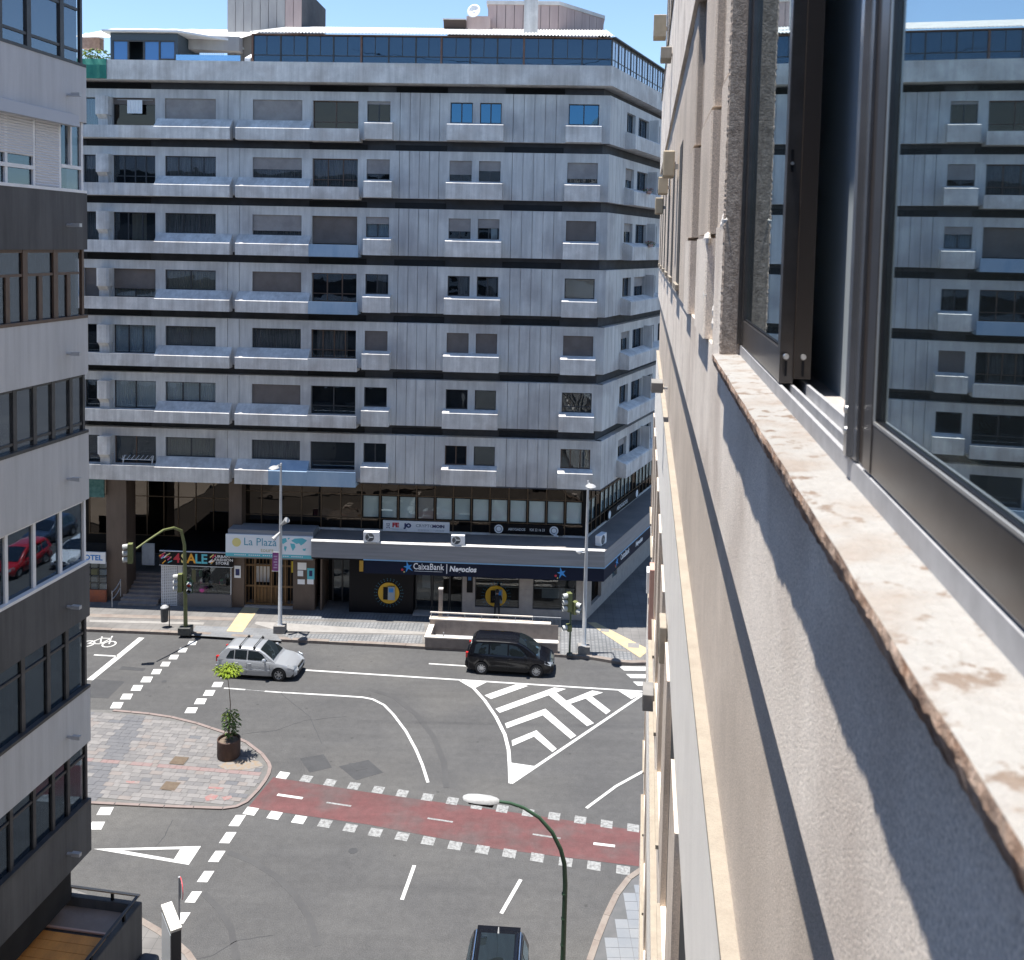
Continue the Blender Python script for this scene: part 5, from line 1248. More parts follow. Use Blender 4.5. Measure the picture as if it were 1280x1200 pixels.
# stairwell wall with rails
bl0 = G(531, 809, ZP); br0 = G(697, 817, ZP)
wv = Vector((br0[0] - bl0[0], br0[1] - bl0[1])); wl = wv.length; wa = math.atan2(wv.y, wv.x)
sw = thing('stairwell_wall', 'low travertine wall with pale coping and steel rails round the underground stair', 'wall', (bl0[0], bl0[1], ZP), wa)
wd = 1.9; wh = .50
cop = mat('pale_coping', (.60, .54, .47), .8, (.66, .6, .54), 4)
slb = 8
for k in range(slb):
    a = wl * k / slb
    MB().box(a + .005, a + wl / slb - .005, 0, .02, 0, wh).build('stone_slab', M['stonew'], sw)
    MB().box(a + .005, a + wl / slb - .005, wd - .26, wd - .24, 0, wh + .3).build('stone_slab', M['stonew'], sw)
bx('front_wall', M['stonew'], sw, 0, wl, .0205, .24, 0, wh); bx('front_coping', cop, sw, -.03, wl + .02, -.03, .27, wh, wh + .06)
bx('left_wall', M['stonew'], sw, 0, .22, .2405, wd - .27, 0, wh); bx('left_coping', cop, sw, -.03, .25, .271, wd - .25, wh + .002, wh + .062)
bx('back_wall', M['stonew'], sw, 0, wl * .93, wd - .2395, wd, 0, wh + .3); bx('back_coping', cop, sw, -.03, wl * .94, wd - .28, wd + .03, wh + .3, wh + .36)
bx('stair_floor', mat('dim_tile', (.25, .25, .26), .8), sw, .22, wl, .24, wd - .27, 0, .02)
rl = MB()
for zz in (1.12,): rl.box(.0, wl * .80, wd - .16, wd - .08, zz, zz + .06)
rl.box(.0, wl * .80, wd - .15, wd - .09, .93, .97)
rl.build('top_rail', cop, sw)
rp_ = MB()
for k in range(7): x = .05 + wl * .79 * k / 6; rp_.tube([(x, wd - .12, wh + .36), (x, wd - .12, 1.12)], .018, 6)
rp_.build('rail_post', M['steel'], sw)
bx('pillar', M['stonew'], sw, .42, .62, wd - .02, wd + .2, 0, 2.35); bx('pillar_cap', cop, sw, .40, .64, wd - .04, wd + .22, 2.35, 2.41)
mg = MB()
for k in range(22): x = wl * .80 + k * .07; mg.tube([(x, wd + .3, .02), (x, wd + .3, 1.0)], .008, 4)
mg.tube([(wl * .80, wd + .3, 1.0), (wl * .80 + 1.5, wd + .3, 1.0)], .015, 5)
mg.build('mesh_railing', M['steel'], sw)
MB().tube([(.95, .12, wh + .06), (.95, .12, wh + .28)], .03, 8).build('wall_lamp_post', M['lampw'], sw)
# curved-arm green lamp in the foreground
Pz = 7.4
dpt = None
bb = hitp(706, 1100, np.array([0, 20.3, 0]), np.array([0, 1.0, 0]))
gl_ = thing('street_lamp', 'dark green street lamp with long curved arm and white head in the foreground', 'street lamp', (bb[0], 20.3, .12))
def at20(px, py): p = hitp(px, py, np.array([0, 20.3, 0]), np.array([0, 1.0, 0])); return (p[0] - bb[0], 0, p[2] - .12)
prev = bb
pts = [(0, 0, 0), (0, 0, 1.2), (0, 0, 4), at20(706.5, 1105), at20(705.5, 1080), at20(701, 1062), at20(690, 1040), at20(674, 1022), at20(655, 1010), at20(638, 1004), at20(624, 1002)]
MB().tube(pts, [.11, .075, .062, .056, .052, .048, .044, .040, .036, .034, .032], 14).build('curved_pole', M['dgreen'], gl_, smooth=True)
rg = MB()
for pz in (1.2, 3.4, 5.2, at20(706, 1148)[2], at20(706, 1117)[2]): rg.tube([(0, 0, pz - .015), (0, 0, pz + .015)], .075 if pz < 5 else .064, 14)
rg.build('pole_collar', M['dgreen'], gl_)
hp0, hp1 = Vector(at20(624, 1002.5)), Vector(at20(578, 997.5))
hd = MB(); L_ = (hp1 - hp0).length; dd = (hp1 - hp0).normalized()
secs = [(0, .05, .05), (.06, .10, .075), (.25, .15, .10), (.6, .165, .10), (.85, .14, .08), (.97, .08, .05), (1, .02, .02)]
vs = []; sg_ = 12
for f, wy, hz in secs:
    c = hp0 + dd * L_ * f
    for k in range(sg_):
        a = 2 * math.pi * k / sg_
        vs.append((c.x, c.y + wy * math.cos(a), c.z + hz * math.sin(a) * (1 if math.sin(a) > 0 else .45)))
fs = [(i * sg_ + k, i * sg_ + (k + 1) % sg_, (i + 1) * sg_ + (k + 1) % sg_, (i + 1) * sg_ + k) for i in range(len(secs) - 1) for k in range(sg_)]
hd.add(vs, fs + [tuple((len(secs) - 1) * sg_ + k for k in range(sg_)), tuple(range(sg_ - 1, -1, -1))])
ho = hd.build('lamp_head', M['lampw'], gl_, smooth=True)
lens = MB(); lens.add([(v[0], v[1] , v[2]-.012) for v in [(hp0.x-.12, -.10, hp0.z-.02),(hp1.x+.12,-.10,hp1.z-.02),(hp1.x+.12,.10,hp1.z-.02),(hp0.x-.12,.10,hp0.z-.02)]] + [(v[0], v[1], v[2] - .07) for v in [(hp0.x-.15, -.08, hp0.z-.02),(hp1.x+.15,-.08,hp1.z-.02),(hp1.x+.15,.08,hp1.z-.02),(hp0.x-.15,.08,hp0.z-.02)]], [(0,1,5,4),(1,2,6,5),(2,3,7,6),(3,0,4,7),(7,6,5,4)])
lens.build('lens', M['black'], ho)
# planter with thin tree
b = G(286, 945, .035); pl = thing('planter', 'round rusty steel planter on the paved traffic island', 'planter', (b[0], b[1], .035))
MB().lathe([(0, .02), (.44, .02), (.46, .06), (.46, .74), (.43, .76), (.41, .74), (.41, .6), (0, .62)], 0, 0, 40).build('steel_drum', M['corten'], pl, smooth=True)
MB().lathe([(0, .655), (.2, .66), (.408, .63)], 0, 0, 24).build('soil', M['soil'], pl)
random.seed(11)
tr = thing('young_tree', 'thin young tree with bright leaf tuft on top, growing from the rusty planter', 'tree', (b[0] - .03, b[1], .68))
def tz(px, py): return hitp(px, py, np.array([b[0], b[1], 0]), np.array([0, 1.0, 0]))
stem = [tz(286, 922), tz(287, 900), tz(288, 880), tz(286.5, 862), tz(285, 850), tz(285.5, 843)]
stem = [Vector((p[0] - (b[0] - .03), 0, p[2] - .68)) for p in stem]; stem[0].z = 0
MB().tube(stem, [.028, .022, .018, .016, .014, .010], 8).build('trunk', M['bark'], tr, smooth=True)
def leaves(n, center, rad, m, size=.16, name='foliage', flat=1.0, par=None):
    mb = MB()
    for i in range(n):
        th = random.uniform(0, 2 * math.pi); ph = random.uniform(-.5, .5) * math.pi; r = random.random() ** .5
        p = Vector((math.cos(th) * math.cos(ph) * rad[0] * r, math.sin(th) * math.cos(ph) * rad[1] * r, math.sin(ph) * rad[2] * r)) + Vector(center)
        s = size * random.uniform(.6, 1.2)
        out = Vector((math.cos(th), math.sin(th), random.uniform(-.7, .3))).normalized()
        sd = out.cross(Vector((0, 0, 1))).normalized(); up = sd.cross(out) * .25
        mb.add([p, p + out * s * .5 + sd * s * .17 + up * s * .4, p + out * s - Vector((0, 0, s * .2)), p + out * s * .5 - sd * s * .17 + up * s * .4], [(0, 1, 2), (0, 2, 3)])
    return mb.build(name, m, par or tr)
top = stem[-1]
leaves(420, (top.x, 0, top.z + .20), (.52, .48, .17), M['leafy'], .18)
leaves(160, (top.x, 0, top.z + .02), (.36, .34, .13), M['leafg'], .16)
lz_ = (tz(290, 905)[2] - .68)
leaves(240, (.10, 0, lz_ + .05), (.32, .32, .58), M['leafg'], .17)
leaves(70, (.10, 0, lz_ + .38), (.27, .26, .22), M['leafy'], .16)
sh = MB()
for k in range(7): a = random.uniform(0, 6.28); sh.tube([(0, 0, 0), (.1 + .1 * math.cos(a), .1 * math.sin(a), .4), (.12 + .2 * math.cos(a), .2 * math.sin(a), .95)], [.012, .01, .005], 5)
sh.build('shoots', M['bark'], tr)
# plants on the roof at the far left, green awning cloth
aw = fS(112, 80, 1.1), fS(133, 90, 1.1)
gp_ = FP0 + FN * 1.1
awn = thing('green_awning', 'dark green cloth hung over the roof parapet at the far left', 'awning', tuple(FP0), -FA)
zt_a = fZ(120, 74, 1.1); zb_a = fZ(120, 98, 1.1)
cl = MB(); n = 14; vs = []
for i in range(n + 1):
    x = aw[0] - 1.5 + (aw[1] - aw[0] + 1.5) * i / n
    for z, y in ((zt_a + .02, -.9), (zt_a + .03, -1.10), (zt_a - .3, -1.14 - .03 * math.sin(i * 1.7)), (zb_a, -1.12 - .05 * math.sin(i * 1.7))): vs.append((x, y, z))
cl.add(vs, [(4 * i + k, 4 * i + 4 + k, 4 * i + 5 + k, 4 * i + 1 + k) for i in range(n) for k in range(3)])
cl.build('cloth', M['awning'], awn)
rpl = thing('roof_plants', 'yellow green bushy plants growing on the roof terrace behind the green awning', 'plant', (FP0[0] + FU[0] * -16.6, FP0[1] + .4 + FU[1] * -16.6, 30.6))
leaves(160, (0, 0, .4), (1.3, .4, .35), M['leafg'], .3, par=rpl); leaves(60, (0, -.1, .55), (1.2, .4, .25), M['leafy'], .28, par=rpl)
rpv = thing('roof_vent', 'small white cowl vent on the corner of the glazed roof storey', 'vent', (FP0[0] + FU[0] * fS(756, 44, -1), FP0[1] + FU[1] * 12 + .8, 32.1), 0)
MB().lathe([(0, .0), (.18, 0), (.18, .35), (0, .35)], 0, 0, 12).build('pipe', M['lampw'], rpv); MB().lathe([(0, .62), (.15, .58), (.42, .42), (.40, .38), (0, .40)], 0, 0, 16).build('cap', M['white'], rpv)
rv2 = thing('roof_vent', 'squat brick chimney with white cap at the far left of the roof', 'vent', (FP0[0] + FU[0] * fS(124, 32, -5), FP0[1] + 5.5, 32.6), 0)
bx('stack', mat('brick_brown_stack', (.25, .17, .14), .9, (.35, .26, .22), 5), rv2, -.6, .5, -.3, .3, -.4, .25); MB().profx([(-.4, .25), (-.1, .55), (.1, .55), (.4, .25)], -.45, .5).build('cap', M['white'], rv2)
# thin roof railing and aerial
rr = thing('roof_railing', 'thin white railing along the far roof ridge on the left', 'railing', (FP0[0], FP0[1] + 8.5, 32.6), -FA)
rm = MB(); x0, x1 = -17, fS(283, 30, -8)
for k in range(45): x = x0 + (x1 - x0) * k / 44; rm.tube([(x, 0, -.1), (x, 0, .62)], .014, 4)
for z in (.3, .62): rm.tube([(x0, 0, z), (x1, 0, z)], .014, 4)
rm.build('rails', M['lampw'], rr)
ae = thing('roof_aerial', 'thin aerial with crossbars on the pink plant room roof', 'aerial', (FP0[0] + FU[0] * fS(627, 20, -7), FP0[1] + 7, 33.8))
MB().tube([(0, 0, -1.5), (0, 0, 1.3)], .03, 6).build('mast', M['steel'], ae); MB().tube([(-.4, 0, 1.1), (.5, 0, 1.1)], .014, 4).tube([(-.3, 0, .8), (.4, 0, .8)], .014, 4).build('crossbar', M['steel'], ae)
cbl = thing('overhead_cable', 'thin dark cable crossing the sky above the roof', 'cable', (0, 40, 33))
pa, pb = tz(380, -6), tz(640, 30)
MB().tube([(-12, 0, .6), (-6, 0, -.05), (-2, 0, -.25), (2, 0, -.3), (10, 0, .6)], .012, 5).build('wire', M['black'], cbl)
# ================================================================ cars
def car(lab, paint, loc, head, kind='hatch', roofbars=False, rails=False, L=4.2, W=1.72, H=1.47, group=None):
    t = thing('car', lab, 'car', (loc[0], loc[1], 0.005), head, group)
    P = M[paint] if isinstance(paint, str) else paint
    mpv = kind == 'mpv'
    hw = W / 2; r = .315; xr, xf = .74 if not mpv else .80, L - .82
    def zs(x):      # shoulder / bonnet line
        u = x / L
        pts = [(0, .86), (.03, .93), (.12, .95), (.62, .90 if not mpv else .94), (.70, .88 if not mpv else .93), (.85, .78 if not mpv else .84), (.95, .66 if not mpv else .72), (1, .52)]
        for (a, za), (b, zb) in zip(pts[:-1], pts[1:]):
            if u <= b: f = (u - a) / (b - a); return (za + (zb - za) * f) * (H / 1.47) ** .6
        return .52
    def ww(x):
        u = abs(x / L - .5) * 2
        return hw * (1 - .20 * u ** 9 - .03 * u ** 2)
    def arch(x):
        z = -1
        for xc in (xr, xf):
            d = (r + .045) ** 2 - (x - xc) ** 2
            if d > 0: z = max(z, .31 + math.sqrt(d))
        return z
    X = sorted(set([0, .02, .06, .14, L - .14, L - .06, L - .02, L] + [L * k / 26 for k in range(1, 26)] + [xc + (r + .046) * math.cos(a) for xc in (xr, xf) for a in [math.pi * k / 14 for k in range(15)]]))
    vs = []; np_ = 11
    for x in X:
        w = ww(x); e = min(x, L - x); zb = .20 + max(0, (.14 - e)) * .6; a = arch(x); z = zs(x)
        half = [(w * .93, max(zb, a)), (w * .985, max(zb + .14, a + .006)), (w * 1.0, max(.55 * z + .1, a + .02)), (w * .985, z - .08), (w * .93, z - .0), (0, z + .045)]
        sec = [(-y, zz) for y, zz in half[:-1]] + [half[-1]] + [(y, zz) for y, zz in half[:-1]][::-1]
        vs += [(x - L / 2, y, zz) for y, zz in sec]
    fs = []
    for i in range(len(X) - 1):
        for k in range(np_ - 1):
            o = i * np_ + k; fs.append((o, o + np_, o + np_ + 1, o + 1))
    fs.append(tuple(range(np_))); n0 = (len(X) - 1) * np_; fs.append(tuple(n0 + k for k in range(np_ - 1, -1, -1)))
    MB().add(vs, fs).build('body', P, t, smooth=True)
    bx('underbody', M['trim'], t, -L / 2 + .12, L / 2 - .12, -hw * .86, hw * .86, .2, .55)
    # greenhouse
    if mpv: gp_ = [(.10, .0), (.20, .45), (.34, .86), (.46, .97), (1.2, 1.0), (2.2, .985), (2.55, .93), (2.9, .70), (3.25, .38), (3.62, 0)]
    else: gp_ = [(.10, .0), (.26, .42), (.48, .86), (.64, .97), (1.3, 1.0), (1.95, .97), (2.25, .88), (2.55, .62), (2.85, .30), (3.12, 0)]
    if not mpv: gp_ = [(x * L / 4.2, f) for x, f in gp_]
    wb = hw * .93; wr = hw * .70
    def top(x):
        for (a, fa), (b, fb) in zip(gp_[:-1], gp_[1:]):
            if x <= b: return fa + (fb - fa) * (x - a) / (b - a)
        return 0
    def gy(x, z): z0 = zs(x); return wb - (wb - wr) * max(0, (z - z0)) / (H - .9)
    xs_ = sorted(set([g[0] for g in gp_] + [gp_[0][0] + (gp_[-1][0] - gp_[0][0]) * k / 30 for k in range(31)]))
    vs = []
    for x in xs_:
        z0 = zs(x); zt = z0 + (H - z0) * top(x); zt = max(zt, z0 + .001); y1 = gy(x, zt)
        k_ = .045 * min(1, (zt - z0) * 4)
        sec = [(wb, z0 - .05), (gy(x, zt - k_) , zt - k_), (y1 * .93, zt - k_ * .25), (y1 * .6, zt + .012), (0, zt + .02)]
        vs += [(x - L / 2, -y, z) for y, z in sec] + [(x - L / 2, y, z) for y, z in sec[:-1][::-1]]
    n1 = 9; fs = [(i * n1 + k, (i + 1) * n1 + k, (i + 1) * n1 + k + 1, i * n1 + k + 1) for i in range(len(xs_) - 1) for k in range(n1 - 1)]
    MB().add(vs, fs).build('roof', P, t, smooth=True)
    # windscreen and rear window follow the profile
    def screen(a, b, name, lo=.08, hi=.90, wdt=.90):
        pts = []
        for k in range(9):
            x = a + (b - a) * k / 8; z0 = zs(x); zt = z0 + (H - z0) * top(x); y = gy(x, zt) * wdt
            pts.append((x, y, zt))
        vs = []
        for i, (x, y, z) in enumerate(pts):
            d = .012
            ox = d * (1 if b > L / 2 else -1)
            vs += [(x - L / 2 + ox, -y, z + d), (x - L / 2 + ox, -y * .5, z + d + .02), (x - L / 2 + ox, 0, z + d + .028), (x - L / 2 + ox, y * .5, z + d + .02), (x - L / 2 + ox, y, z + d)]
        fs = [(i * 5 + k, i * 5 + 5 + k, i * 5 + 6 + k, i * 5 + 1 + k) for i in range(8) for k in range(4)]
        MB().add(vs, fs).build(name, M['carglass'], t, smooth=True)
    gx1 = gp_[-1][0]; g7 = [g[0] for g in gp_ if g[1] > .85]
    screen(g7[-1] + .02, gx1 - .12, 'windscreen', wdt=.90)
    screen(gp_[0][0] + .06, g7[0] - .02, 'rear_window', wdt=.84)
    # side windows
    def sidewin(poly, name='side_window'):
        for s in (-1, 1):
            vs = [(x - L / 2, s * (gy(x, z) + .008), z) for x, z in poly]
            MB().add(vs, [tuple(range(len(vs)))]).build(name, M['carglass'], t)
    zt_ = H - .12
    if mpv:
        W_ = [[(.42, 1.04), (1.12, 1.02), (1.12, zt_), (.60, zt_ - .02), (.48, zt_ - .12)], [(1.20, 1.02), (2.05, 1.0), (2.05, zt_ - .0), (1.20, zt_)], [(2.13, 1.0), (3.05, .985), (2.84, 1.2), (2.55, zt_ - .10), (2.13, zt_ - .02)]]
    else:
        k = L / 4.2
        W_ = [[(.55 * k, .99), (.95 * k, .98), (.95 * k, zt_ - .01), (.74 * k, zt_ - .05)], [(1.0 * k, .98), (1.62 * k, .965), (1.62 * k, zt_), (1.0 * k, zt_)], [(1.69 * k, .965), (2.72 * k, .945), (2.42 * k, zt_ - .14), (2.2 * k, zt_ - .04), (1.69 * k, zt_ - .0)]]
    for w_ in W_: sidewin(w_)
    # door seams, handles, mirrors, mouldings
    dx_ = [W_[1][0][0] - .04, W_[2][0][0] - .04, W_[2][1][0] + .12]
    for s in (-1, 1):
        sm_ = MB()
        for x in dx_: sm_.box(x - L / 2 - .006, x - L / 2 + .006, s * (ww(x) + .0015) - .002, s * (ww(x) + .0015) + .002, .32, zs(x) - .10)
        sm_.build('door_seam', M['trim'], t)
        for x in (dx_[0] + .02, dx_[1] + .02):
            bx('door_handle', P, t, x + .04 - L / 2, x + .22 - L / 2, s * (ww(x) - .01), s * (ww(x) + .025), zs(x) - .16, zs(x) - .12)
        bx('side_moulding', P if not mpv else M['trim'], t, xr + .42 - L / 2, xf - .42 - L / 2, s * (hw - .02), s * (hw + .012), .46, .52)
        xm = W_[2][1][0] - .12
        MB().tube([(xm - L / 2, s * (gy(xm, 1.0) - .02), .98), (xm - L / 2, s * (gy(xm, 1.0) + .10), 1.0)], .03, 8).lathe([(0, .09), (.07, .07), (.10, 0), (.07, -.06), (0, -.07)], xm - L / 2, s * (hw + .08), 10, T=Matrix.Translation((0, 0, 1.02))).build('wing_mirror', P, t, smooth=True)
        MB().add([(L / 2 - .42, s * (ww(L - .42) - .0), .70), (L / 2 - .12, s * (ww(L - .12) + .012), .58), (L / 2 - .02, s * (ww(L) * .82), .56), (L / 2 - .03, s * (ww(L) * .80), .70), (L / 2 - .14, s * (ww(L - .14) * .93), .755), (L / 2 - .42, s * (ww(L - .42) * .955), .80)], [(0, 1, 4, 5), (1, 2, 3, 4)]).build('headlight', M['headl'], t)
        MB().box(-L / 2 - .006, -L / 2 + .12, s * (ww(.05) * .80), s * (ww(.05) * 1.0 + .004), .76, 1.0).build('tail_light', M['tail'], t)
    bx('front_grille', M['trim'], t, L / 2 - .04, L / 2 + .012, -.38, .38, .52, .62); bx('bumper_intake', M['trim'], t, L / 2 - .03, L / 2 + .015, -.5, .5, .26, .38)
    bx('number_plate', M['plate'], t, L / 2 + .016, L / 2 + .022, -.26, .26, .40, .50); bx('number_plate', M['plate'], t, -L / 2 - .012, -L / 2 - .004, -.26, .26, .62, .73)
    bx('rear_bumper', P, t, -L / 2 - .03, -L / 2 + .05, -hw * .84, hw * .84, .34, .56)
    # wheels
    wm = cm(('tyre',), lambda: MB().lathe([(.20, -.10), (.29, -.10), (.312, -.08), (.315, 0), (.312, .08), (.29, .10), (.20, .10)], 0, 0, 28, T=Matrix.Rotation(math.pi / 2, 4, 'X')).mesh('tyre', M['tyre'], True))
    def mr_():
        mb = MB(); K = Matrix.Rotation(math.pi / 2, 4, 'X')
        mb.lathe([(.205, .085), (.215, .10), (.19, .09), (.18, .02)], 0, 0, 28, T=K)
        for k in range(7 if not mpv else 10):
            a = 2 * math.pi * k / (7 if not mpv else 10); T = K @ Matrix.Rotation(a, 4, 'Z')
            mb.box(.03, .195, -.018, .018, .055, .085, T=T)
        mb.lathe([(0, .095), (.05, .09), (.055, .05)], 0, 0, 14, T=K)
        return mb.mesh('rim', M['rim'], False)
    rm_ = cm(('rim', mpv), mr_)
    dm_ = cm(('disc',), lambda: MB().lathe([(0, .03), (.2, .03)], 0, 0, 20, T=Matrix.Rotation(math.pi / 2, 4, 'X')).mesh('brake_disc', M['trim']))
    for xc in (xr, xf):
        for s in (-1, 1):
            w = ob('wheel', None, t, (xc - L / 2, s * (hw - .11), .315), 0 if s < 0 else math.pi)
            ob('tyre', wm, w); ob('rim', rm_, w); ob('brake_disc', dm_, w)
    if roofbars:
        for x in (1.15, 1.85):
            xx = x - L / 2; z = zs(x) + (H - zs(x)) * top(x)
            MB().tube([(xx, -wr * 1.02, z - .06), (xx, -wr * .98, z + .10), (xx, wr * .98, z + .10), (xx, wr * 1.02, z - .06)], .02, 6).box(xx - .05, xx + .05, -wr * 1.06, -wr * .9, z - .05, z + .06).box(xx - .05, xx + .05, wr * .9, wr * 1.06, z - .05, z + .06).build('roof_bar', M['trim'], t)
    if rails:
        for s in (-1, 1):
            MB().tube([(x - L / 2, s * wr * .97, zs(x) + (H - zs(x)) * top(x) + (.05 if .5 < x < 2.35 else -.01)) for x in (.42, .55, .9, 1.3, 1.7, 2.1, 2.35, 2.5)], .024, 8).build('roof_rail', M['chrome'], t)
        bx('sunroof', M['carglass'], t, .62 - L / 2, 2.3 - L / 2, -wr * .74, wr * .74, H + .01, H + .03)
        MB().tube([(.60 - L / 2, 0, H), (.50 - L / 2, 0, H + .13)], [.03, .012], 6).build('aerial_fin', M['lampw'], t)
        bx('spoiler', P, t, .26 - L / 2, .50 - L / 2, -wr * .95, wr * .95, H - .10, H - .03)
    return t
a1 = Vector(G(292, 853)); a2 = Vector(G(352, 851))
def place_car(pr, pf, L, W, **kw):
    """pr, pf: photo points where the near-side rear and front wheels touch the road"""
    r_, f_ = Vector(G(*pr)), Vector(G(*pf)); d = (f_ - r_).normalized(); n = Vector((-d.y, d.x))
    c = (r_ + f_) / 2 + n * (W / 2 - .06)
    return dict(loc=(c.x, c.y), head=math.atan2(d.y, d.x), L=L, W=W, **kw)
kw = place_car((293, 842), (350, 851.5), 3.95, 1.71); kw['head'] = (Vector(G(381, 838)) - Vector(G(805, 864))); kw['head'] = math.atan2(-kw['head'].y, -kw['head'].x)
kw['loc'] = (G(351, 850.5)[0] - 1.155, G(351, 850.5)[1] + .80)
car('silver hatchback with black roof bars driving past the young tree', 'silver', roofbars=True, H=1.47, **kw)
kz = dict(kw); kz['loc'] = (G(672, 846)[0] - 1.33, G(672, 846)[1] + .86); kz['L'] = 4.3; kz['W'] = 1.80
car('black people carrier with alloy wheels driving past the stairwell wall', 'blackp', kind='mpv', H=1.64, **kz)
gr_ = G(624, 1160, 1.55); ln = Vector(G(626, 1141)) - Vector(G(651, 1100)); hd_ = math.atan2(ln.y, ln.x); ln.normalize()
hd_ = math.atan2(-1, -.06); ln = Vector((-.06, -1)).normalized()
car('black estate car with chrome roof rails at the bottom edge of the picture', 'blackp', (gr_[0] + ln.x * 1.98, gr_[1] + ln.y * 1.98), hd_, kind='mpv', rails=True, L=4.5, W=1.84, H=1.62)

# ================================================================ person at the cash machine
def person():
    n_ = .55; sx, _ = facG(621, 775, .14); p = FP0 + FU * sx + FN * n_
    t = thing('person', 'person in black clothes standing at the cash machine with their back to the street', 'person', (p[0], p[1], .14), -FA)
    # local: facing +y (towards the wall)
    J = dict(pel=((0, 0, .93), .145), che=((0, .01, 1.25), .165), nec=((0, .02, 1.47), .06), hea=((0, .04, 1.60), .085), hct=((0, .045, 1.69), .075),
             lh=((-.09, 0, .88), .10), lk=((-.12, .02, .48), .065), la=((-.15, -.01, .09), .045), lf=((-.16, .13, .04), .04),
             rh=((.09, 0, .88), .10), rk=((.11, .02, .48), .065), ra=((.14, -.01, .09), .045), rf=((.15, .13, .04), .04),
             ls=((-.19, .01, 1.40), .065), le=((-.25, .03, 1.13), .048), lw=((-.19, .24, 1.08), .032), rs=((.19, .01, 1.40), .065), re=((.25, .05, 1.14), .048), rw=((.16, .27, 1.17), .032))
    E_ = [('pel', 'che'), ('che', 'nec'), ('nec', 'hea'), ('hea', 'hct'), ('pel', 'lh'), ('lh', 'lk'), ('lk', 'la'), ('la', 'lf'), ('pel', 'rh'), ('rh', 'rk'), ('rk', 'ra'), ('ra', 'rf'), ('che', 'ls'), ('ls', 'le'), ('le', 'lw'), ('che', 'rs'), ('rs', 're'), ('re', 'rw')]
    def skin(name, J, E_, m, root):
        ks_ = list(J); me = bpy.data.meshes.new(name); me.from_pydata([J[k][0] for k in ks_], [(ks_.index(a), ks_.index(b)) for a, b in E_], [])
        o = ob(name, me); md = o.modifiers.new('s', 'SKIN'); 
        for i, k in enumerate(ks_): me.skin_vertices[0].data[i].radius = (J[k][1], J[k][1] * .85) if k not in ('che', 'pel') else (J[k][1], J[k][1] * .7)
        me.skin_vertices[0].data[ks_.index(root)].use_root = True
        s = o.modifiers.new('u', 'SUBSURF'); s.levels = 2; s.render_levels = 2
        dg = bpy.context.evaluated_depsgraph_get(); m2 = bpy.data.meshes.new_from_object(o.evaluated_get(dg)); bpy.data.objects.remove(o)
        m2.materials.clear()
        for q in (m if isinstance(m, list) else [m]): m2.materials.append(q)
        for f in m2.polygons: f.use_smooth = True
        return m2
    bm = skin('body', J, E_, [M['cloth'], M['skin'], mat('dark_trousers', (.02, .021, .026), .9), M['tyre']], 'pel')
    for f in bm.polygons:
        c = f.center
        f.material_index = 1 if c.z > 1.49 or (c.y > .20 and c.z > .9) else (3 if c.z < .10 else (2 if c.z < .92 else 0))
    ob('body', bm, t)
    MB().lathe([(0, .11), (.05, .10), (.085, .05), (.098, -.02), (.09, -.08), (.06, -.10)], 0, 0, 16, T=Matrix.Translation((0, .03, 1.655))).build('hair', M['hair'], t, smooth=True)
    face = MB()
    face.tube([(0, .115, 1.64), (0, .14, 1.61), (0, .12, 1.60)], [.008, .014, .01], 6); face.build('nose', M['skin'], t)
    for s in (-1, 1):
        MB().tube([(s * .083, .03, 1.63), (s * .095, .03, 1.60)], [.012, .012], 6).build('ear', M['skin'], t)
        MB().tube([(s * .03, .118, 1.635), (s * .03, .122, 1.635)], .009, 8).build('eye', M['black'], t)
    MB().tube([(-.025, .119, 1.575), (.025, .119, 1.575)], .006, 6).build('mouth', mat('lip', (.3, .1, .08), .6), t)
    for s, w in ((-1, J['lw'][0]), (1, J['rw'][0])):
        w = Vector(w); d = Vector((0, .9, -.1 if s < 0 else .25)).normalized(); sd = Vector((1, 0, 0))
        hnd = MB(); hnd.tube([w, w + d * .05, w + d * .09], [.028, .036, .032], 8)
        for k in range(4):
            b_ = w + d * .085 + sd * (k - 1.5) * .018; ln_ = [.065, .075, .07, .055][k]
            hnd.tube([b_, b_ + d * ln_ * .6 + Vector((0, 0, -.008)), b_ + d * ln_ + Vector((0, 0, -.03))], [.009, .0085, .007], 6)
        b_ = w + d * .03 - sd * s * .03; hnd.tube([b_, b_ - sd * s * .025 + d * .03, b_ - sd * s * .025 + d * .065], [.011, .01, .008], 6)
        hnd.build('hand', M['skin'], t, smooth=True)
person()

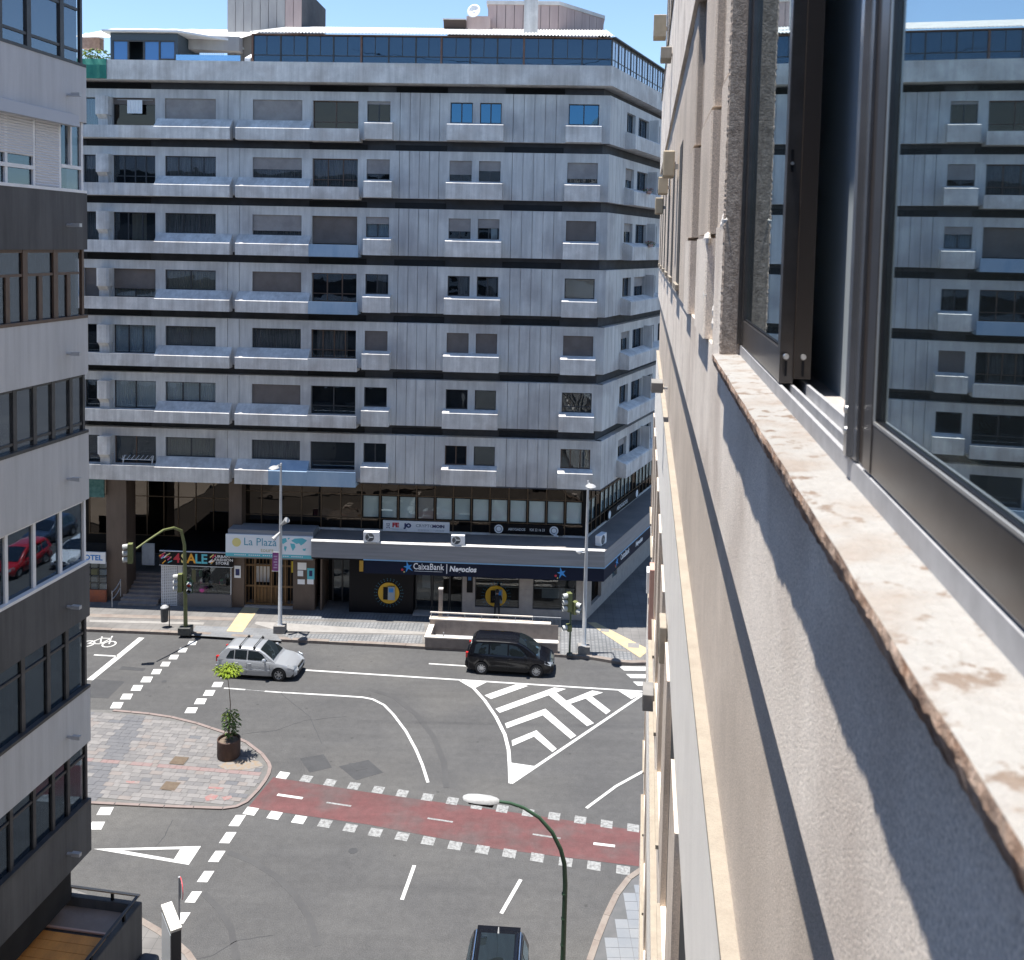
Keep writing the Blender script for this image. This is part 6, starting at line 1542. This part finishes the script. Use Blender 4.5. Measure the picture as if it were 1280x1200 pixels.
# ================================================================ building on the left
AL = R_(8.6)
cL = hitp(111.5, 640, np.array([0, 22.7, 0]), np.array([0, 1.0, 0]))
LB_ = thing('apartment_building', 'pale and charcoal banded apartment block with long window strips at the left edge', 'building', (cL[0], cL[1], 0), -AL)
wL = np.array([math.sin(AL), math.cos(AL), 0]); rL = np.array([math.cos(AL), -math.sin(AL), 0])
def Lz(py): return float(hitp(111.5, py, cL, np.array([0, 1.0, 0]))[2])
def Ly(px, py, x=0.0):
    p = hitp(px, py, cL + rL * x, rL); return float(np.dot(p - cL, wL))
bands = [85, 154, 242, 312, 397, 467, 540, 623, 703, 769, 858, 925, 1000, 1062]
Zb = [Lz(v) for v in bands]
YB = -70.0
MB().box(-45, -.34, YB, -.34, 4.6, 27.6).build('core_wall', M['dark'], LB_)
for k, (i, m) in enumerate([(0, 'cleft'), (2, 'cdark'), (4, 'cleft'), (6, 'cleft'), (8, 'cdark'), (10, 'cleft'), (12, 'cdark')]):
    z1_, z0_ = Zb[i], Zb[i + 1]
    MB().box(-.33, 0, YB, 0, z0_, z1_).box(-45, -.331, -.33, 0, z0_, z1_).box(-1.2, -.331, YB, -.331, z0_ + .0, z0_ + .2).build('wall_band', M[m], LB_)
    yy = Ly(84, (bands[i] + bands[i + 1]) / 2); z = z0_ + (z1_ - z0_) * .42
    MB().tube([(0, yy, z), (.18, yy, z)], .035, 8).box(.12, .34, yy - .05, yy + .05, z - .03, z + .05).build('rain_spout', M['steel'], LB_)
MB().box(-45, 0, YB, 0, Zb[0] + 1.65, Zb[0] + 3.2).build('wall_band', M['cleft'], LB_)
bx('ground_wall', M['stone'], LB_, -45, -1.6, YB, -1.4, .1, 4.6)
def lwin(zt, zb, posts, fr, transoms=(), curtain=None, reveal=.10, pw=.07, gls=None, sub=(), subz=None, py=400, back=None):
    """strip of windows; posts are distances along the wall"""
    X0 = -reveal
    # mirrored continuation towards and behind the camera
    ys = sorted(posts); step = (ys[-1] - ys[0]) / (len(ys) - 1)
    ext = [ys[0] - step * k for k in range(1, 9)][::-1]
    full = ext + ys
    MB().box(-.32, -.31, YB, -.33, zb, zt).build('room_backing', M['dark'] if not back else M[back], LB_)
    bx('window_sill', M[fr], LB_, X0 - .05, .012, full[0], -.012, zb, zb + .07)
    for a, b in zip(full[:-1], full[1:]):
        o = MB().box(X0 - .06, X0 + .02, a - pw / 2, a + pw / 2, zb + .07, zt).box(X0 - .06, X0 + .01, a + pw / 2, b - pw / 2, zt - .07, zt).build('window', M[fr], LB_)
        for (f) in transoms: MB().box(X0 - .05, X0 + .005, a + pw / 2, b - pw / 2, zb + (zt - zb) * f - .03, zb + (zt - zb) * f + .03).build('transom', M[fr], o)
        if sub:
            for f in sub: MB().box(X0 - .05, X0 + .008, a + (b - a) * f - pw * .4, a + (b - a) * f + pw * .4, zb + .07, zb + (zt - zb) * (subz or 1) - .03).build('mullion', M[fr], o)
        MB().box(X0 - .035, X0 - .028, a + pw / 2, b - pw / 2, zb + .07, zt - .07).build('pane', M[gls or 'lpane'], o)
        if curtain:
            mb = MB(); n = 14; vs = []
            for i in range(n + 1):
                y = a + (b - a) * i / n; x = X0 - .13 + (.02 if i % 2 else -.02); vs += [(x, y, zb + .07), (x, y, zt - .05)]
            mb.add(vs, [(2 * i, 2 * i + 2, 2 * i + 3, 2 * i + 1) for i in range(n)]); mb.build('curtain', M[curtain], o)
    MB().box(X0 - .06, X0 + .02, -.10, -.0 - .02, zb, zt).build('corner_post', M[fr], LB_)
M['lpane'] = glass('left_block_pane', (.42, .52, .64), .16, dark=(.008, .010, .013), through=.55, wav=.06, hi=.6)
M['lpane2'] = glass('left_block_bright_pane', (.50, .57, .65), .30, dark=(.05, .06, .07), through=.3, wav=.08)
W1 = [Ly(x, 70) for x in (5, 41, 82)] + [-.1]; lwin(Zb[0] + 1.65, Zb[0], W1, 'frame', (.22, .80), gls='lpane2', pw=.14)
W2 = [Ly(x, 200) for x in (12, 47, 79)] + [-.08]; lwin(Zb[1], Zb[2], W2, 'white', (), pw=.08)
# white shutters of that floor
y0_, y1_ = W2[1] + .04, W2[2] - .04
def lshut(ya, yb_, za, zb__, par):
    mb = MB(); n = int((zb__ - za) / .06)
    for i in range(n):
        z = za + (zb__ - za) * i / n; h = (zb__ - za) / n
        mb.add([(-.085, ya, z), (-.085, yb_, z), (-.068, yb_, z + h * .55), (-.068, ya, z + h * .55), (-.085, yb_, z + h), (-.085, ya, z + h)], [(0, 1, 2, 3), (3, 2, 4, 5)])
    mb.build('shutter', mat('white_roller_shutter', (.58, .59, .61), .6), par)
lshut(y0_, y1_, Zb[2] + .08, Zb[1] - .06, LB_)
lshut(W2[0] - 4, W2[1] - .05, Zb[2] + (Zb[1] - Zb[2]) * .42, Zb[1] - .06, LB_)
bx('transom_rail', M['white'], LB_, -.14, -.06, W2[0] - 4, W2[1] - .05, Zb[2] + (Zb[1] - Zb[2]) * .25, Zb[2] + (Zb[1] - Zb[2]) * .30)
MB().profx([(-.0, 0), (.0, .30), (.16, .26), (.20, 0)], 0, 1, T=Matrix.Translation((0, W2[2] + .35, Zb[1] - .16)) @ Matrix(((0, 1, 0, 0), (-30, 0, 0, 0), (0, 0, 1, 0), (0, 0, 0, 1)))).build('shutter_box', mat('pale_grey_box', (.45, .46, .48), .6), LB_)
bx('transom_rail', M['white'], LB_, -.13, -.07, W2[2] + .04, -.1, Zb[2] + .55, Zb[2] + .63)
bx('mullion', M['white'], LB_, -.13, -.06, Ly(92, 190) - .03, Ly(92, 190) + .03, Zb[2] + .63, Zb[1])
W3 = [Ly(x, 355) for x in (-8, 36, 74)] + [-.1]; lwin(Zb[3], Zb[4], W3, 'brownf', (.66,), curtain='curtd', sub=(.5,), subz=.66, pw=.16)
W4 = [Ly(x, 510) for x in (-4, 23, 48, 71, 93)] + [-.06]; lwin(Zb[5], Zb[6], W4, 'frame', (.16,), gls='lpane2', pw=.12)
W5 = [Ly(x, 680) for x in (-25, 12, 47, 80)] + [-.08]; lwin(Zb[7], Zb[8], W5, 'white', (), gls='lpane', pw=.10)
W6 = [Ly(x, 830) for x in (-2, 33, 65, 88)] + [-.06]; lwin(Zb[9], Zb[10], W6, 'frame', (.78,), curtain='blind', pw=.12, gls='lpane')
W7 = [Ly(x, 980) for x in (-12, 18, 47, 71, 90)] + [-.06]; lwin(Zb[11], Zb[12], W7, 'frame', (.78,), pw=.10, gls='lpane', curtain='curtd')
# ground-floor terrace in front of it
TC = np.array([*G(177.5, 1128, 4.5), 0])
TB_ = thing('terrace_annex', 'dark single storey annex with brown felt and orange boarded roof terrace at the bottom left', 'building', tuple(TC), -AL)
zt = 4.5
bx('wall', M['cdark'], TB_, -9, 0, -20, 0, .1, zt - .25)
MB().box(-.16, 0, -20, 0, zt - .249, zt).box(-9, -.161, -.16, 0, zt - .249, zt).build('parapet', M['cdark'], TB_)
MB().box(-.15, -.01, -20, -.01, zt + .001, zt + .02).box(-9, -.151, -.15, -.01, zt + .001, zt + .02).build('coping', M['frame'], TB_)
yb_ = -.9
bx('felt_roof', M['terr'], TB_, -8.9, -.17, yb_, -.17, zt - .248, zt - .2)
nbd = 20
for k in range(nbd):
    MB().box(-5.5, -.30, yb_ - .12 - (k + 1) * .28 + .012, yb_ - .12 - k * .28, zt - .247, zt - .22).build('board', M['wood'], TB_)
bx('edge_strip', mat('pinkish_strip', (.5, .33, .27), .7), TB_, -8.9, -.3, yb_ - .06, yb_ - .01, zt - .199, zt - .16)
ras = MB(); 
topr = MB().box(-9, -.02, -.10, -.03, zt + .20, zt + .235).build('rail', mat('pale_wood_rail', (.45, .36, .26), .6), TB_)
MB().box(-.10, -.03, -20, -.101, zt + .20, zt + .235).build('rail', M['frame'], TB_)
for y in [-.7 - 1.35 * k for k in range(12)]: bx('rail_post', M['black'], TB_, -.10, -.04, y - .03, y + .03, zt + .02, zt + .20)
for x in [-.75 - 1.15 * k for k in range(7)]: bx('rail_post', M['black'], TB_, x - .03, x + .03, -.10, -.04, zt + .02, zt + .20)
o = bx('wall_box', mat('dark_blue_plastic', (.035, .04, .05), .5, (.05, .055, .065), 6), TB_, .002, .50, -1.9, .02, 1.9, 3.25); bevel(o, .12, 4)
bx('slot', M['black'], TB_, .10, .26, -1.6, -.7, 3.249, 3.256); 
for (a, b, c, d) in [(.08, .10, -1.62, -.68), (.26, .28, -1.62, -.68)]: bx('slot_rim', M['greyq'], TB_, a, b, c, d, 3.25, 3.27)
# street totem and no-entry sign
tp0 = Vector(G(208, 1129, 3.0)); tp1 = Vector(G(220.5, 1161, 3.0)); td = (tp1 - tp0)
tt = thing('street_totem', 'tall slim advertising totem with pale top and glass sides on the lower left corner pavement', 'totem', ((tp0.x + tp1.x) / 2, (tp0.y + tp1.y) / 2, .13), math.atan2(td.y, td.x))
print('totem', td.length)
Lh = td.length / 2
bevel(bx('frame', mat('dark_anodised_frame', (.05, .05, .055), .4), tt, -Lh, Lh, -.13, .13, 0, 2.80), .02)
bx('top_cap', mat('cream_cap', (.58, .56, .51), .8), tt, -Lh - .01, Lh + .01, -.14, .14, 2.801, 2.87)
for s in (-1, 1): bx('glass_panel', mat('pale_milky_panel', (.30, .33, .36), .15), tt, -Lh + .06, Lh - .06, s * .131, s * .139, .3, 2.7)
sgp = G(224, 1094, 2.9)
ns = thing('road_sign', 'round no entry sign seen edge on, on a grey pole behind the street totem', 'road sign', (sgp[0], sgp[1], .0), R_(120))
MB().tube([(0, 0, 0), (0, 0, 2.85)], .03, 10).build('pole', M['steel'], ns)
MB().tube([(0, -.035, 2.5), (0, -.055, 2.5)], .30, 28).build('disc', M['redq'], ns)
bx('white_bar', M['signw'], ns, -.2, .2, -.06, -.056, 2.45, 2.55); MB().tube([(0, -.033, 2.5), (0, -.034, 2.5)], .30, 28).build('disc_back', M['steel'], ns)
# parked cars out of the frame on the right-hand road (seen as reflections)
def refl(px, py):
    c = np.array([0, 0, CH]); d = ray(px, py); n = rL; p0 = cL - rL * .1
    t = np.dot(p0 - c, n) / np.dot(d, n); h = c + d * t; d2 = d - 2 * np.dot(d, n) * n; t2 = -h[2] / d2[2]
    return (h + d2 * t2)[:2]
rp1 = refl(27, 712); rp2 = refl(100, 700); rp3 = refl(62, 675)
print('refl', rp1, rp2, rp3)
car('red car waiting on the side street beyond the corner, seen in the window reflections', 'redcar', tuple(rp1), R_(-100), kind='mpv', L=4.3, W=1.78, H=1.6)
car('white car waiting on the side street beyond the corner, seen in the window reflections', 'whitecar', tuple(rp2), R_(-100), L=4.2, W=1.75, H=1.5)
car('dark blue car waiting on the side street beyond the corner, seen in the window reflections', 'bluecar', tuple(rp3), R_(-100), L=4.2, W=1.75, H=1.5)

# ================================================================ our own building on the right (the camera leans out of its window)
AO = R_(7.95)
OB = thing('plastered_building', 'old plastered building wall with window ledges receding along the right side of the picture', 'building', (0, 0, 0), -AO)
TE = 29.0                      # far end of the wall
rO = np.array([math.cos(AO), -math.sin(AO), 0]); wO = np.array([math.sin(AO), math.cos(AO), 0])
def wall(a, z0, z1, t0=-40, t1=TE, m='lime', th=None, name='wall', par=None):
    return bx(name, M[m], par or OB, a, th or (a + .5), t0, t1, z0, z1)
SILLZ = CH - .54
T0, TJ = -6.0, 4.93            # our window: from behind the camera to the far jamb
wall(.43, CH - 1.46, SILLZ - .055, m='limeg')
# flat new-plaster strip is part of the piers' foot
wall(.505, CH - 3.12, CH - 1.462, m='lime')
# fascia with cream ledge
bx('fascia', M['newp'], OB, .432, .9, -40, TE, CH - 5.05, CH - 3.16); bx('ledge', M['cream'], OB, .422, .9, -40, TE + .02, CH - 3.159, CH - 3.12)
# upper storey zone with piers
zr_t = CH + 2.2
pi_ = [(4.94, 5.45), (6.3, 7.4), (8.66, 9.5)]
def pier_(t0, t1, zb, zt, a=.40, m='lime', a2=.60):
    mb = MB(); mb.prism([(a + .012, t0), (a, t0 + .012), (a, t1), (a2, t1), (a2, t0)], zb, zt); return mb.build('pier', M[m], OB)
for t0, t1 in pi_:
    pier_(t0, t1, SILLZ - .05, CH + .12 - (.0 if t0 < 5 else .05), m='limeg' if t0 > 5 else 'limeg', a=.392)
    pier_(t0, t1, CH + .10, CH + .90, a=.40)
    pier_(t0 + .05, t1, CH + .93, zr_t, a=.41)
bx('recess_wall', M['jamb'], OB, .47, .9, 5.45, 9.6, SILLZ - .05, zr_t)
wall(.415, SILLZ - .05, zr_t, t0=9.5, m='lime')
for k in range(6):           # further window recesses along the same floor
    t0 = 11.6 + k * 2.9
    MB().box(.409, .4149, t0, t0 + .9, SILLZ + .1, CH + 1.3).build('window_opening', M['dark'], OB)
    bx('window_sill', M['cream'], OB, .37, .414, t0 - .1, t0 + 1.0, SILLZ + .03, SILLZ + .1)
# upper fascia with deep soffit
bx('upper_fascia', M['limeg'], OB, .375, .9, -40, TE, zr_t, CH + 4.4)
bx('ledge', M['cream'], OB, .35, .9, -40, TE + .02, CH + 4.401, CH + 4.46)
wall(.44, CH + 4.461, CH + 8.5, m='lime'); bx('upper_fascia', M['limeg'], OB, .375, .9, -40, TE, CH + 8.5, CH + 10.0)
for k in range(11):
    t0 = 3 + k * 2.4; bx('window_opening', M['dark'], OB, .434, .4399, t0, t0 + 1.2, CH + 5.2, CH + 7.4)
# lower storeys repeat
for lv in range(1, 4):
    D = 7.25 * lv - 2.2
    zt_l = CH - D
    if zt_l < 2: break
    zb_l = max(zt_l - 4.86, 0)
    # window storey with recesses, sill ledge, spandrel
    wall(.47, zt_l - 2.74, zt_l, m='lime')
    wall(.41, max(zt_l - 3.58, 0), zt_l - 2.741, m='limeg')
    wall(.465, max(zt_l - 4.86, 0), zt_l - 3.581, m='lime')
    for k in range(9):
        t0 = 3.4 + k * 2.9
        if t0 + 1.7 > TE: break
        MB().box(.40, .4699, t0 + 1.7, t0 + 2.9 if t0 + 2.9 < TE else TE, zt_l - 2.74, zt_l).build('pier', M['lime'], OB)
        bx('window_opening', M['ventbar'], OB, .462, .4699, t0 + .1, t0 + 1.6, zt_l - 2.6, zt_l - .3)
        bx('window_sill', M['cream'], OB, .36, .4095, t0 - .05, t0 + 1.75, zt_l - 2.80, zt_l - 2.742)
    if zt_l - 4.86 > 2:
        bx('fascia', M['newp' if lv == 1 else 'limeg'], OB, .385, .9, -40, TE, zt_l - 7.25, zt_l - 4.92); bx('ledge', M['cream'], OB, .365, .9, -40, TE + .02, zt_l - 4.919, zt_l - 4.86)
bx('ground_wall', M['stonew'], OB, .5, 1.0, -40, TE, .1, 3.0)
bx('end_wall', M['lime'], OB, .91, 14, TE - .4, TE - .0, .1, CH + 10)
bx('core_wall', M['dark'], OB, 3.6, 14, -40, TE - .401, .1, CH + 9.9)
bx('roof', M['dark'], OB, .5, 3.59, -40, TE - .5, CH + 9.5, CH + 9.9)
# things fixed to the wall (awning boxes, air units, signs)
def wallbox(px, py0, py1, px1, t, lab, m='sand', nm='awning_box', cat='awning box', grp=None, th=.5):
    p = hitp(px, (py0 + py1) / 2, wO * t, wO); q = hitp(px1, (py0 + py1) / 2, wO * t, wO)
    zt_, zb_ = hitp(px, py0, wO * t, wO)[2], hitp(px, py1, wO * t, wO)[2]
    a0, a1 = float(np.dot(p, rO)), float(np.dot(q, rO)); a1 = max(a1, .36)
    P = rO * ((a0 + a1) / 2) + wO * t
    o = thing(nm, lab, cat, (P[0], P[1], zb_), -AO, grp)
    hw_ = (a1 - a0) / 2; h = zt_ - zb_
    bevel(bx('casing', M[m], o, -hw_, hw_, 0, th, 0, h), .015)
    bx('front_slot', M['ventbar'], o, -hw_ - .003, -hw_ - .0005, .05, th - .05, h * .15, h * .3)
    bx('bracket', M['steel'], o, hw_ - .04, hw_ + .08, .1, .14, h * .3, h * .5)
    return o
ga = 'boxes fixed along the plastered wall'
wallbox(817, 18, 46, 826, 24, 'highest cream box jutting from the plastered wall against the sky', grp=ga)
wallbox(826, 58, 73, 838, 17, 'small brown box on the plastered wall below the highest cream box', m='curtt', grp=ga)
wallbox(829, 188, 220, 843, 13, 'largest cream box on the plastered wall beside the opposite roof balconies', grp=ga)
wallbox(823, 221, 242, 835, 17, 'middle cream box just under the largest one on the plastered wall', grp=ga)
wallbox(819, 247, 267, 829, 21, 'lowest of the three stacked cream boxes on the plastered wall', grp=ga)
wallbox(814, 478, 491, 829, 17, 'grey box on the plastered wall level with the fifth balcony row', m='greyblock', grp=ga)
wallbox(803, 868, 889, 817, 16, 'grey box on the plastered wall next to the tip of the hatched triangle', m='greyblock', grp=ga)
o = wallbox(811, 712, 800, 819, 20, 'long terracotta coloured panel on the plastered wall', m='terracotta', nm='wall_panel', cat='panel')
o = wallbox(808, 715, 742, 812, 26, 'small white sign fixed on the far end of the plastered wall', m='white', nm='wall_sign', cat='sign')
wallbox(824, 784, 830, 833, 12, 'cream framed box low on the plastered wall beside the zebra crossing', m='cream', nm='wall_box', cat='box')
# ---- our window: sill, tracks, sashes
WN = thing('sliding_window', 'bronze framed sliding window with reflecting panes and weathered marble sill close to the camera', 'window', (0, 0, 0), -AO)
random.seed(21)
ny = 240; vs = []; a_in = .495
ya = [T0 + (TJ + .05 - T0) * (i / ny) for i in range(ny + 1)]
ya = sorted(set([round(v, 3) for v in ya] + [round(.6 + k * .022, 3) for k in range(200)])); ny = len(ya) - 1
def jag(t, s=0): return .003 * math.sin(t * 3.3 + s) + .003 * math.sin(t * 8.1 + s * 2) + .0018 * math.sin(t * 19 + s * 3)
rq = lambda v: random.uniform(-v, v)
for t in ya:
    j1, j2, j3 = jag(t, 0), jag(t, 2.1), jag(t, 4.2)
    vs += [(a_in, t, SILLZ + .004), (.45, t, SILLZ + .002), (.385, t, SILLZ), (.362 + j1 * .35, t, SILLZ - .004 + j2 * .2), (.360 + j1 * .5 + rq(.0015), t, SILLZ - .024 + j3 * .6 + rq(.004)), (.366 + j1 * .4 + rq(.002), t, SILLZ - .046 + j2 * .6 + rq(.004)), (.374 + rq(.003), t, SILLZ - .066), (.42, t, SILLZ - .066)]
K8 = 8; fs = []; mi = []
for i in range(ny):
    for k in range(K8 - 1):
        fs.append((i * K8 + k, i * K8 + k + 1, (i + 1) * K8 + k + 1, (i + 1) * K8 + k)); mi.append(0 if k < 3 else 1)
e = MB(); e.v = vs; e.f = [list(f)[::-1] for f in fs]; e.m = mi
e.f.append([ny * K8 + k for k in range(K8)]); e.m.append(1)
so_ = e.build('sill', [M['sill'], M['silledge']], WN)
# frame tracks
zb0 = SILLZ + .06
TRK = [(.492, .506, .054), (.506, .535, .012), (.535, .548, .055), (.548, .585, .02), (.585, .598, .062), (.598, .64, .03)]
for a0, a1, h in TRK: bx('track', M['mtrack'], WN, a0 + .0008, a1 - .0008, T0, TJ + .02, SILLZ - .03, SILLZ + h)
bx('inner_sill', M['stone'], WN, .641, .9, T0, TJ, SILLZ - .03, SILLZ + .02)
HT = CH + 2.15
bx('jamb_frame', M['mfr'], WN, .475, .64, TJ - .04, TJ + .02, SILLZ + .06, HT)
bx('head_frame', M['mfr'], WN, .48, .64, T0, TJ - .041, HT - .08, HT)
def sash(a, t0, t1, name='sash', th=.05, stile=.10, rail=.115, far_stile=None, m='mfr'):
    o = MB().box(a, a + th, t0, t0 + stile, zb0, HT - .09).box(a, a + th, t1 - (far_stile or stile), t1, zb0, HT - .09).box(a + .002, a + th - .002, t0 + stile, t1 - (far_stile or stile), zb0, zb0 + rail).box(a + .002, a + th - .002, t0 + stile, t1 - (far_stile or stile), HT - .17, HT - .091).build(name, M[m], WN)
    bx('pane', M['pane_own'], o, a + .016, a + .022, t0 + stile, t1 - (far_stile or stile), zb0 + rail, HT - .17)
    bx('gasket', M['black'], o, a + .010, a + .0155, t0 + stile, t1 - (far_stile or stile), zb0 + rail, zb0 + rail + .008)
    return o
bevel(sash(.4935, 3.50, TJ - .045, stile=.06, rail=.125), .003)
s2_ = MB().box(.542, .600, 3.48, 3.56, zb0 + .02, HT - .09).box(.542, .600, 3.561, TJ - .05, zb0 + .02, zb0 + .12).build('inner_sash', M['mfr2'], WN)
bx('pane', M['pane_own'], s2_, .57, .576, 3.56, TJ - .05, zb0 + .12, HT - .09)
for a, mm in ((.512, 'screw'), (.572, 'screw')):
    MB().tube([(a, 3.478, zb0 + .10), (a, 3.470, zb0 + .10)], [.011, .009], 14).build('screw', M['screw'], WN)
    bx('keyhole_slot', M['black'], WN, a - .004, a + .004, 3.472 if a < .53 else 3.476, 3.4775 if a > .53 else 3.4775, zb0 + .03, zb0 + .085)
# right-hand sash: broad stepped stile, then the big pane
big = MB()
prof = [(.490, 2.36), (.490, 2.32), (.480, 2.31), (.480, 2.28), (.490, 2.27), (.493, 2.235), (.530, 2.235), (.530, 2.36)]
big.prism(prof, zb0, HT - .09); big.build('outer_stile', mat('polished_steel_stile', (.30, .30, .31), .22, (.24, .24, .25), 8, metal=.8), WN)
bx('stile_gap', M['mfr2'], WN, .500, .535, 2.178, 2.232, zb0, HT - .09)
SB = sash(.4935, T0, 2.175, stile=.075, rail=.11); bevel(SB, .004)
bx('bead', mat('bright_bead', (.5, .49, .47), .3, metal=.6), SB, .495, .499, T0 + .2, 2.097, zb0 + .111, zb0 + .118)
bx('bead', MATS['bright_bead'], SB, .495, .499, 2.094, 2.0995, zb0 + .119, HT - .17)
for k in (0, 1): MB().tube([(.4795, 2.295, zb0 + .06 + k * .05), (.476, 2.295, zb0 + .06 + k * .05)], .009, 10).build('screw', M['screw'], WN)
bx('latch_hole', M['black'], WN, .505, .515, 3.494, 3.4995, CH + .28, CH + .36); MB().tube([(.510, 3.496, CH + .31), (.510, 3.488, CH + .31)], .006, 8).build('latch', M['screw'], WN)
# room behind
bx('room_wall', M['inroom'], OB, 3.4, 3.5, -8, 9, SILLZ - 1, HT + .6); bx('room_wall', M['inroom'], OB, .70, 3.4, 4.95, 5.0, SILLZ - 1, HT + .6)
bx('room_floor', M['stone'], OB, .7, 3.5, -8, 5, SILLZ - 1.0, SILLZ - .9); bx('room_ceiling', M['white'], OB, .5, 3.5, -8, 5, HT + .1, HT + .2)
bx('lintel', M['lime'], OB, .40, .9, -40, 4.94, HT - .01, zr_t)
# rough far jamb (reveal) as a subdivided lumpy surface
n1_, n2_ = 230, 12; vs = []
for i in range(n1_ + 1):
    z = SILLZ - .02 + (HT - SILLZ + .1) * i / n1_
    for k in range(n2_ + 1):
        a = .392 + (.494 - .392) * k / n2_
        edge = 1 if k == 0 else 0
        vs.append((a + random.uniform(-.003, .003) * (1 if k in (0, n2_) else .3), 4.925 + (.012 if edge else 0), z))
fs = [(i * (n2_ + 1) + k, i * (n2_ + 1) + k + 1, (i + 1) * (n2_ + 1) + k + 1, (i + 1) * (n2_ + 1) + k) for i in range(n1_) for k in range(n2_)]
MB().add(vs, fs).build('rough_reveal', M['jamb'], OB, smooth=False)
# lumps of broken plaster on the piers
for (t, z, s) in [(4.98, CH + .15, .035), (5.1, CH + .13, .03), (6.32, CH + .07, .035), (6.5, CH + .07, .03), (5.5, CH - .35, .03), (5.46, CH - .42, .035), (6.35, CH - .3, .03)]:
    o = MB().lathe([(0, s), (s * .7, s * .7), (s, 0), (s * .8, -s * .8), (0, -s)], 0, 0, 8).build('plaster_lump', M['newp'], OB, loc=(.405, t, z)); o.scale = (.6, 1.8, 1.2)
# unseen block added behind the camera to keep bright sky out of window reflections
BK = thing('apartment_building', 'plain grey block added unseen behind the camera for the window reflections', 'building', (0, -75, 0))
bx('wall', mat('grey_cream_painted_wall', (.42, .41, .39), .9, (.48, .47, .45), .3), BK, -60, 60, -12, 0, 0, 35)
for i in range(9):
    for k in range(16):
        bx('window', M['darkgl'], BK, -42 + k * 6, -39 + k * 6, .001, .03, 2 + i * 3.1, 3.6 + i * 3.1)

# clutter on the opposite balconies
def clutter(lab, T_, kind, cat):
    p = Matrix.Translation(tuple(FP0)) @ Matrix.Rotation(-FA, 4, 'Z') @ T_
    t = thing(kind, lab, cat, tuple(p.translation), -FA); return t
random.seed(31)
for i, (sx_, rw, lab) in enumerate([(6.0, 1, 'red flowering plants on the side balcony of the second row from the top'), (6.6, 2, 'red flowering plants on the side balcony of the third row from the top')]):
    T_ = sideT(CX, NW) @ Matrix.Translation((sx_, -.45, 27.35 - 3.12 * rw))
    t = clutter(lab, T_, 'flower_box', 'plants')
    leaves(90, (0, 0, .12), (.30, .9, .16), M['leafg'], .14, par=t)
    leaves(50, (0, 0, .2), (.30, .9, .12), mat('red_petals', (.45, .05, .06), .7), .10, name='flowers', par=t)
    MB().box(-.12, .12, -.9, .9, -.05, .08).build('box', M['terracotta'], t)
t = clutter('white folding clothes airer and bicycle parts on the lowest loggia at the far left', Matrix.Translation((-13.9, -.75, 26.6 - 18.72)), 'clothes_airer', 'clothes airer')
m_ = MB()
for k in range(7): m_.tube([(-.75 + k * .25, -.1, .75), (-.62 + k * .25, .12, .95)], .012, 4)
for x in (-.8, .85): m_.tube([(x, -.1, 0), (x + .1, .1, .95)], .016, 5).tube([(x + .1, -.1, .95), (x, .1, 0)], .016, 5)
m_.tube([(-.8, -.1, .75), (.9, -.1, .75)], .014, 5)
m_.build('frame', M['white'], t)
t = clutter('white towel hanging in the top loggia at the far left of the opposite facade', Matrix.Translation((-14.0, -.52, 27.75)), 'towel', 'towel')
m_ = MB(); vs = []
for k in range(13): vs += [(-.42 + .07 * k, (.02 if k % 2 else -.02), 0), (-.42 + .07 * k, (.015 if k % 2 else -.015), .72)]
m_.add(vs, [(2 * k, 2 * k + 2, 2 * k + 3, 2 * k + 1) for k in range(12)]).build('cloth', M['curt'], t)
MB().tube([(-1.0, 0, .73), (1.0, 0, .73)], .012, 6).build('line', M['alu'], t)

bx('added_grey_panel', mat('grey_panel_finish', (.34, .38, .40), .9), WN, .71, .714, 3.25, 4.9, SILLZ + .02, HT - .05)  # grey panel added behind the gap to catch daylight, standing in for the reveal wall
